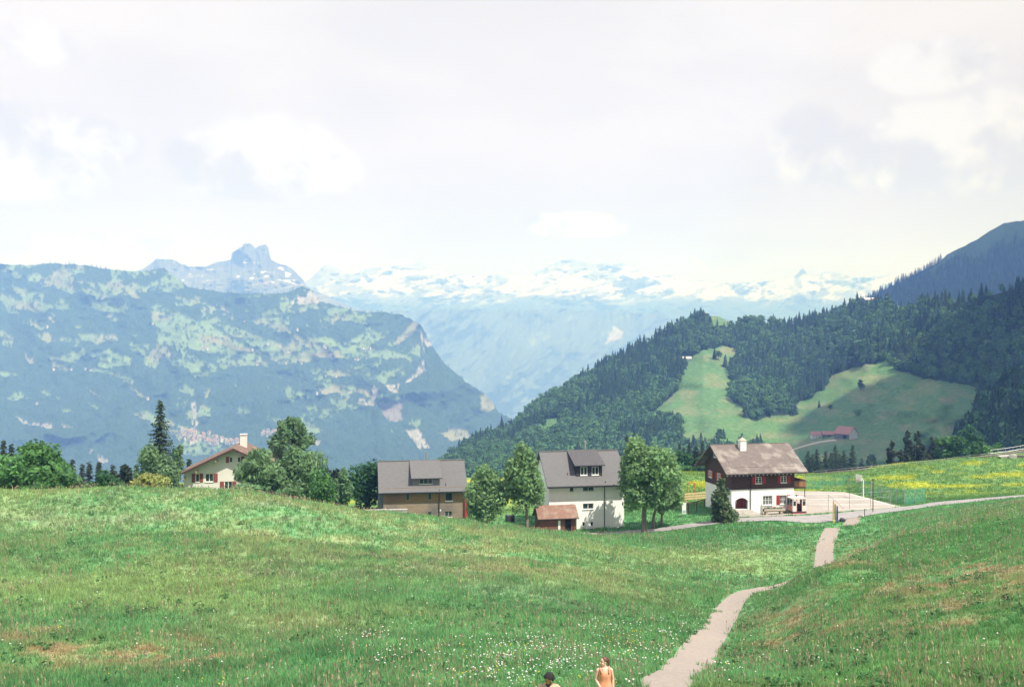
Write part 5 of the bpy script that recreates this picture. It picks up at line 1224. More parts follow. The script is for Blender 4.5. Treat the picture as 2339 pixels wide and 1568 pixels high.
# ---- log trough with flowers
M_LOG = mat('weathered_log', (.42, .36, .29), (.28, .24, .19), scale=4, stretch=(.3, 2, 2), rough=.95, bump=.4)
tl = Vector(CA) + RZ(yaw, (4.25, -1.45, 0)); tl.z = -24.655
t = empty('flower_trough', tl, R(13)); tag(t, 'hollowed log trough planted with flowers before the chalet windows', 'flower trough')
mb = MB(); mb.prism([(-.32, .82), (-.36, .55), (-.22, .36), (.22, .36), (.36, .55), (.32, .82), (.22, .82), (.20, .60), (-.20, .60), (-.22, .82)], 'x', 0, 3.3); part(mb, 'trough', M_LOG, t)
for x in (.45, 2.75):
    mb = MB(); mb.box(x - .16, x + .16, -.3, .3, -.02, .42); part(mb, 'foot', M_LOG, t)
mb = MB(); mb.box(.06, 3.24, -.2, .2, .6, .76); part(mb, 'soil', mat('soil', (.07, .05, .035), (.04, .03, .02)), t)
rng = np.random.default_rng(8)
V, F_, T = leaf_quads(rng, [(x, 0, .9) for x in np.linspace(.3, 3.0, 9)], [(.25, .22, .18)] * 9, 320, .07); np_mesh('foliage', V, F_, M_LEAF['dark'], T, parent=t)
for nm, cc, sd in (('red', (.55, .03, .03), 1), ('white', (.8, .78, .74), 2), ('yellow', (.7, .5, .05), 3)):
    rng = np.random.default_rng(sd); V, F_, T = leaf_quads(rng, [(x, -.1, 1.0) for x in rng.uniform(.3, 3.0, 6)], [(.14, .16, .12)] * 6, 50, .05)
    np_mesh('blossom', V, F_, mat('blossom_' + nm, cc, tuple(c * .8 for c in cc)), T, parent=t)
# spout figure at its end
sp = empty('water_spout', tl + RZ(R(13), (-.12, .25, 0)), R(13)); tag(sp, 'short stone post with spout at the left end of the trough', 'post')
mb = MB(); mb.box(-.13, .13, -.13, .13, -.02, 1.15); part(mb, 'post', M_CONC, sp); mb = MB(); mb.tube([(0, 0, 1.15), (0, 0, 1.35), (.02, 0, 1.5)], [.15, .13, .05], 8); part(mb, 'cap', M_CONC, sp)
mb = MB(); mb.tube([(.1, 0, 1.0), (.42, 0, .98)], .03, 6); part(mb, 'spout', M_PIPE, sp)
rr = np.random.default_rng(4)
V, F_, T = leaf_quads(rr, [(0, 0, .25), (.25, .05, .22), (-.2, .1, .2)], [(.3, .25, .25)] * 3, 420, .07)
o = np_mesh('low_shrub', V, F_, M_LEAF['yew'], T); o.location = tl + RZ(R(13), (3.75, .2, 0)); tag(o, 'small dusty shrub at the right end of the trough', 'shrub')
# ---- white edge post by the steps
p = P(1679.5, 1189, 138.6); z0 = gz(p.x, p.y); w_ = empty('corner_post', (p.x, p.y, z0)); tag(w_, 'short white post at the corner of the steps beside the yew', 'post')
mb = MB(); mb.box(-.14, .14, -.1, .3, -.3, 1.0); part(mb, 'post', M_WHITE, w_); mb = MB(); mb.box(-.17, .17, -.13, .33, 1.0, 1.06); part(mb, 'cap', M_CONC, w_)
# ---- information panel
p = on_ground(1562.5, 146); s = empty('info_sign', p, R(6)); tag(s, 'upright white information panel on the lawn left of the chalet', 'sign')
hh = 26 * 146 / F; zb_ = (CY - 1173) * 146 / F - p.z
mb = MB(); mb.box(-.31, .31, -.03, .03, zb_, zb_ + hh); part(mb, 'panel', M_WHITE, s)
mb = MB(); mb.tube([(-.25, .06, -.3), (-.25, .06, zb_ + hh * .8)], .035, 6); part(mb, 'leg', M_PIPE, s); mb = MB(); mb.tube([(.25, .06, -.3), (.25, .06, zb_ + hh * .8)], .035, 6); part(mb, 'leg', M_PIPE, s)
mb = MB(); mb.box(-.24, .24, -.036, -.031, zb_ + .12, zb_ + hh * .33); part(mb, 'printed_area', mat('print_blue', (.30, .36, .45), (.45, .5, .56), scale=9), s)
# ---- rail fence and red frame
f0, f1 = on_ground(1541, 156), on_ground(1640, 159.5)
fr = empty('rail_fence', f0); tag(fr, 'straw-yellow three-rail wooden fence between the trees and the chalet', 'fence')
M_RAIL = mat('yellow_rail', (.62, .47, .25), (.52, .39, .2), scale=3, stretch=(.3, 1, 1)); dv = f1 - f0; az = math.atan2(dv.y, dv.x); ln = dv.length
fr.rotation_euler = (0, -math.atan2(dv.z, math.hypot(dv.x, dv.y)) * 0, az)
zt_ = [(CY - y) * 157 / F - f0.z for y in (1127.5, 1133.3, 1138.6)]
for z in zt_:
    mb = MB(); mb.box(-.2, ln, -.03, .03, z - .12, z + .12); part(mb, 'rail', M_RAIL, fr)
for i in range(5):
    x = .4 + i * (ln - .8) / 4; mb = MB(); mb.box(x - .06, x + .06, .032, .14, -.6, zt_[0] + .1); part(mb, 'fence_post', M_RAIL, fr)
rf_ = empty('red_frame', on_ground(1579, 161), R(10)); tag(rf_, 'slim red and white goal-like frame standing behind the rail fence', 'frame')
M_RW = wave_mat('red_white_bands', (.55, .10, .07), (.48, .09, .06), 1.2, 'Z', dist=0.0); zf_ = (CY - 1103) * 161 / F - rf_.location.z
for x in (-.62, .62): mb = MB(); mb.box(x - .055, x + .055, -.05, .05, -.3, zf_); part(mb, 'post', M_RW, rf_)
mb = MB(); mb.box(-.675, .675, -.05, .05, zf_ + .002, zf_ + .1); part(mb, 'crossbar', M_RW, rf_)
# ---- sloping handrail left of the chalet
p0 = Vector(CA) + RZ(yaw, (-.3, Ld - 2.5, 0)); a = P(1571, 1150, 147.5); b = P(1611, 1139.5, 151.5)
hr = empty('handrail', (a.x, a.y, gz(a.x, a.y))); tag(hr, 'dark sloping wooden handrail leading up to the chalet side', 'handrail')
o0 = hr.location; mb = MB(); mb.tube([a - o0, b - o0], .075, 8); part(mb, 'rail', M_WOODD, hr)
for t_ in (.05, .5, .95):
    q = a.lerp(b, t_); mb = MB(); mb.tube([Vector((q.x, q.y, gz(q.x, q.y) - .3)) - o0, q - o0], .06, 6); part(mb, 'post', M_WOODD, hr)
# ---- coloured posts
for px, top, col, lab in ((1904, 1142.5, (.75, .50, .06), 'tallest, yellow painted totem post at the road corner'), (1907.8, 1148.5, (.10, .20, .40), 'blue painted totem post between the yellow and the dark one'), (1912.3, 1152.5, (.035, .045, .10), 'dark navy totem post, shortest of the three at the road corner')):
    d = 139.6; p = on_ground(px, d); o = empty('totem_post', p); tag(o, lab, 'post', 'three painted posts at the road corner'); H = (CY - top) * d / F - p.z
    mc_ = mat('post_paint', col, tuple(c * .7 for c in col), scale=5)
    mb = MB(); mb.tube([(0, 0, -.3), (0, 0, H * .93)], [.14, .10], 8); part(mb, 'shaft', mc_, o)
    mb = MB(); mb.tube([(0, 0, H * .93), (0, 0, H)], [.11, .03], 8); part(mb, 'tip', mat('post_tip', (.55, .2, .12), (.45, .15, .1)), o)
    mb = MB(); mb.tube([(0, 0, .22), (0, 0, .42)], [.145, .142], 8); part(mb, 'band', mat('post_band', tuple(min(1, c * 1.6 + .08) for c in col)), o)
def rock(px, d, s, label, m_, seed):
    p = on_ground(px, d); bm = bmesh.new(); bmesh.ops.create_icosphere(bm, subdivisions=2, radius=1); rg = random.Random(seed)
    for v in bm.verts: v.co *= 1 + rg.uniform(-.16, .16); v.co.x *= s[0]; v.co.y *= s[1]; v.co.z *= s[2]
    me = bpy.data.meshes.new('boulder'); bm.to_mesh(me); bm.free(); me.materials.append(m_); o = bpy.data.objects.new('boulder', me); COL.objects.link(o); o.location = p + Vector((0, 0, s[2] * .6)); tag(o, label, 'boulder')
rock(1923.5, 140, (.42, .35, .32), 'dark squat stone right of the painted posts', M_CHAR, 1); rock(1967.5, 142, (.4, .35, .26), 'pale stone at the lane edge by the lamp post', M_CONC, 2)
# ---- street lamp
p = on_ground(1994, 145.2); o = empty('street_lamp', p); tag(o, 'slim dark street lamp on the verge beside the court', 'street lamp'); H = (CY - 1096) * 145.2 / F - p.z
mb = MB(); mb.tube([(0, 0, -.3), (0, 0, H)], [.075, .05], 8); part(mb, 'pole', M_GUT, o)
mb = MB(); mb.tube([(0, 0, H), (0, 0, H + .1), (0, 0, H + .22)], [.10, .22, .06], 10); part(mb, 'lamp_head', M_GUT, o)
mb = MB(); mb.tube([(0, 0, -.05), (0, 0, .25)], [.12, .11], 8); part(mb, 'base', M_CONC, o)
# ---- basketball hoop
hx = Vector(((1972 - CX) / F * 158.5, 158.5, -24.65)); o = empty('basketball_hoop', hx, R(14)); tag(o, 'white basketball hoop with orange ring at the court edge', 'basketball hoop')
mb = MB(); mb.tube([(0, 0, -.1), (0, 0, 2.9), (-.35, 0, 3.15), (-.75, 0, 3.2)], .085, 8); part(mb, 'post', M_WHITE, o)
mb = MB(); mb.box(-.83, -.78, -.8, .8, 2.85, 3.8); part(mb, 'backboard', M_WHITE, o)
mb = MB(); n = 16; mb.tube([(-1.1 + .25 * math.cos(6.283 * i / n), .25 * math.sin(6.283 * i / n), 3.0) for i in range(n + 1)], .025, 6, cap=False); mb.tube([(-.8, 0, 3.0), (-.85, 0, 3.0)], .05, 6); part(mb, 'ring', mat('ring_orange', (.6, .16, .04), (.5, .13, .04)), o)
mb = MB()
for i in range(10):
    a_ = 6.283 * i / 10; mb.tube([(-1.1 + .25 * math.cos(a_), .25 * math.sin(a_), 3.0), (-1.1 + .15 * math.cos(a_ + .3), .15 * math.sin(a_ + .3), 2.6)], .01, 4)
part(mb, 'net', M_WHITE, o)
# ---- green ball net round the court
mg = bpy.data.materials.new('green_netting'); mg.use_nodes = True; n_ = mg.node_tree; bs = n_.nodes['Principled BSDF']; bs.inputs['Base Color'].default_value = (.045, .26, .17, 1); bs.inputs['Roughness'].default_value = .8
trn = nn(n_, 'ShaderNodeBsdfTransparent'); ms = nn(n_, 'ShaderNodeMixShader'); tcn = nn(n_, 'ShaderNodeTexCoord'); nzz = nn(n_, 'ShaderNodeTexNoise'); nzz.inputs['Scale'].default_value = .6
n_.links.new(tcn.outputs['Object'], nzz.inputs['Vector']); mr = nn(n_, 'ShaderNodeMapRange'); n_.links.new(nzz.outputs['Fac'], mr.inputs['Value']); mr.inputs['To Min'].default_value = .38; mr.inputs['To Max'].default_value = .62
n_.links.new(mr.outputs['Result'], ms.inputs['Fac']); n_.links.new(trn.outputs[0], ms.inputs[1]); n_.links.new(bs.outputs[0], ms.inputs[2]); n_.links.new(ms.outputs[0], n_.nodes['Material Output'].inputs['Surface'])
def net(line, H, label):
    p0 = Vector(line[0]); o = empty('ball_net', p0); tag(o, label, 'net')
    for i in range(len(line) - 1):
        a_, b_ = Vector(line[i]) - p0, Vector(line[i + 1]) - p0; m = max(2, int((b_ - a_).length / 1.2)); V = []; 
        for k in range(m + 1):
            q = a_.lerp(b_, k / m); s = .25 * math.sin(math.pi * ((k % 3) / 3)); V += [q + Vector((0, 0, .03)), q + Vector((.06 * math.sin(k * 1.7), .05, H * .5)), q + Vector((0, 0, H - s * .35))]
        mb = MB(); mb.add(V, [(3 * k + j, 3 * k + 3 + j, 3 * k + 4 + j, 3 * k + 1 + j) for k in range(m) for j in (0, 1)]); mb.build('netting', mg, o, smooth=True)
    for q in line + [tuple(Vector(line[i]).lerp(Vector(line[i + 1]), .5)) for i in range(len(line) - 1)]:
        q = Vector(q) - p0; mb = MB(); mb.tube([q + Vector((0, 0, -.4)), q + Vector((0, 0, H + .1))], .04, 6); part(mb, 'net_post', M_PIPE, o)
def gp(px, d): v = on_ground(px, d); return (v.x, v.y, v.z)
net([gp(1838, 169), gp(1880, 169.5), gp(1938, 169), gp(1990, 161)], 2.4, 'green ball net along the far edge of the court')
net([gp(1992, 160.2), gp(2030, 155.6), gp(2066, 151.8), gp(2114, 153.2)], 2.35, 'green ball net standing behind the corner of the court')
# ---- wire fence along lane side of the court
p0 = Vector((46.8, 147.3, -24.65)); o = empty('wire_fence', p0); tag(o, 'thin grey wire fence along the near edge of the court', 'fence'); q1 = Vector((57.6, 151.3, -24.65)) - p0
for i in range(4):
    q = q1 * (i / 3); mb = MB(); mb.tube([q + Vector((0, 0, -.2)), q + Vector((0, 0, 2.3))], .035, 6); part(mb, 'fence_post', M_PIPE, o)
for z in (.6, 1.4, 2.25):
    mb = MB(); mb.tube([(0, 0, z), tuple(q1 + Vector((0, 0, z)))], .012, 4); part(mb, 'wire', M_PIPE, o)
mb = MB(); mb.tube([(.1, .04, 2.2), (2.6, .95, .1)], .03, 6); part(mb, 'brace', M_PIPE, o)
# ---- marker posts, bin
p = on_ground(1975, 141.5); o = empty('marker_post', p); tag(o, 'short thin marker post beside the lane near the lamp', 'post'); mb = MB(); mb.tube([(0, 0, -.2), (0, 0, 1.25)], .05, 6); part(mb, 'shaft', M_WOODD, o); mb = MB(); mb.tube([(0, 0, 1.25), (0, 0, 1.32)], [.055, .02], 6); part(mb, 'tip', M_WHITE, o)
p = on_ground(1075.5, 137); o = empty('sign_pole', p); tag(o, 'thin grey pole beside the red end panel of the wooden house', 'pole'); H = (CY - 1154) * 137 / F - p.z; mb = MB(); mb.tube([(0, 0, -.3), (0, 0, H)], .055, 6); part(mb, 'shaft', M_PIPE, o); mb = MB(); mb.box(-.10, .10, -.06, -.056, H - .5, H - .1); part(mb, 'plate', M_PIPE, o)
p = on_ground(1165, 147); o = empty('compost_bin', p, R(12)); tag(o, 'dark slatted box on the grass left of the white house', 'bin')
for z in range(4):
    mb = MB(); mb.box(-.6, .6, -.45, .45, .05 + z * .24, .25 + z * .24); part(mb, 'slat', M_CHAR, o)
for x in (-.55, .55):
    mb = MB(); mb.box(x - .05, x + .05, -.47, .47, -.2, 1.05); part(mb, 'frame', M_CHAR, o)
# ---- railway: embankment, track, fence, abutment
RL = [(1830, 200), (1939, 199), (2033, 201), (2100, 203), (2170, 205), (2230, 207), (2290, 208), (2339, 209), (2480, 212), (2700, 216)]
RY = [1086, 1076, 1068, 1061, 1052.5, 1045, 1038, 1030, 1012, 985]
RP = [P(a_, y_, d_) for (a_, d_), y_ in zip(RL, RY)]
M_BALL = mat('ballast', (.36, .32, .30), (.24, .215, .20), scale=3, bump=.5); M_RUST = mat('rusty_rail', (.15, .105, .085), (.10, .07, .06), scale=4)
V = []; 
for q in RP:
    g0 = gz(q.x, q.y - 2.6) - .4
    V += [(q.x, q.y - 2.4, min(g0, q.z - .5)), (q.x, q.y - 1.6, q.z - .12), (q.x, q.y + 1.6, q.z - .12), (q.x, q.y + 5, q.z - 4)]
o = np_mesh('railway_bank', np.array(V), np.array([(4 * i + j, 4 * i + 4 + j, 4 * i + 5 + j, 4 * i + 1 + j) for i in range(len(RP) - 1) for j in range(3)]), M_BALL, smooth=False); tag(o, 'low stony embankment carrying the railway up to the right', 'embankment', kind='structure')
o = empty('railway_track', RP[0]); tag(o, 'dark railway track climbing along the top of the field', 'railway track')
for dy in (-.5, .5):
    mb = MB(); mb.tube([q - RP[0] + Vector((0, dy, .12)) for q in RP], .08, 4); part(mb, 'rail', M_RUST, o)
mb = MB()
mb.add([q - RP[0] + Vector((0, s, h_)) for q in RP for s, h_ in ((-1.0, -.09), (-1.0, .05), (1.0, .05), (1.0, -.09))], [(4 * i + j, 4 * i + 4 + j, 4 * i + 4 + (j + 1) % 4, 4 * i + (j + 1) % 4) for i in range(len(RP) - 1) for j in range(4)]); part(mb, 'sleeper_bed', M_RUST, o)
def rail_at(px):
    a_ = [r[0] for r in RL]; d_ = float(np.interp(px, a_, [r[1] for r in RL])); y_ = float(np.interp(px, a_, RY)); return P(px, y_, d_)
p0 = rail_at(1850); o = empty('railway_fence', p0); tag(o, 'row of thin grey posts and wires fencing the railway', 'fence')
ps = [rail_at(1850 + 29.2 * i) + Vector((0, -2.1, -.3)) - p0 for i in range(20)]
for i, q in enumerate(ps):
    mb = MB(); mb.tube([q + Vector((0, 0, -.4)), q + Vector((0, 0, 1.35))], .045, 6); part(mb, 'fence_post', M_PIPE, o)
for z in (.5, .9, 1.3):
    mb = MB(); mb.tube([q + Vector((0, 0, z)) for q in ps], .014, 4); part(mb, 'wire', M_PIPE, o)
q = P(2309, 1046, 202); o = empty('bridge_abutment', q, R(-12)); tag(o, 'pale concrete abutment block where the railway crosses at the right', 'abutment')
mb = MB(); mb.prism([(-2.2, .35), (-.2, .55), (1.0, .75), (1.0, -2.2), (.1, -2.0)], 'y', -.6, 1.6); part(mb, 'wing_wall', M_CONC, o); mb = MB(); mb.box(-.55, .35, -.9, -.602, -1.6, .85); part(mb, 'pier', M_CONC, o)
mb = MB(); mb.box(1.003, 9, .2, 1.4, -.5, .55); part(mb, 'bridge_beam', M_RUST, o)
p0 = rail_at(2255) + Vector((0, -1.4, 0)); o = empty('bridge_railing', p0); tag(o, 'grey railing beside the railway above the abutment', 'railing'); ps = [rail_at(2255 + 17 * i) + Vector((0, -1.4, 0)) - p0 for i in range(9)]
for q in ps:
    mb = MB(); mb.tube([q, q + Vector((0, 0, 1.5))], .045, 6); part(mb, 'post', M_PIPE, o)
for z in (.8, 1.5):
    mb = MB(); mb.tube([q + Vector((0, 0, z)) for q in ps], .035, 4); part(mb, 'rail', M_PIPE, o)
# a stone wall with reddish blocks glimpsed under the birches
p = P(668, 1128, 128); o = empty('low_wall', p); tag(o, 'reddish low wall glimpsed under the large weeping birch', 'wall')
mb = MB(); mb.box(-1.5, 1.6, 0, .4, -1.8, -.45); part(mb, 'wall', mat('red_blocks', (.48, .27, .19), (.36, .2, .15), scale=2.5), o); mb = MB(); mb.box(-1.55, 1.65, -.05, .45, -.447, -.37); part(mb, 'capping', mat('red_capping', (.5, .33, .26), (.42, .28, .22)), o)
# ================================================================= PEOPLE
def skin_mat(name, c): return mat(name, c, tuple(x * .88 for x in c), scale=14, rough=.55, spec=.35)
def limb(mb, pts, rad, n=12):
    """tapered limb with rounded ends"""
    pts = [Vector(p) for p in pts]; rad = list(rad)
    d0 = (pts[0] - pts[1]).normalized(); d1 = (pts[-1] - pts[-2]).normalized()
    pre = [(pts[0] + d0 * rad[0] * .85, rad[0] * .35), (pts[0] + d0 * rad[0] * .5, rad[0] * .82)]
    post = [(pts[-1] + d1 * rad[-1] * .5, rad[-1] * .82), (pts[-1] + d1 * rad[-1] * .85, rad[-1] * .35)]
    allp = pre + list(zip(pts, rad)) + post
    mb.tube([p for p, _ in allp], [r for _, r in allp], n)
def ball(mb, c, r, rot=None, nu=14, nv=9):
    c = Vector(c); vs = []; fs = []
    for j in range(nv + 1):
        t = math.pi * j / nv
        for i in range(nu):
            a = 2 * math.pi * i / nu; v = Vector((r[0] * math.sin(t) * math.cos(a), r[1] * math.sin(t) * math.sin(a), r[2] * math.cos(t)))
            if rot is not None: v = rot @ v
            vs.append(c + v)
    for j in range(nv):
        for i in range(nu): fs.append((j * nu + i, j * nu + (i + 1) % nu, (j + 1) * nu + (i + 1) % nu, (j + 1) * nu + i))
    mb.add(vs, fs)
def hand(mb, w, fdir, side, palm):
    """palm, four bent fingers of their own lengths and a thumb from the palm's side"""
    f = Vector(fdir).normalized(); s = Vector(side).normalized(); s = (s - f * s.dot(f)).normalized(); n = f.cross(s)
    if n.dot(Vector(palm)) < 0: n = -n
    w = Vector(w); limb(mb, [w, w + f * .05, w + f * .085], [.024, .032, .030])
    for k, L_ in ((-1.5, .062), (-.5, .075), (.5, .080), (1.5, .070)):
        b = w + f * .085 + s * k * .018; limb(mb, [b, b + f * L_ * .55 + n * .008, b + f * L_ * .88 + n * .030], [.0095, .0088, .0075], 8)
    b = w + f * .03 + s * .030; limb(mb, [b, b + f * .030 + s * .022 + n * .006, b + f * .062 + s * .026 + n * .016], [.0115, .0105, .0085], 8)
def loft(rings, n=28, fold=0.0, vneck=0.0, face=None):
    mb = MB(); vs = []; fs = []
    for k, (z, cx, cy, rx, ry) in enumerate(rings):
        for i in range(n):
            a = 2 * math.pi * i / n; ff = 1 + fold * (k / len(rings)) * math.cos(7 * a + .6 * k)
            x, y = math.cos(a), math.sin(a); zz = z
            if k == 0 and vneck: zz -= vneck * math.exp(-((x / .26) ** 2)) * (1 if y < 0 else .35)
            vs.append((cx + rx * x * ff, cy + ry * y * ff, zz))
    for k in range(len(rings) - 1):
        for i in range(n): fs.append((k * n + i, k * n + (i + 1) % n, (k + 1) * n + (i + 1) % n, (k + 1) * n + i))
    mb.add(vs, fs); return mb
def head(mb, c, fz, R_, s=1.0):
    """skull, jaw, nose, ears, brow; R_ turns (front = -y) to where the face looks"""
    c = Vector(c); q = lambda v: c + R_ @ (Vector(v) * s)
    ball(mb, q((0, .012, .03)), (.074 * s, .094 * s, .088 * s), R_); ball(mb, q((0, -.028, -.035)), (.058 * s, .062 * s, .080 * s), R_); ball(mb, q((0, -.058, -.095)), (.026 * s, .026 * s, .022 * s), R_)
    limb(mb, [q((0, -.088, .012)), q((0, -.105, -.022)), q((0, -.100, -.030))], [.010 * s, .014 * s, .013 * s], 8)
    for sx in (-1, 1):
        ball(mb, q((sx * .074, .012, -.012)), (.010 * s, .018 * s, .030 * s), R_, 8, 6); ball(mb, q((sx * .036, -.066, -.03)), (.022 * s, .022 * s, .022 * s), R_, 8, 6)
    for sz in (-.058, -.070): limb(mb, [q((-.020, -.086, sz)), q((0, -.092, sz)), q((.020, -.086, sz))], [.006 * s, .008 * s, .006 * s], 6)
    return q
def body_obj(mb, m, parent):
    o = mb.build('body', m, parent, smooth=True)
    md = o.modifiers.new('skin', 'REMESH'); md.mode = 'VOXEL'; md.voxel_size = .0085; md.use_smooth_shade = True
    sm = o.modifiers.new('soften', 'SMOOTH'); sm.factor = .5; sm.iterations = 3
    return o
def face_parts(q, R_, m_eye, m_lip, m_brow, parent, s=1.0):
    for sx in (-1, 1):
        mb = MB(); ball(mb, q((sx * .031, -.079, .008)), (.013 * s, .008 * s, .007 * s), R_, 8, 6); mb.build('eye', m_eye, parent, smooth=True)
        mb = MB(); limb(mb, [q((sx * .015, -.088, .028)), q((sx * .034, -.084, .033)), q((sx * .050, -.072, .026))], [.004, .0045, .003], 6); mb.build('eyebrow', m_brow, parent, smooth=True)
    mb = MB(); limb(mb, [q((-.022, -.091, -.064)), q((0, -.099, -.063)), q((.022, -.091, -.064))], [.003, .006, .003], 6); mb.build('lips', m_lip, parent, smooth=True)

# ---- woman in a rust coloured sleeveless dress
dW = 25.2; xW = (1381 - CX) / F * dW; zW = (CY - 1499.5) / F * dW - 1.665
w_ = empty('person', (xW, dW, zW)); tag(w_, 'woman with brown ponytail in a sleeveless rust orange dress, looking aside', 'person')
M_SKW = skin_mat('fair_skin', (.66, .42, .32)); M_SKM = skin_mat('brown_skin', (.40, .20, .12)); M_HAIRW = mat('brown_hair', (.13, .065, .045), (.08, .04, .03), scale=30, rough=.5, stretch=(1, 1, .2)); M_HAIRM = mat('black_curls', (.022, .019, .022), (.010, .009, .010), scale=60, rough=.8)
M_DRESS = mat('rust_cloth', (.64, .29, .165), (.57, .25, .14), scale=22, rough=.9, bump=.6, stretch=(1, 1, .18), bdist=.02); M_EYE = mat('dark_eye', (.02, .016, .014)); M_LIP = mat('lip', (.42, .16, .13)); M_TROU = mat('trousers_cloth', (.06, .065, .08), (.045, .05, .06)); M_SHOE = mat('shoe_leather', (.5, .48, .45), (.4, .38, .36)); M_SHIRT = mat('beige_cloth', (.50, .33, .23), (.44, .28, .19), scale=8)
mb = MB()
limb(mb, [(0, 0, .98), (0, 0, 1.10), (.0, 0, 1.24), (0, .005, 1.34)], [.135, .115, .125, .105]); ball(mb, (-.06, -.07, 1.23), (.06, .055, .06)); ball(mb, (.06, -.07, 1.23), (.06, .055, .06)); ball(mb, (0, 0, .92), (.165, .13, .13))
limb(mb, [(-.15, 0, 1.355), (0, .005, 1.385), (.15, 0, 1.355)], [.047, .062, .047]); limb(mb, [(0, .01, 1.36), (-.015, -.005, 1.49)], [.055, .048])
limb(mb, [(-.168, 0, 1.345), (-.222, .01, 1.10)], [.047, .036]); limb(mb, [(-.222, .01, 1.10), (-.118, -.175, .945)], [.037, .024]); hand(mb, (-.118, -.175, .945), (.55, -.45, -.35), (0, -.4, .9), (.3, .6, -.3))
limb(mb, [(.168, 0, 1.345), (.215, .02, 1.095)], [.047, .036]); limb(mb, [(.215, .02, 1.095), (.212, -.06, .86)], [.037, .024]); hand(mb, (.212, -.06, .86), (-.05, -.25, -1), (-.1, -.9, .2), (-1, 0, 0))
for sx, fy in ((-1, -.06), (1, .05)):
    limb(mb, [(sx * .085, 0, .88), (sx * .09, fy * .5, .48)], [.085, .052]); limb(mb, [(sx * .09, fy * .5, .48), (sx * .09, fy + .01, .30), (sx * .09, fy + .03, .07)], [.052, .050, .033]); limb(mb, [(sx * .09, fy + .03, .045), (sx * .10, fy - .12, .028)], [.038, .030])
HW = Matrix.Rotation(R(-62), 3, 'Z') @ Matrix.Rotation(R(4), 3, 'X'); hc = (-.025, -.01, 1.55); q = head(mb, hc, 0, HW, .98)
body_obj(mb, M_SKW, w_); face_parts(q, HW, M_EYE, M_LIP, M_HAIRW, w_)
dm = loft([(1.352, 0, -.004, .142, .098), (1.315, 0, -.006, .152, .116), (1.26, 0, -.012, .161, .130), (1.19, 0, -.012, .157, .130), (1.08, 0, 0, .150, .122), (.98, 0, 0, .178, .140), (.88, 0, 0, .205, .165), (.74, 0, 0, .228, .190), (.58, 0, 0, .255, .215)], fold=.11, vneck=.095).build('dress', M_DRESS, w_, smooth=True)
md = dm.modifiers.new('cloth', 'SOLIDIFY'); md.thickness = .006; dm.modifiers.new('sub', 'SUBSURF').levels = 1
for sx in (-1, 1):
    mb = MB(); mb.tube([(sx * .095, -.118, 1.28), (sx * .105, -.07, 1.385), (sx * .11, .0, 1.425), (sx * .105, .07, 1.385), (sx * .095, .105, 1.29)], .021, 8); mb.build('strap', M_DRESS, dm, smooth=True)
mb = MB(); c = Vector(hc)
ball(mb, c + HW @ Vector((0, .026, .040)), (.080, .088, .090), HW, 18, 12); ball(mb, c + HW @ Vector((0, .10, .075)), (.034, .03, .034), HW)
limb(mb, [c + HW @ Vector((0, .105, .075)), c + HW @ Vector((0, .148, .01)), c + HW @ Vector((.005, .142, -.08)), c + HW @ Vector((.01, .125, -.16))], [.026, .034, .032, .010]); mb.build('hair', M_HAIRW, w_, smooth=True)
for sx in (-1, 1):
    mb = MB(); limb(mb, [(sx * .09, (-.03, .08)[sx > 0], .035), (sx * .10, (-.19, -.08)[sx > 0], .02)], [.043, .034]); mb.build('shoe', M_SHOE, w_, smooth=True)

# ---- man with black curls and beard
dM = 23.0; xM = (1255 - CX) / F * dM; zM = (CY - 1539) / F * dM - 1.70
m_ = empty('person', (xM, dM, zM)); tag(m_, 'man with black curls and beard looking down, only his head in the picture', 'person')
mb = MB()
limb(mb, [(0, .02, .98), (0, .02, 1.15), (.01, .02, 1.32), (.01, .03, 1.38)], [.15, .14, .15, .13]); ball(mb, (0, .02, .92), (.165, .13, .13)); limb(mb, [(-.16, .03, 1.40), (.01, .03, 1.43), (.18, .03, 1.40)], [.055, .075, .055]); limb(mb, [(.02, .03, 1.42), (0, -.02, 1.54)], [.062, .060])
for sx in (-1, 1):
    limb(mb, [(sx * .19, .03, 1.385), (sx * .235, .03, 1.11)], [.056, .043]); limb(mb, [(sx * .235, .03, 1.11), (sx * .17, -.14, .93)], [.043, .030]); hand(mb, (sx * .17, -.14, .93), (-sx * .4, -.7, -.4), (0, -.3, .9), (-sx, .2, -.2))
    limb(mb, [(sx * .09, .01, .90), (sx * .10, .0, .49)], [.092, .060]); limb(mb, [(sx * .10, 0, .49), (sx * .10, .02, .30), (sx * .10, .03, .08)], [.058, .055, .038]); limb(mb, [(sx * .10, .03, .05), (sx * .11, -.14, .03)], [.042, .034])
HM = Matrix.Rotation(R(-68), 3, 'Z') @ Matrix.Rotation(R(20), 3, 'X'); hcm = Vector((-.01, -.05, 1.588)); q = head(mb, hcm, 0, HM, 1.04)
body_obj(mb, M_SKM, m_); face_parts(q, HM, M_EYE, mat('dark_lip', (.28, .11, .09)), M_HAIRM, m_, 1.04)
bm = bmesh.new(); bmesh.ops.create_icosphere(bm, subdivisions=5, radius=1)
for v in list(bm.verts):
    d_ = v.co.copy()
    if (d_.y < -.42 and d_.z < .52) or d_.z < -.50 or (abs(d_.x) > .75 and d_.z < .1 and d_.y < .25): bm.verts.remove(v); continue
    n = .10 * float(fbm(d_.x * 9 + 3, d_.y * 9 + d_.z * 7, 5, 2)) - .02; f = 1.05 + n * 1.5 + .13 * max(0, d_.z)
    v.co = hcm + HM @ Vector((d_.x * .080 * f, .012 + d_.y * .098 * f, .032 + d_.z * .092 * f))
me = bpy.data.meshes.new('hair'); bm.to_mesh(me); bm.free(); me.materials.append(M_HAIRM); o = bpy.data.objects.new('hair', me); COL.objects.link(o); o.parent = m_
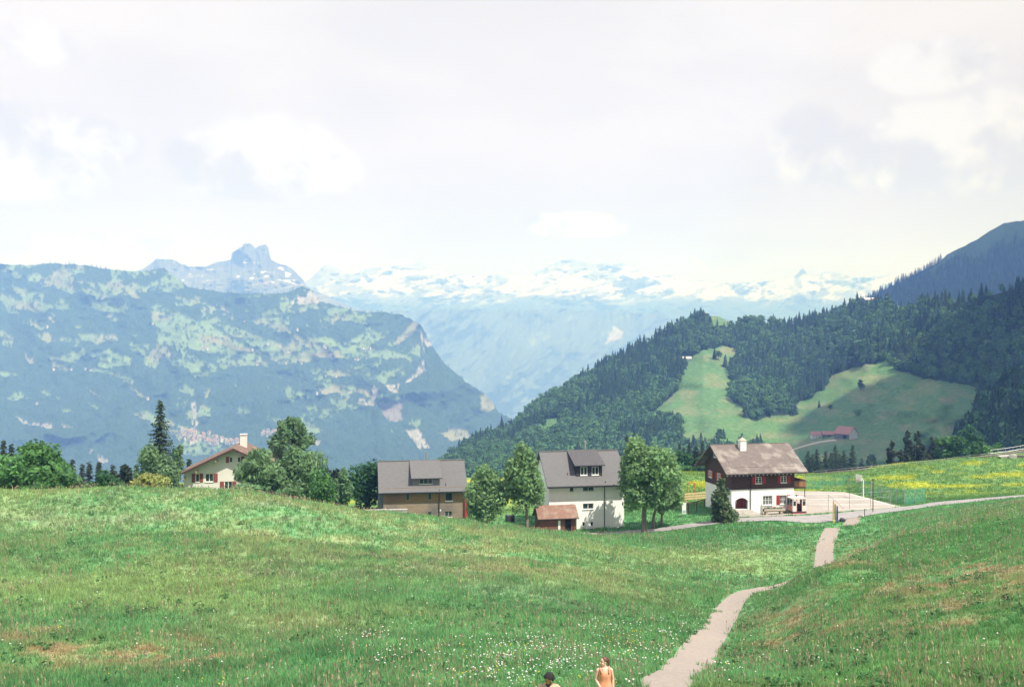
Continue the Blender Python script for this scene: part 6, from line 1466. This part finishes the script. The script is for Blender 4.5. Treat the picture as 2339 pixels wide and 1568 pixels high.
md = o.modifiers.new('thick', 'SOLIDIFY'); md.thickness = -.03
mb = MB(); ball(mb, hcm + HM @ Vector((0, -.058, -.098)), (.050, .050, .040), HM)
for sx in (-1, 1): limb(mb, [hcm + HM @ Vector((sx * .072, -.005, -.02)), hcm + HM @ Vector((sx * .064, -.035, -.075)), hcm + HM @ Vector((sx * .035, -.075, -.100))], [.012, .026, .026])
limb(mb, [hcm + HM @ Vector((-.032, -.096, -.052)), hcm + HM @ Vector((0, -.105, -.046)), hcm + HM @ Vector((.032, -.096, -.052))], [.008, .010, .008]); mb.build('beard', M_HAIRM, m_, smooth=True)
sh_ = loft([(1.475, .01, .03, .095, .085), (1.45, .01, .03, .175, .11), (1.40, .01, .03, .215, .130), (1.30, .01, .03, .205, .15), (1.15, 0, .03, .185, .150), (1.0, 0, .02, .185, .150), (.86, 0, .02, .19, .155)], fold=.03).build('shirt', M_SHIRT, m_, smooth=True)
for sx in (-1, 1):
    mb = MB(); limb(mb, [(sx * .165, .03, 1.405), (sx * .215, .03, 1.24), (sx * .225, .03, 1.17)], [.070, .066, .066]); mb.build('sleeve', M_SHIRT, m_, smooth=True)
    mb = MB(); limb(mb, [(sx * .09, .015, .90), (sx * .10, .0, .49), (sx * .10, .03, .10)], [.108, .078, .066]); mb.build('trouser_leg', M_TROU, m_, smooth=True)
    mb = MB(); limb(mb, [(sx * .10, .07, .04), (sx * .11, -.18, .028)], [.05, .04]); mb.build('shoe', M_SHOE, m_, smooth=True)
# ================================================================= GRASS AND FLOWERS
M_GRASS = mat('grass_blade', (1.15,) * 3, (.85,) * 3, scale=.6, rough=.75, attr='Col', translucent=.45, spec=.15)
def open_ground(x, y):
    """True where grass grows"""
    ok = (dist_to(PATH_L, x, y) > .84 + .5 * vnoise(x / .5, y / .9, 77)) & (dist_to(ROAD_L, x, y) > 2.05) & ~inpoly(x, y, [(30.2, 141.4), (38, 142.5), (46, 145.4), (54.8, 148.7), (59.2, 150.6), (55.4, 165.8), (46, 167.2), (33, 166.2), (29.8, 146)])
    for loc, yw, ww, ll in ((WH, 11, 10.95, 9.2), (BH, 9.3, 12.65, 9.2), (CH, 8, 14.5, 9.5), (CA, 13, 9.9, 9.1)):
        c, s = math.cos(R(yw)), math.sin(R(yw)); dx, dy = x - loc[0], y - loc[1]; u = c * dx + s * dy; v = -s * dx + c * dy
        ok &= ~((u > -.3) & (u < ww + .3) & (v > -.3) & (v < ll + .3))
    return ok
def grass(name, label, n, d0, d1, nb, hlo, hhi, seed, dpow=1.0, px0=-420, px1=2820):
    rng = np.random.default_rng(seed)
    d = d0 + (d1 - d0) * rng.uniform(size=n) ** dpow; px = rng.uniform(px0, px1, n); x = (px - CX) / F * d; y = d
    k = open_ground(x, y); x, y, px = x[k], y[k], px[k]; n = len(x); z = ground_z(x, y) - .02
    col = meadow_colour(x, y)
    bare = blobs(x, y, BROWN)
    tall = (.65 + .9 * fbm(x / 3.5, y / 3.5, 501, 3)) * (1 - .55 * np.clip(bare * 1.4, 0, 1)) * np.where((px > 1650) & (y < 118), .72, 1.0)
    wd = (.010 + .00030 * y)
    V = np.zeros((n, nb, 3, 3), np.float32); C = np.zeros((n, nb, 3, 3), np.float32)
    spread = .10 + .0016 * y
    for b in range(nb):
        a = rng.uniform(0, 6.283, n); r = spread * rng.uniform(size=n) ** .5; bx, by = x + r * np.cos(a), y + r * np.sin(a)
        h = rng.uniform(hlo, hhi, n) * tall; t = rng.uniform(0, 6.283, n); w = wd * rng.uniform(.7, 1.5, n); ln = h * rng.uniform(.15, .75, n); la = rng.uniform(0, 6.283, n)
        V[:, b, 0] = np.stack([bx - w * np.cos(t), by - w * np.sin(t), z], -1); V[:, b, 1] = np.stack([bx + w * np.cos(t), by + w * np.sin(t), z], -1)
        V[:, b, 2] = np.stack([bx + ln * np.cos(la), by + ln * np.sin(la), z + h], -1)
        c = col * rng.uniform(.78, 1.32, (n, 1)) + rng.uniform(-.01, .03, (n, 1)) * np.array([1, .5, 0])
        stem = rng.uniform(size=n) < .10; c[stem] = c[stem] * .4 + np.array([.30, .27, .14]) * .6
        C[:, b] = np.clip(c, .01, .8)[:, None, :]
    V = V.reshape(-1, 3); o = np_mesh(name, V, np.arange(len(V)).reshape(-1, 3), M_GRASS, C.reshape(-1, 3)); tag(o, label, 'grass', kind='stuff')
grass('grass', 'tall mixed meadow grass on the near slope', 96000, 23, 78, 7, .13, .34, 61, 1.15)
grass('grass', 'meadow grass over the crest and around the houses', 66000, 72, 158, 6, .16, .38, 62, .95)
grass('grass', 'hay grass in the buttercup field beyond the lane', 24000, 150, 218, 4, .14, .34, 63, 1.0, 1400, 2760)

def stalks(n, seed):
    rng = np.random.default_rng(seed); d = 24 + 110 * rng.uniform(size=n) ** 1.1; px = rng.uniform(-80, 2420, n); x = (px - CX) / F * d; y = d
    k = open_ground(x, y) & (fbm(x / 2.6, y / 2.6, 611, 3) > .47); x, y = x[k], y[k]; n = len(x); z = ground_z(x, y)
    h = rng.uniform(.34, .62, n); a = rng.uniform(0, 6.28, n); w = .006 + .00016 * y; lx, ly = h * .22 * np.cos(a), h * .22 * np.sin(a)
    z3 = np.zeros(n); S = lambda dx, dy, dz: np.stack([x + dx, y + dy, z + dz], -1)
    ca, sa = np.cos(a + 1.57), np.sin(a + 1.57)
    q = [S(-w * ca, -w * sa, z3), S(w * ca, w * sa, z3), S(lx, ly, h),                                   # stem
         S(lx * .75 - 2.4 * w * ca, ly * .75 - 2.4 * w * sa, h * .86), S(lx * .75 + 2.4 * w * ca, ly * .75 + 2.4 * w * sa, h * .86), S(lx * 1.15, ly * 1.15, h * 1.12)]   # seed head
    V = np.stack(q, 1).reshape(-1, 3); c = np.where(rng.uniform(size=(n, 1)) < .6, np.array([[.42, .36, .22]]), np.array([[.32, .22, .17]])) * rng.uniform(.7, 1.2, (n, 1))
    o = np_mesh('grass', V, np.arange(len(V)).reshape(-1, 3), M_GRASS, np.repeat(c, 6, 0)); tag(o, 'dry grass stalks with pale seed heads standing above the meadow', 'grass', kind='stuff')
stalks(30000, 81)
def weeds(n, seed):
    rng = np.random.default_rng(seed); d = rng.uniform(25, 90, n); px = rng.uniform(-60, 2400, n); x = (px - CX) / F * d; y = d
    k = open_ground(x, y) & (fbm(x / 4, y / 4, 621, 3) > .5); x, y = x[k], y[k]; z = ground_z(x, y)
    c = np.stack([x, y, z + .12], -1); r = rng.uniform(.12, .34, (len(x), 1)) * np.array([[1, 1, .7]])
    V, F_, T = leaf_quads(rng, c, r, len(x) * 16, .085, up=.6)
    o = np_mesh('weeds', V, F_, leaf_mat('weed_leaf', (.085, .215, .075), (.05, .14, .05)), T); tag(o, 'clumps of broad-leaved weeds among the grass', 'weeds', kind='stuff')
weeds(1600, 82)

def flowers(name, label, n, r, hgt, colr, seed, cl, base, yfun=None, squash=.7):
    rng = np.random.default_rng(seed); m = n * 40
    d = rng.uniform(24, 120, m); px = rng.uniform(-60, 2400, m); x = (px - CX) / F * d; z = ground_z(x, d); py = CY - z / d * F
    w = np.full(m, base)
    for cx, cy, rx, ry, ww in cl: w = np.maximum(w, ww * np.exp(-((px - cx) / rx) ** 2 - ((py - cy) / ry) ** 2))
    w *= .35 + 1.3 * sstep(.42, .68, fbm(x / 1.6, d / 2.2, seed, 3))
    w *= d / 60
    k = (rng.uniform(size=m) < w * n * .012 / max(n * .012, 1)) & open_ground(x, d); x, y, z = x[k][:n], d[k][:n], z[k][:n]; n = len(x)
    rad = r * rng.uniform(.6, 1.35, n); zz = z + hgt * rng.uniform(.5, 1.2, n)
    O = np.array([(1, 0, 0), (-.5, .87, 0), (-.5, -.87, 0), (0, 0, 1), (0, 0, -.8)]); Fc = [(0, 1, 3), (1, 2, 3), (2, 0, 3), (1, 0, 4), (2, 1, 4), (0, 2, 4)]
    V = np.stack([x, y, zz], -1)[:, None, :] + O[None] * (rad[:, None] * np.array([1, 1, squash])[None, :])[:, None, :]
    Fa = (np.array(Fc)[None] + (np.arange(n) * 5)[:, None, None]).reshape(-1, 3)
    C = np.repeat(np.array(colr)[None] * rng.uniform(.85, 1.05, (n, 1)), 5, 0)
    o = np_mesh(name, V.reshape(-1, 3), Fa, mat(name + '_petal', (1, 1, 1), (.9, .9, .9), attr='Col', translucent=.2), C); tag(o, label, 'flowers', kind='stuff')
    print(name, n)
flowers('wildflowers', 'white wildflowers and seed heads sprinkled through the meadow', 3400, .047, .26, (.80, .78, .72), 71,
        [(1180, 1505, 130, 40, .55), (1060, 1490, 120, 26, .4), (1290, 1520, 120, 36, .45), (1130, 1555, 160, 24, .35), (1480, 1470, 130, 40, .28), (1560, 1475, 70, 30, .3), (1390, 1430, 80, 16, .2), (900, 1500, 120, 40, .12), (840, 1455, 60, 16, .2), (1480, 1540, 70, 30, .3), (780, 1460, 20, 8, .3), (495, 1498, 22, 6, .5), (860, 1510, 50, 30, .18), (1640, 1545, 60, 24, .12), (1900, 1500, 260, 70, .02)], .006)
flowers('wildflowers', 'small yellow buttercups sprinkled through the meadow', 2200, .036, .24, (.78, .62, .04), 72, [(1250, 1520, 220, 60, .16), (1420, 1480, 120, 50, .2), (520, 1560, 60, 10, .25), (200, 1550, 200, 20, .05), (960, 1410, 60, 16, .12), (330, 1190, 40, 10, .1), (640, 1500, 300, 60, .02), (1850, 1500, 300, 80, .015)], .006)
flowers('wildflowers', 'patch of pink wildflowers low in the meadow', 160, .045, .24, (.60, .36, .42), 73, [(655, 1468, 55, 14, .35)], .0003)
# ================================================================= SKY, SUN, AIR, CAMERA
SUN_AZ, SUN_EL = R(48), R(58)      # behind the viewer, to the right
sdir = Vector((math.sin(SUN_AZ) * math.cos(SUN_EL), -math.cos(SUN_AZ) * math.cos(SUN_EL), math.sin(SUN_EL)))
sl = bpy.data.lights.new('sun', 'SUN'); sl.energy = 4.5; sl.angle = R(0.53); sl.color = (1.0, 0.97, 0.92)
so = bpy.data.objects.new('sun', sl); COL.objects.link(so)
so.rotation_euler = (-sdir).to_track_quat('-Z', 'Y').to_euler(); so.location = sdir * 200

W = bpy.data.worlds.new('World'); SC.world = W; W.use_nodes = True
nt = W.node_tree; bg = nt.nodes['Background']; L = nt.links.new
sky = nn(nt, 'ShaderNodeTexSky', sky_type='NISHITA'); sky.sun_disc = False
sky.sun_elevation = SUN_EL; sky.sun_rotation = math.atan2(sdir.x, sdir.y); sky.altitude = 1200; sky.dust_density = 1.5
bg.inputs['Strength'].default_value = 0.10
tc = nn(nt, 'ShaderNodeTexCoord')
def M(op, a, b=None, c=None):
    n = nn(nt, 'ShaderNodeMath', operation=op)
    for i, v in enumerate((a, b, c)):
        if v is None: continue
        if isinstance(v, (int, float)): n.inputs[i].default_value = v
        else: L(v, n.inputs[i])
    return n.outputs[0]
def VM(op, a, b):
    n = nn(nt, 'ShaderNodeVectorMath', operation=op)
    for i, v in enumerate((a, b)):
        if isinstance(v, (tuple, list)): n.inputs[i].default_value = v
        else: L(v, n.inputs[i])
    return n
def smooth(x, a, b):
    n = nn(nt, 'ShaderNodeMapRange', interpolation_type='SMOOTHSTEP'); L(x, n.inputs['Value'])
    n.inputs['From Min'].default_value = a; n.inputs['From Max'].default_value = b
    return n.outputs['Result']
def mixc(f, a, b):
    n = nn(nt, 'ShaderNodeMix', data_type='RGBA'); L(f, n.inputs['Factor'])
    for k, v in (('A', a), ('B', b)):
        if isinstance(v, tuple): n.inputs[k].default_value = (*v, 1)
        else: L(v, n.inputs[k])
    return n.outputs['Result']
def noise(vec, scale, detail=6, rough=.55):
    n = nn(nt, 'ShaderNodeTexNoise'); n.inputs['Scale'].default_value = scale; n.inputs['Detail'].default_value = detail; n.inputs['Roughness'].default_value = rough
    L(vec, n.inputs['Vector']); return n
d = tc.outputs['Generated']; TONE_LOW = (5.1, 4.3, 4.2); TONE_HIGH = (6.0, 5.5, 4.85); CLOUD_LIT = (5.9, 5.5, 5.3)
sx = nn(nt, 'ShaderNodeSeparateXYZ'); L(d, sx.inputs[0])
st = VM('MULTIPLY', d, (1.0, 1.0, 3.2)).outputs[0]
sheets = noise(st, 2.6, 5, .5).outputs['Fac']            # thin layered cloud
pn = noise(d, 13.0, 8, .6)                                # billows
def billow(vec):                                          # puffy density: large and fine noise together
    a_ = noise(vec, 6.5, 7, .6).outputs['Fac']; b_ = noise(vec, 30.0, 4, .6).outputs['Fac']
    return M('ADD', M('MULTIPLY', a_, .78), M('MULTIPLY', b_, .22))
den0 = billow(d); den1 = billow(VM('ADD', d, (.018, 0, .026)).outputs[0])
def envelope(px, py, rx, ry):
    v = Vector(((px - CX) / F, 1, (CY - py) / F)).normalized()
    q = VM('MULTIPLY', VM('SUBTRACT', d, tuple(v)).outputs[0], (F / rx, 0, F / ry)).outputs[0]
    return smooth(VM('LENGTH', q, (0, 0, 0)).outputs['Value'], 1.55, 0.1)
env = None
for px, py, rx, ry in [(30, 370, 210, 90), (170, 330, 150, 75), (-40, 300, 120, 90), (630, 350, 150, 95), (710, 380, 110, 70), (480, 360, 120, 60), (560, 420, 170, 40), (1840, 330, 90, 100), (1930, 360, 110, 75), (2130, 345, 150, 110), (2290, 300, 150, 100), (2230, 390, 170, 60),
                       (1340, 515, 110, 34), (1250, 510, 60, 26), (90, 100, 90, 50), (2140, 150, 130, 60), (1650, 592, 80, 26), (300, 560, 150, 24), (60, 560, 110, 30)]:
    e_ = envelope(px, py, rx, ry); env = e_ if env is None else M('MAXIMUM', env, e_)
env = M('MULTIPLY', env, smooth(sx.outputs['Y'], .2, .6))
body = smooth(M('ADD', M('MULTIPLY', env, .95), M('MULTIPLY', M('SUBTRACT', den0, .5), 1.15)), .28, .62)
body = M('MULTIPLY', body, smooth(env, .02, .25))
lit_ = smooth(M('SUBTRACT', den0, den1), -.07, .07)
top_lit = M('MULTIPLY', body, lit_)
def scale(f, c):
    n = VM('SCALE', c, (0, 0, 0)); L(f, n.inputs['Scale']); return n.outputs[0]
zz_ = sx.outputs['Z']
tone = mixc(smooth(zz_, .05, .34), TONE_LOW, TONE_HIGH)
lum = M('ADD', .90, M('MULTIPLY', smooth(sheets, .34, .66), .14))
veil = scale(lum, tone)
shade = scale(M('ADD', .86, M('MULTIPLY', lit_, .20)), mixc(lit_, tone, CLOUD_LIT))
cloud = mixc(body, veil, shade)
# brighter cloud overhead and towards the sun, thin blue gaps low at the left
high = smooth(sx.outputs['Z'], .36, .75)
cloud = mixc(high, cloud, (5.6, 6.0, 6.6))
gap = M('MULTIPLY', smooth(noise(st, 5.0, 4).outputs['Fac'], .56, .68), M('MULTIPLY', smooth(sx.outputs['X'], -.12, -.5), smooth(sx.outputs['Z'], .30, .10)))
cover = M('SUBTRACT', 0.93, M('MULTIPLY', gap, M('SUBTRACT', .45, M('MULTIPLY', top_lit, .45))))
fin = mixc(cover, sky.outputs['Color'], cloud)
L(fin, bg.inputs['Color'])

# unseen cumulus clouds added above and beside the picture to shade the right-hand hills
M_CLOUD = mat('cloud_white', (.9, .9, .9), (.86, .86, .87), scale=.01)
def shade_cumulus(target, r, z, label, seed):
    t = (z - target[2]) / sdir.z; c = Vector(target) + sdir * t
    bm = bmesh.new(); bmesh.ops.create_icosphere(bm, subdivisions=5, radius=1)
    for v in bm.verts:
        q = v.co; n = float(fbm(q.x * 2.4 + seed, q.y * 2.4 + q.z * 1.7, seed, 4)); f = .72 + .62 * n
        v.co = Vector((q.x * r[0] * f, q.y * r[1] * f, max(q.z, -.25) * r[2] * f))
    me = bpy.data.meshes.new('cloud'); bm.to_mesh(me); bm.free(); me.materials.append(M_CLOUD); me.polygons.foreach_set('use_smooth', [True] * len(me.polygons))
    o = bpy.data.objects.new('cloud', me); COL.objects.link(o); o.location = c; tag(o, label, 'cloud', kind='structure')
shade_cumulus((455, 760, -20), (210, 230, 120), 1480, 'unseen white cumulus cloud added to shade the meadow and the spur', 3)
shade_cumulus((1150, 2350, 220), (640, 620, 260), 1640, 'large unseen cumulus cloud added to shade the dark hill', 5)
shade_cumulus((262, 480, 0), (120, 130, 90), 1470, 'small unseen cumulus cloud added to shade the wooded spur', 8)
# the air
hz = bpy.data.materials.new('haze_air'); hz.use_nodes = True
hn = hz.node_tree; hn.nodes.remove(hn.nodes['Principled BSDF'])
pv = hn.nodes.new('ShaderNodeVolumePrincipled'); hn.links.new(pv.outputs['Volume'], hn.nodes['Material Output'].inputs['Volume'])
pv.inputs['Color'].default_value = (0.205, 0.385, 1.0, 1); pv.inputs['Absorption Color'].default_value = (1, 1, 1, 1); pv.inputs['Density'].default_value = 0.00021; pv.inputs['Anisotropy'].default_value = 0.0
mb = MB(); mb.box(-12500, 12500, -120, 17500, -1150, 1420)
o = mb.build('haze', hz); tag(o, 'thin pale blue haze filling the valley', 'haze', kind='stuff')

cd = bpy.data.cameras.new('camera'); cam = bpy.data.objects.new('camera', cd); COL.objects.link(cam)
cd.sensor_width = 36; cd.lens = 35; cd.clip_start = 0.5; cd.clip_end = 40000
cam.location = (0, 0, 0); cam.rotation_euler = (R(90), 0, 0)
SC.camera = cam
SC.render.engine = 'CYCLES'
SC.view_settings.view_transform = 'Standard'; SC.view_settings.look = 'None'; SC.view_settings.exposure = 0.70; SC.view_settings.gamma = 1.0
c = SC.cycles
c.max_bounces = 5; c.diffuse_bounces = 2; c.glossy_bounces = 2; c.transmission_bounces = 2; c.volume_bounces = 1; c.transparent_max_bounces = 6
c.use_denoising = True
c.caustics_reflective = False; c.caustics_refractive = False
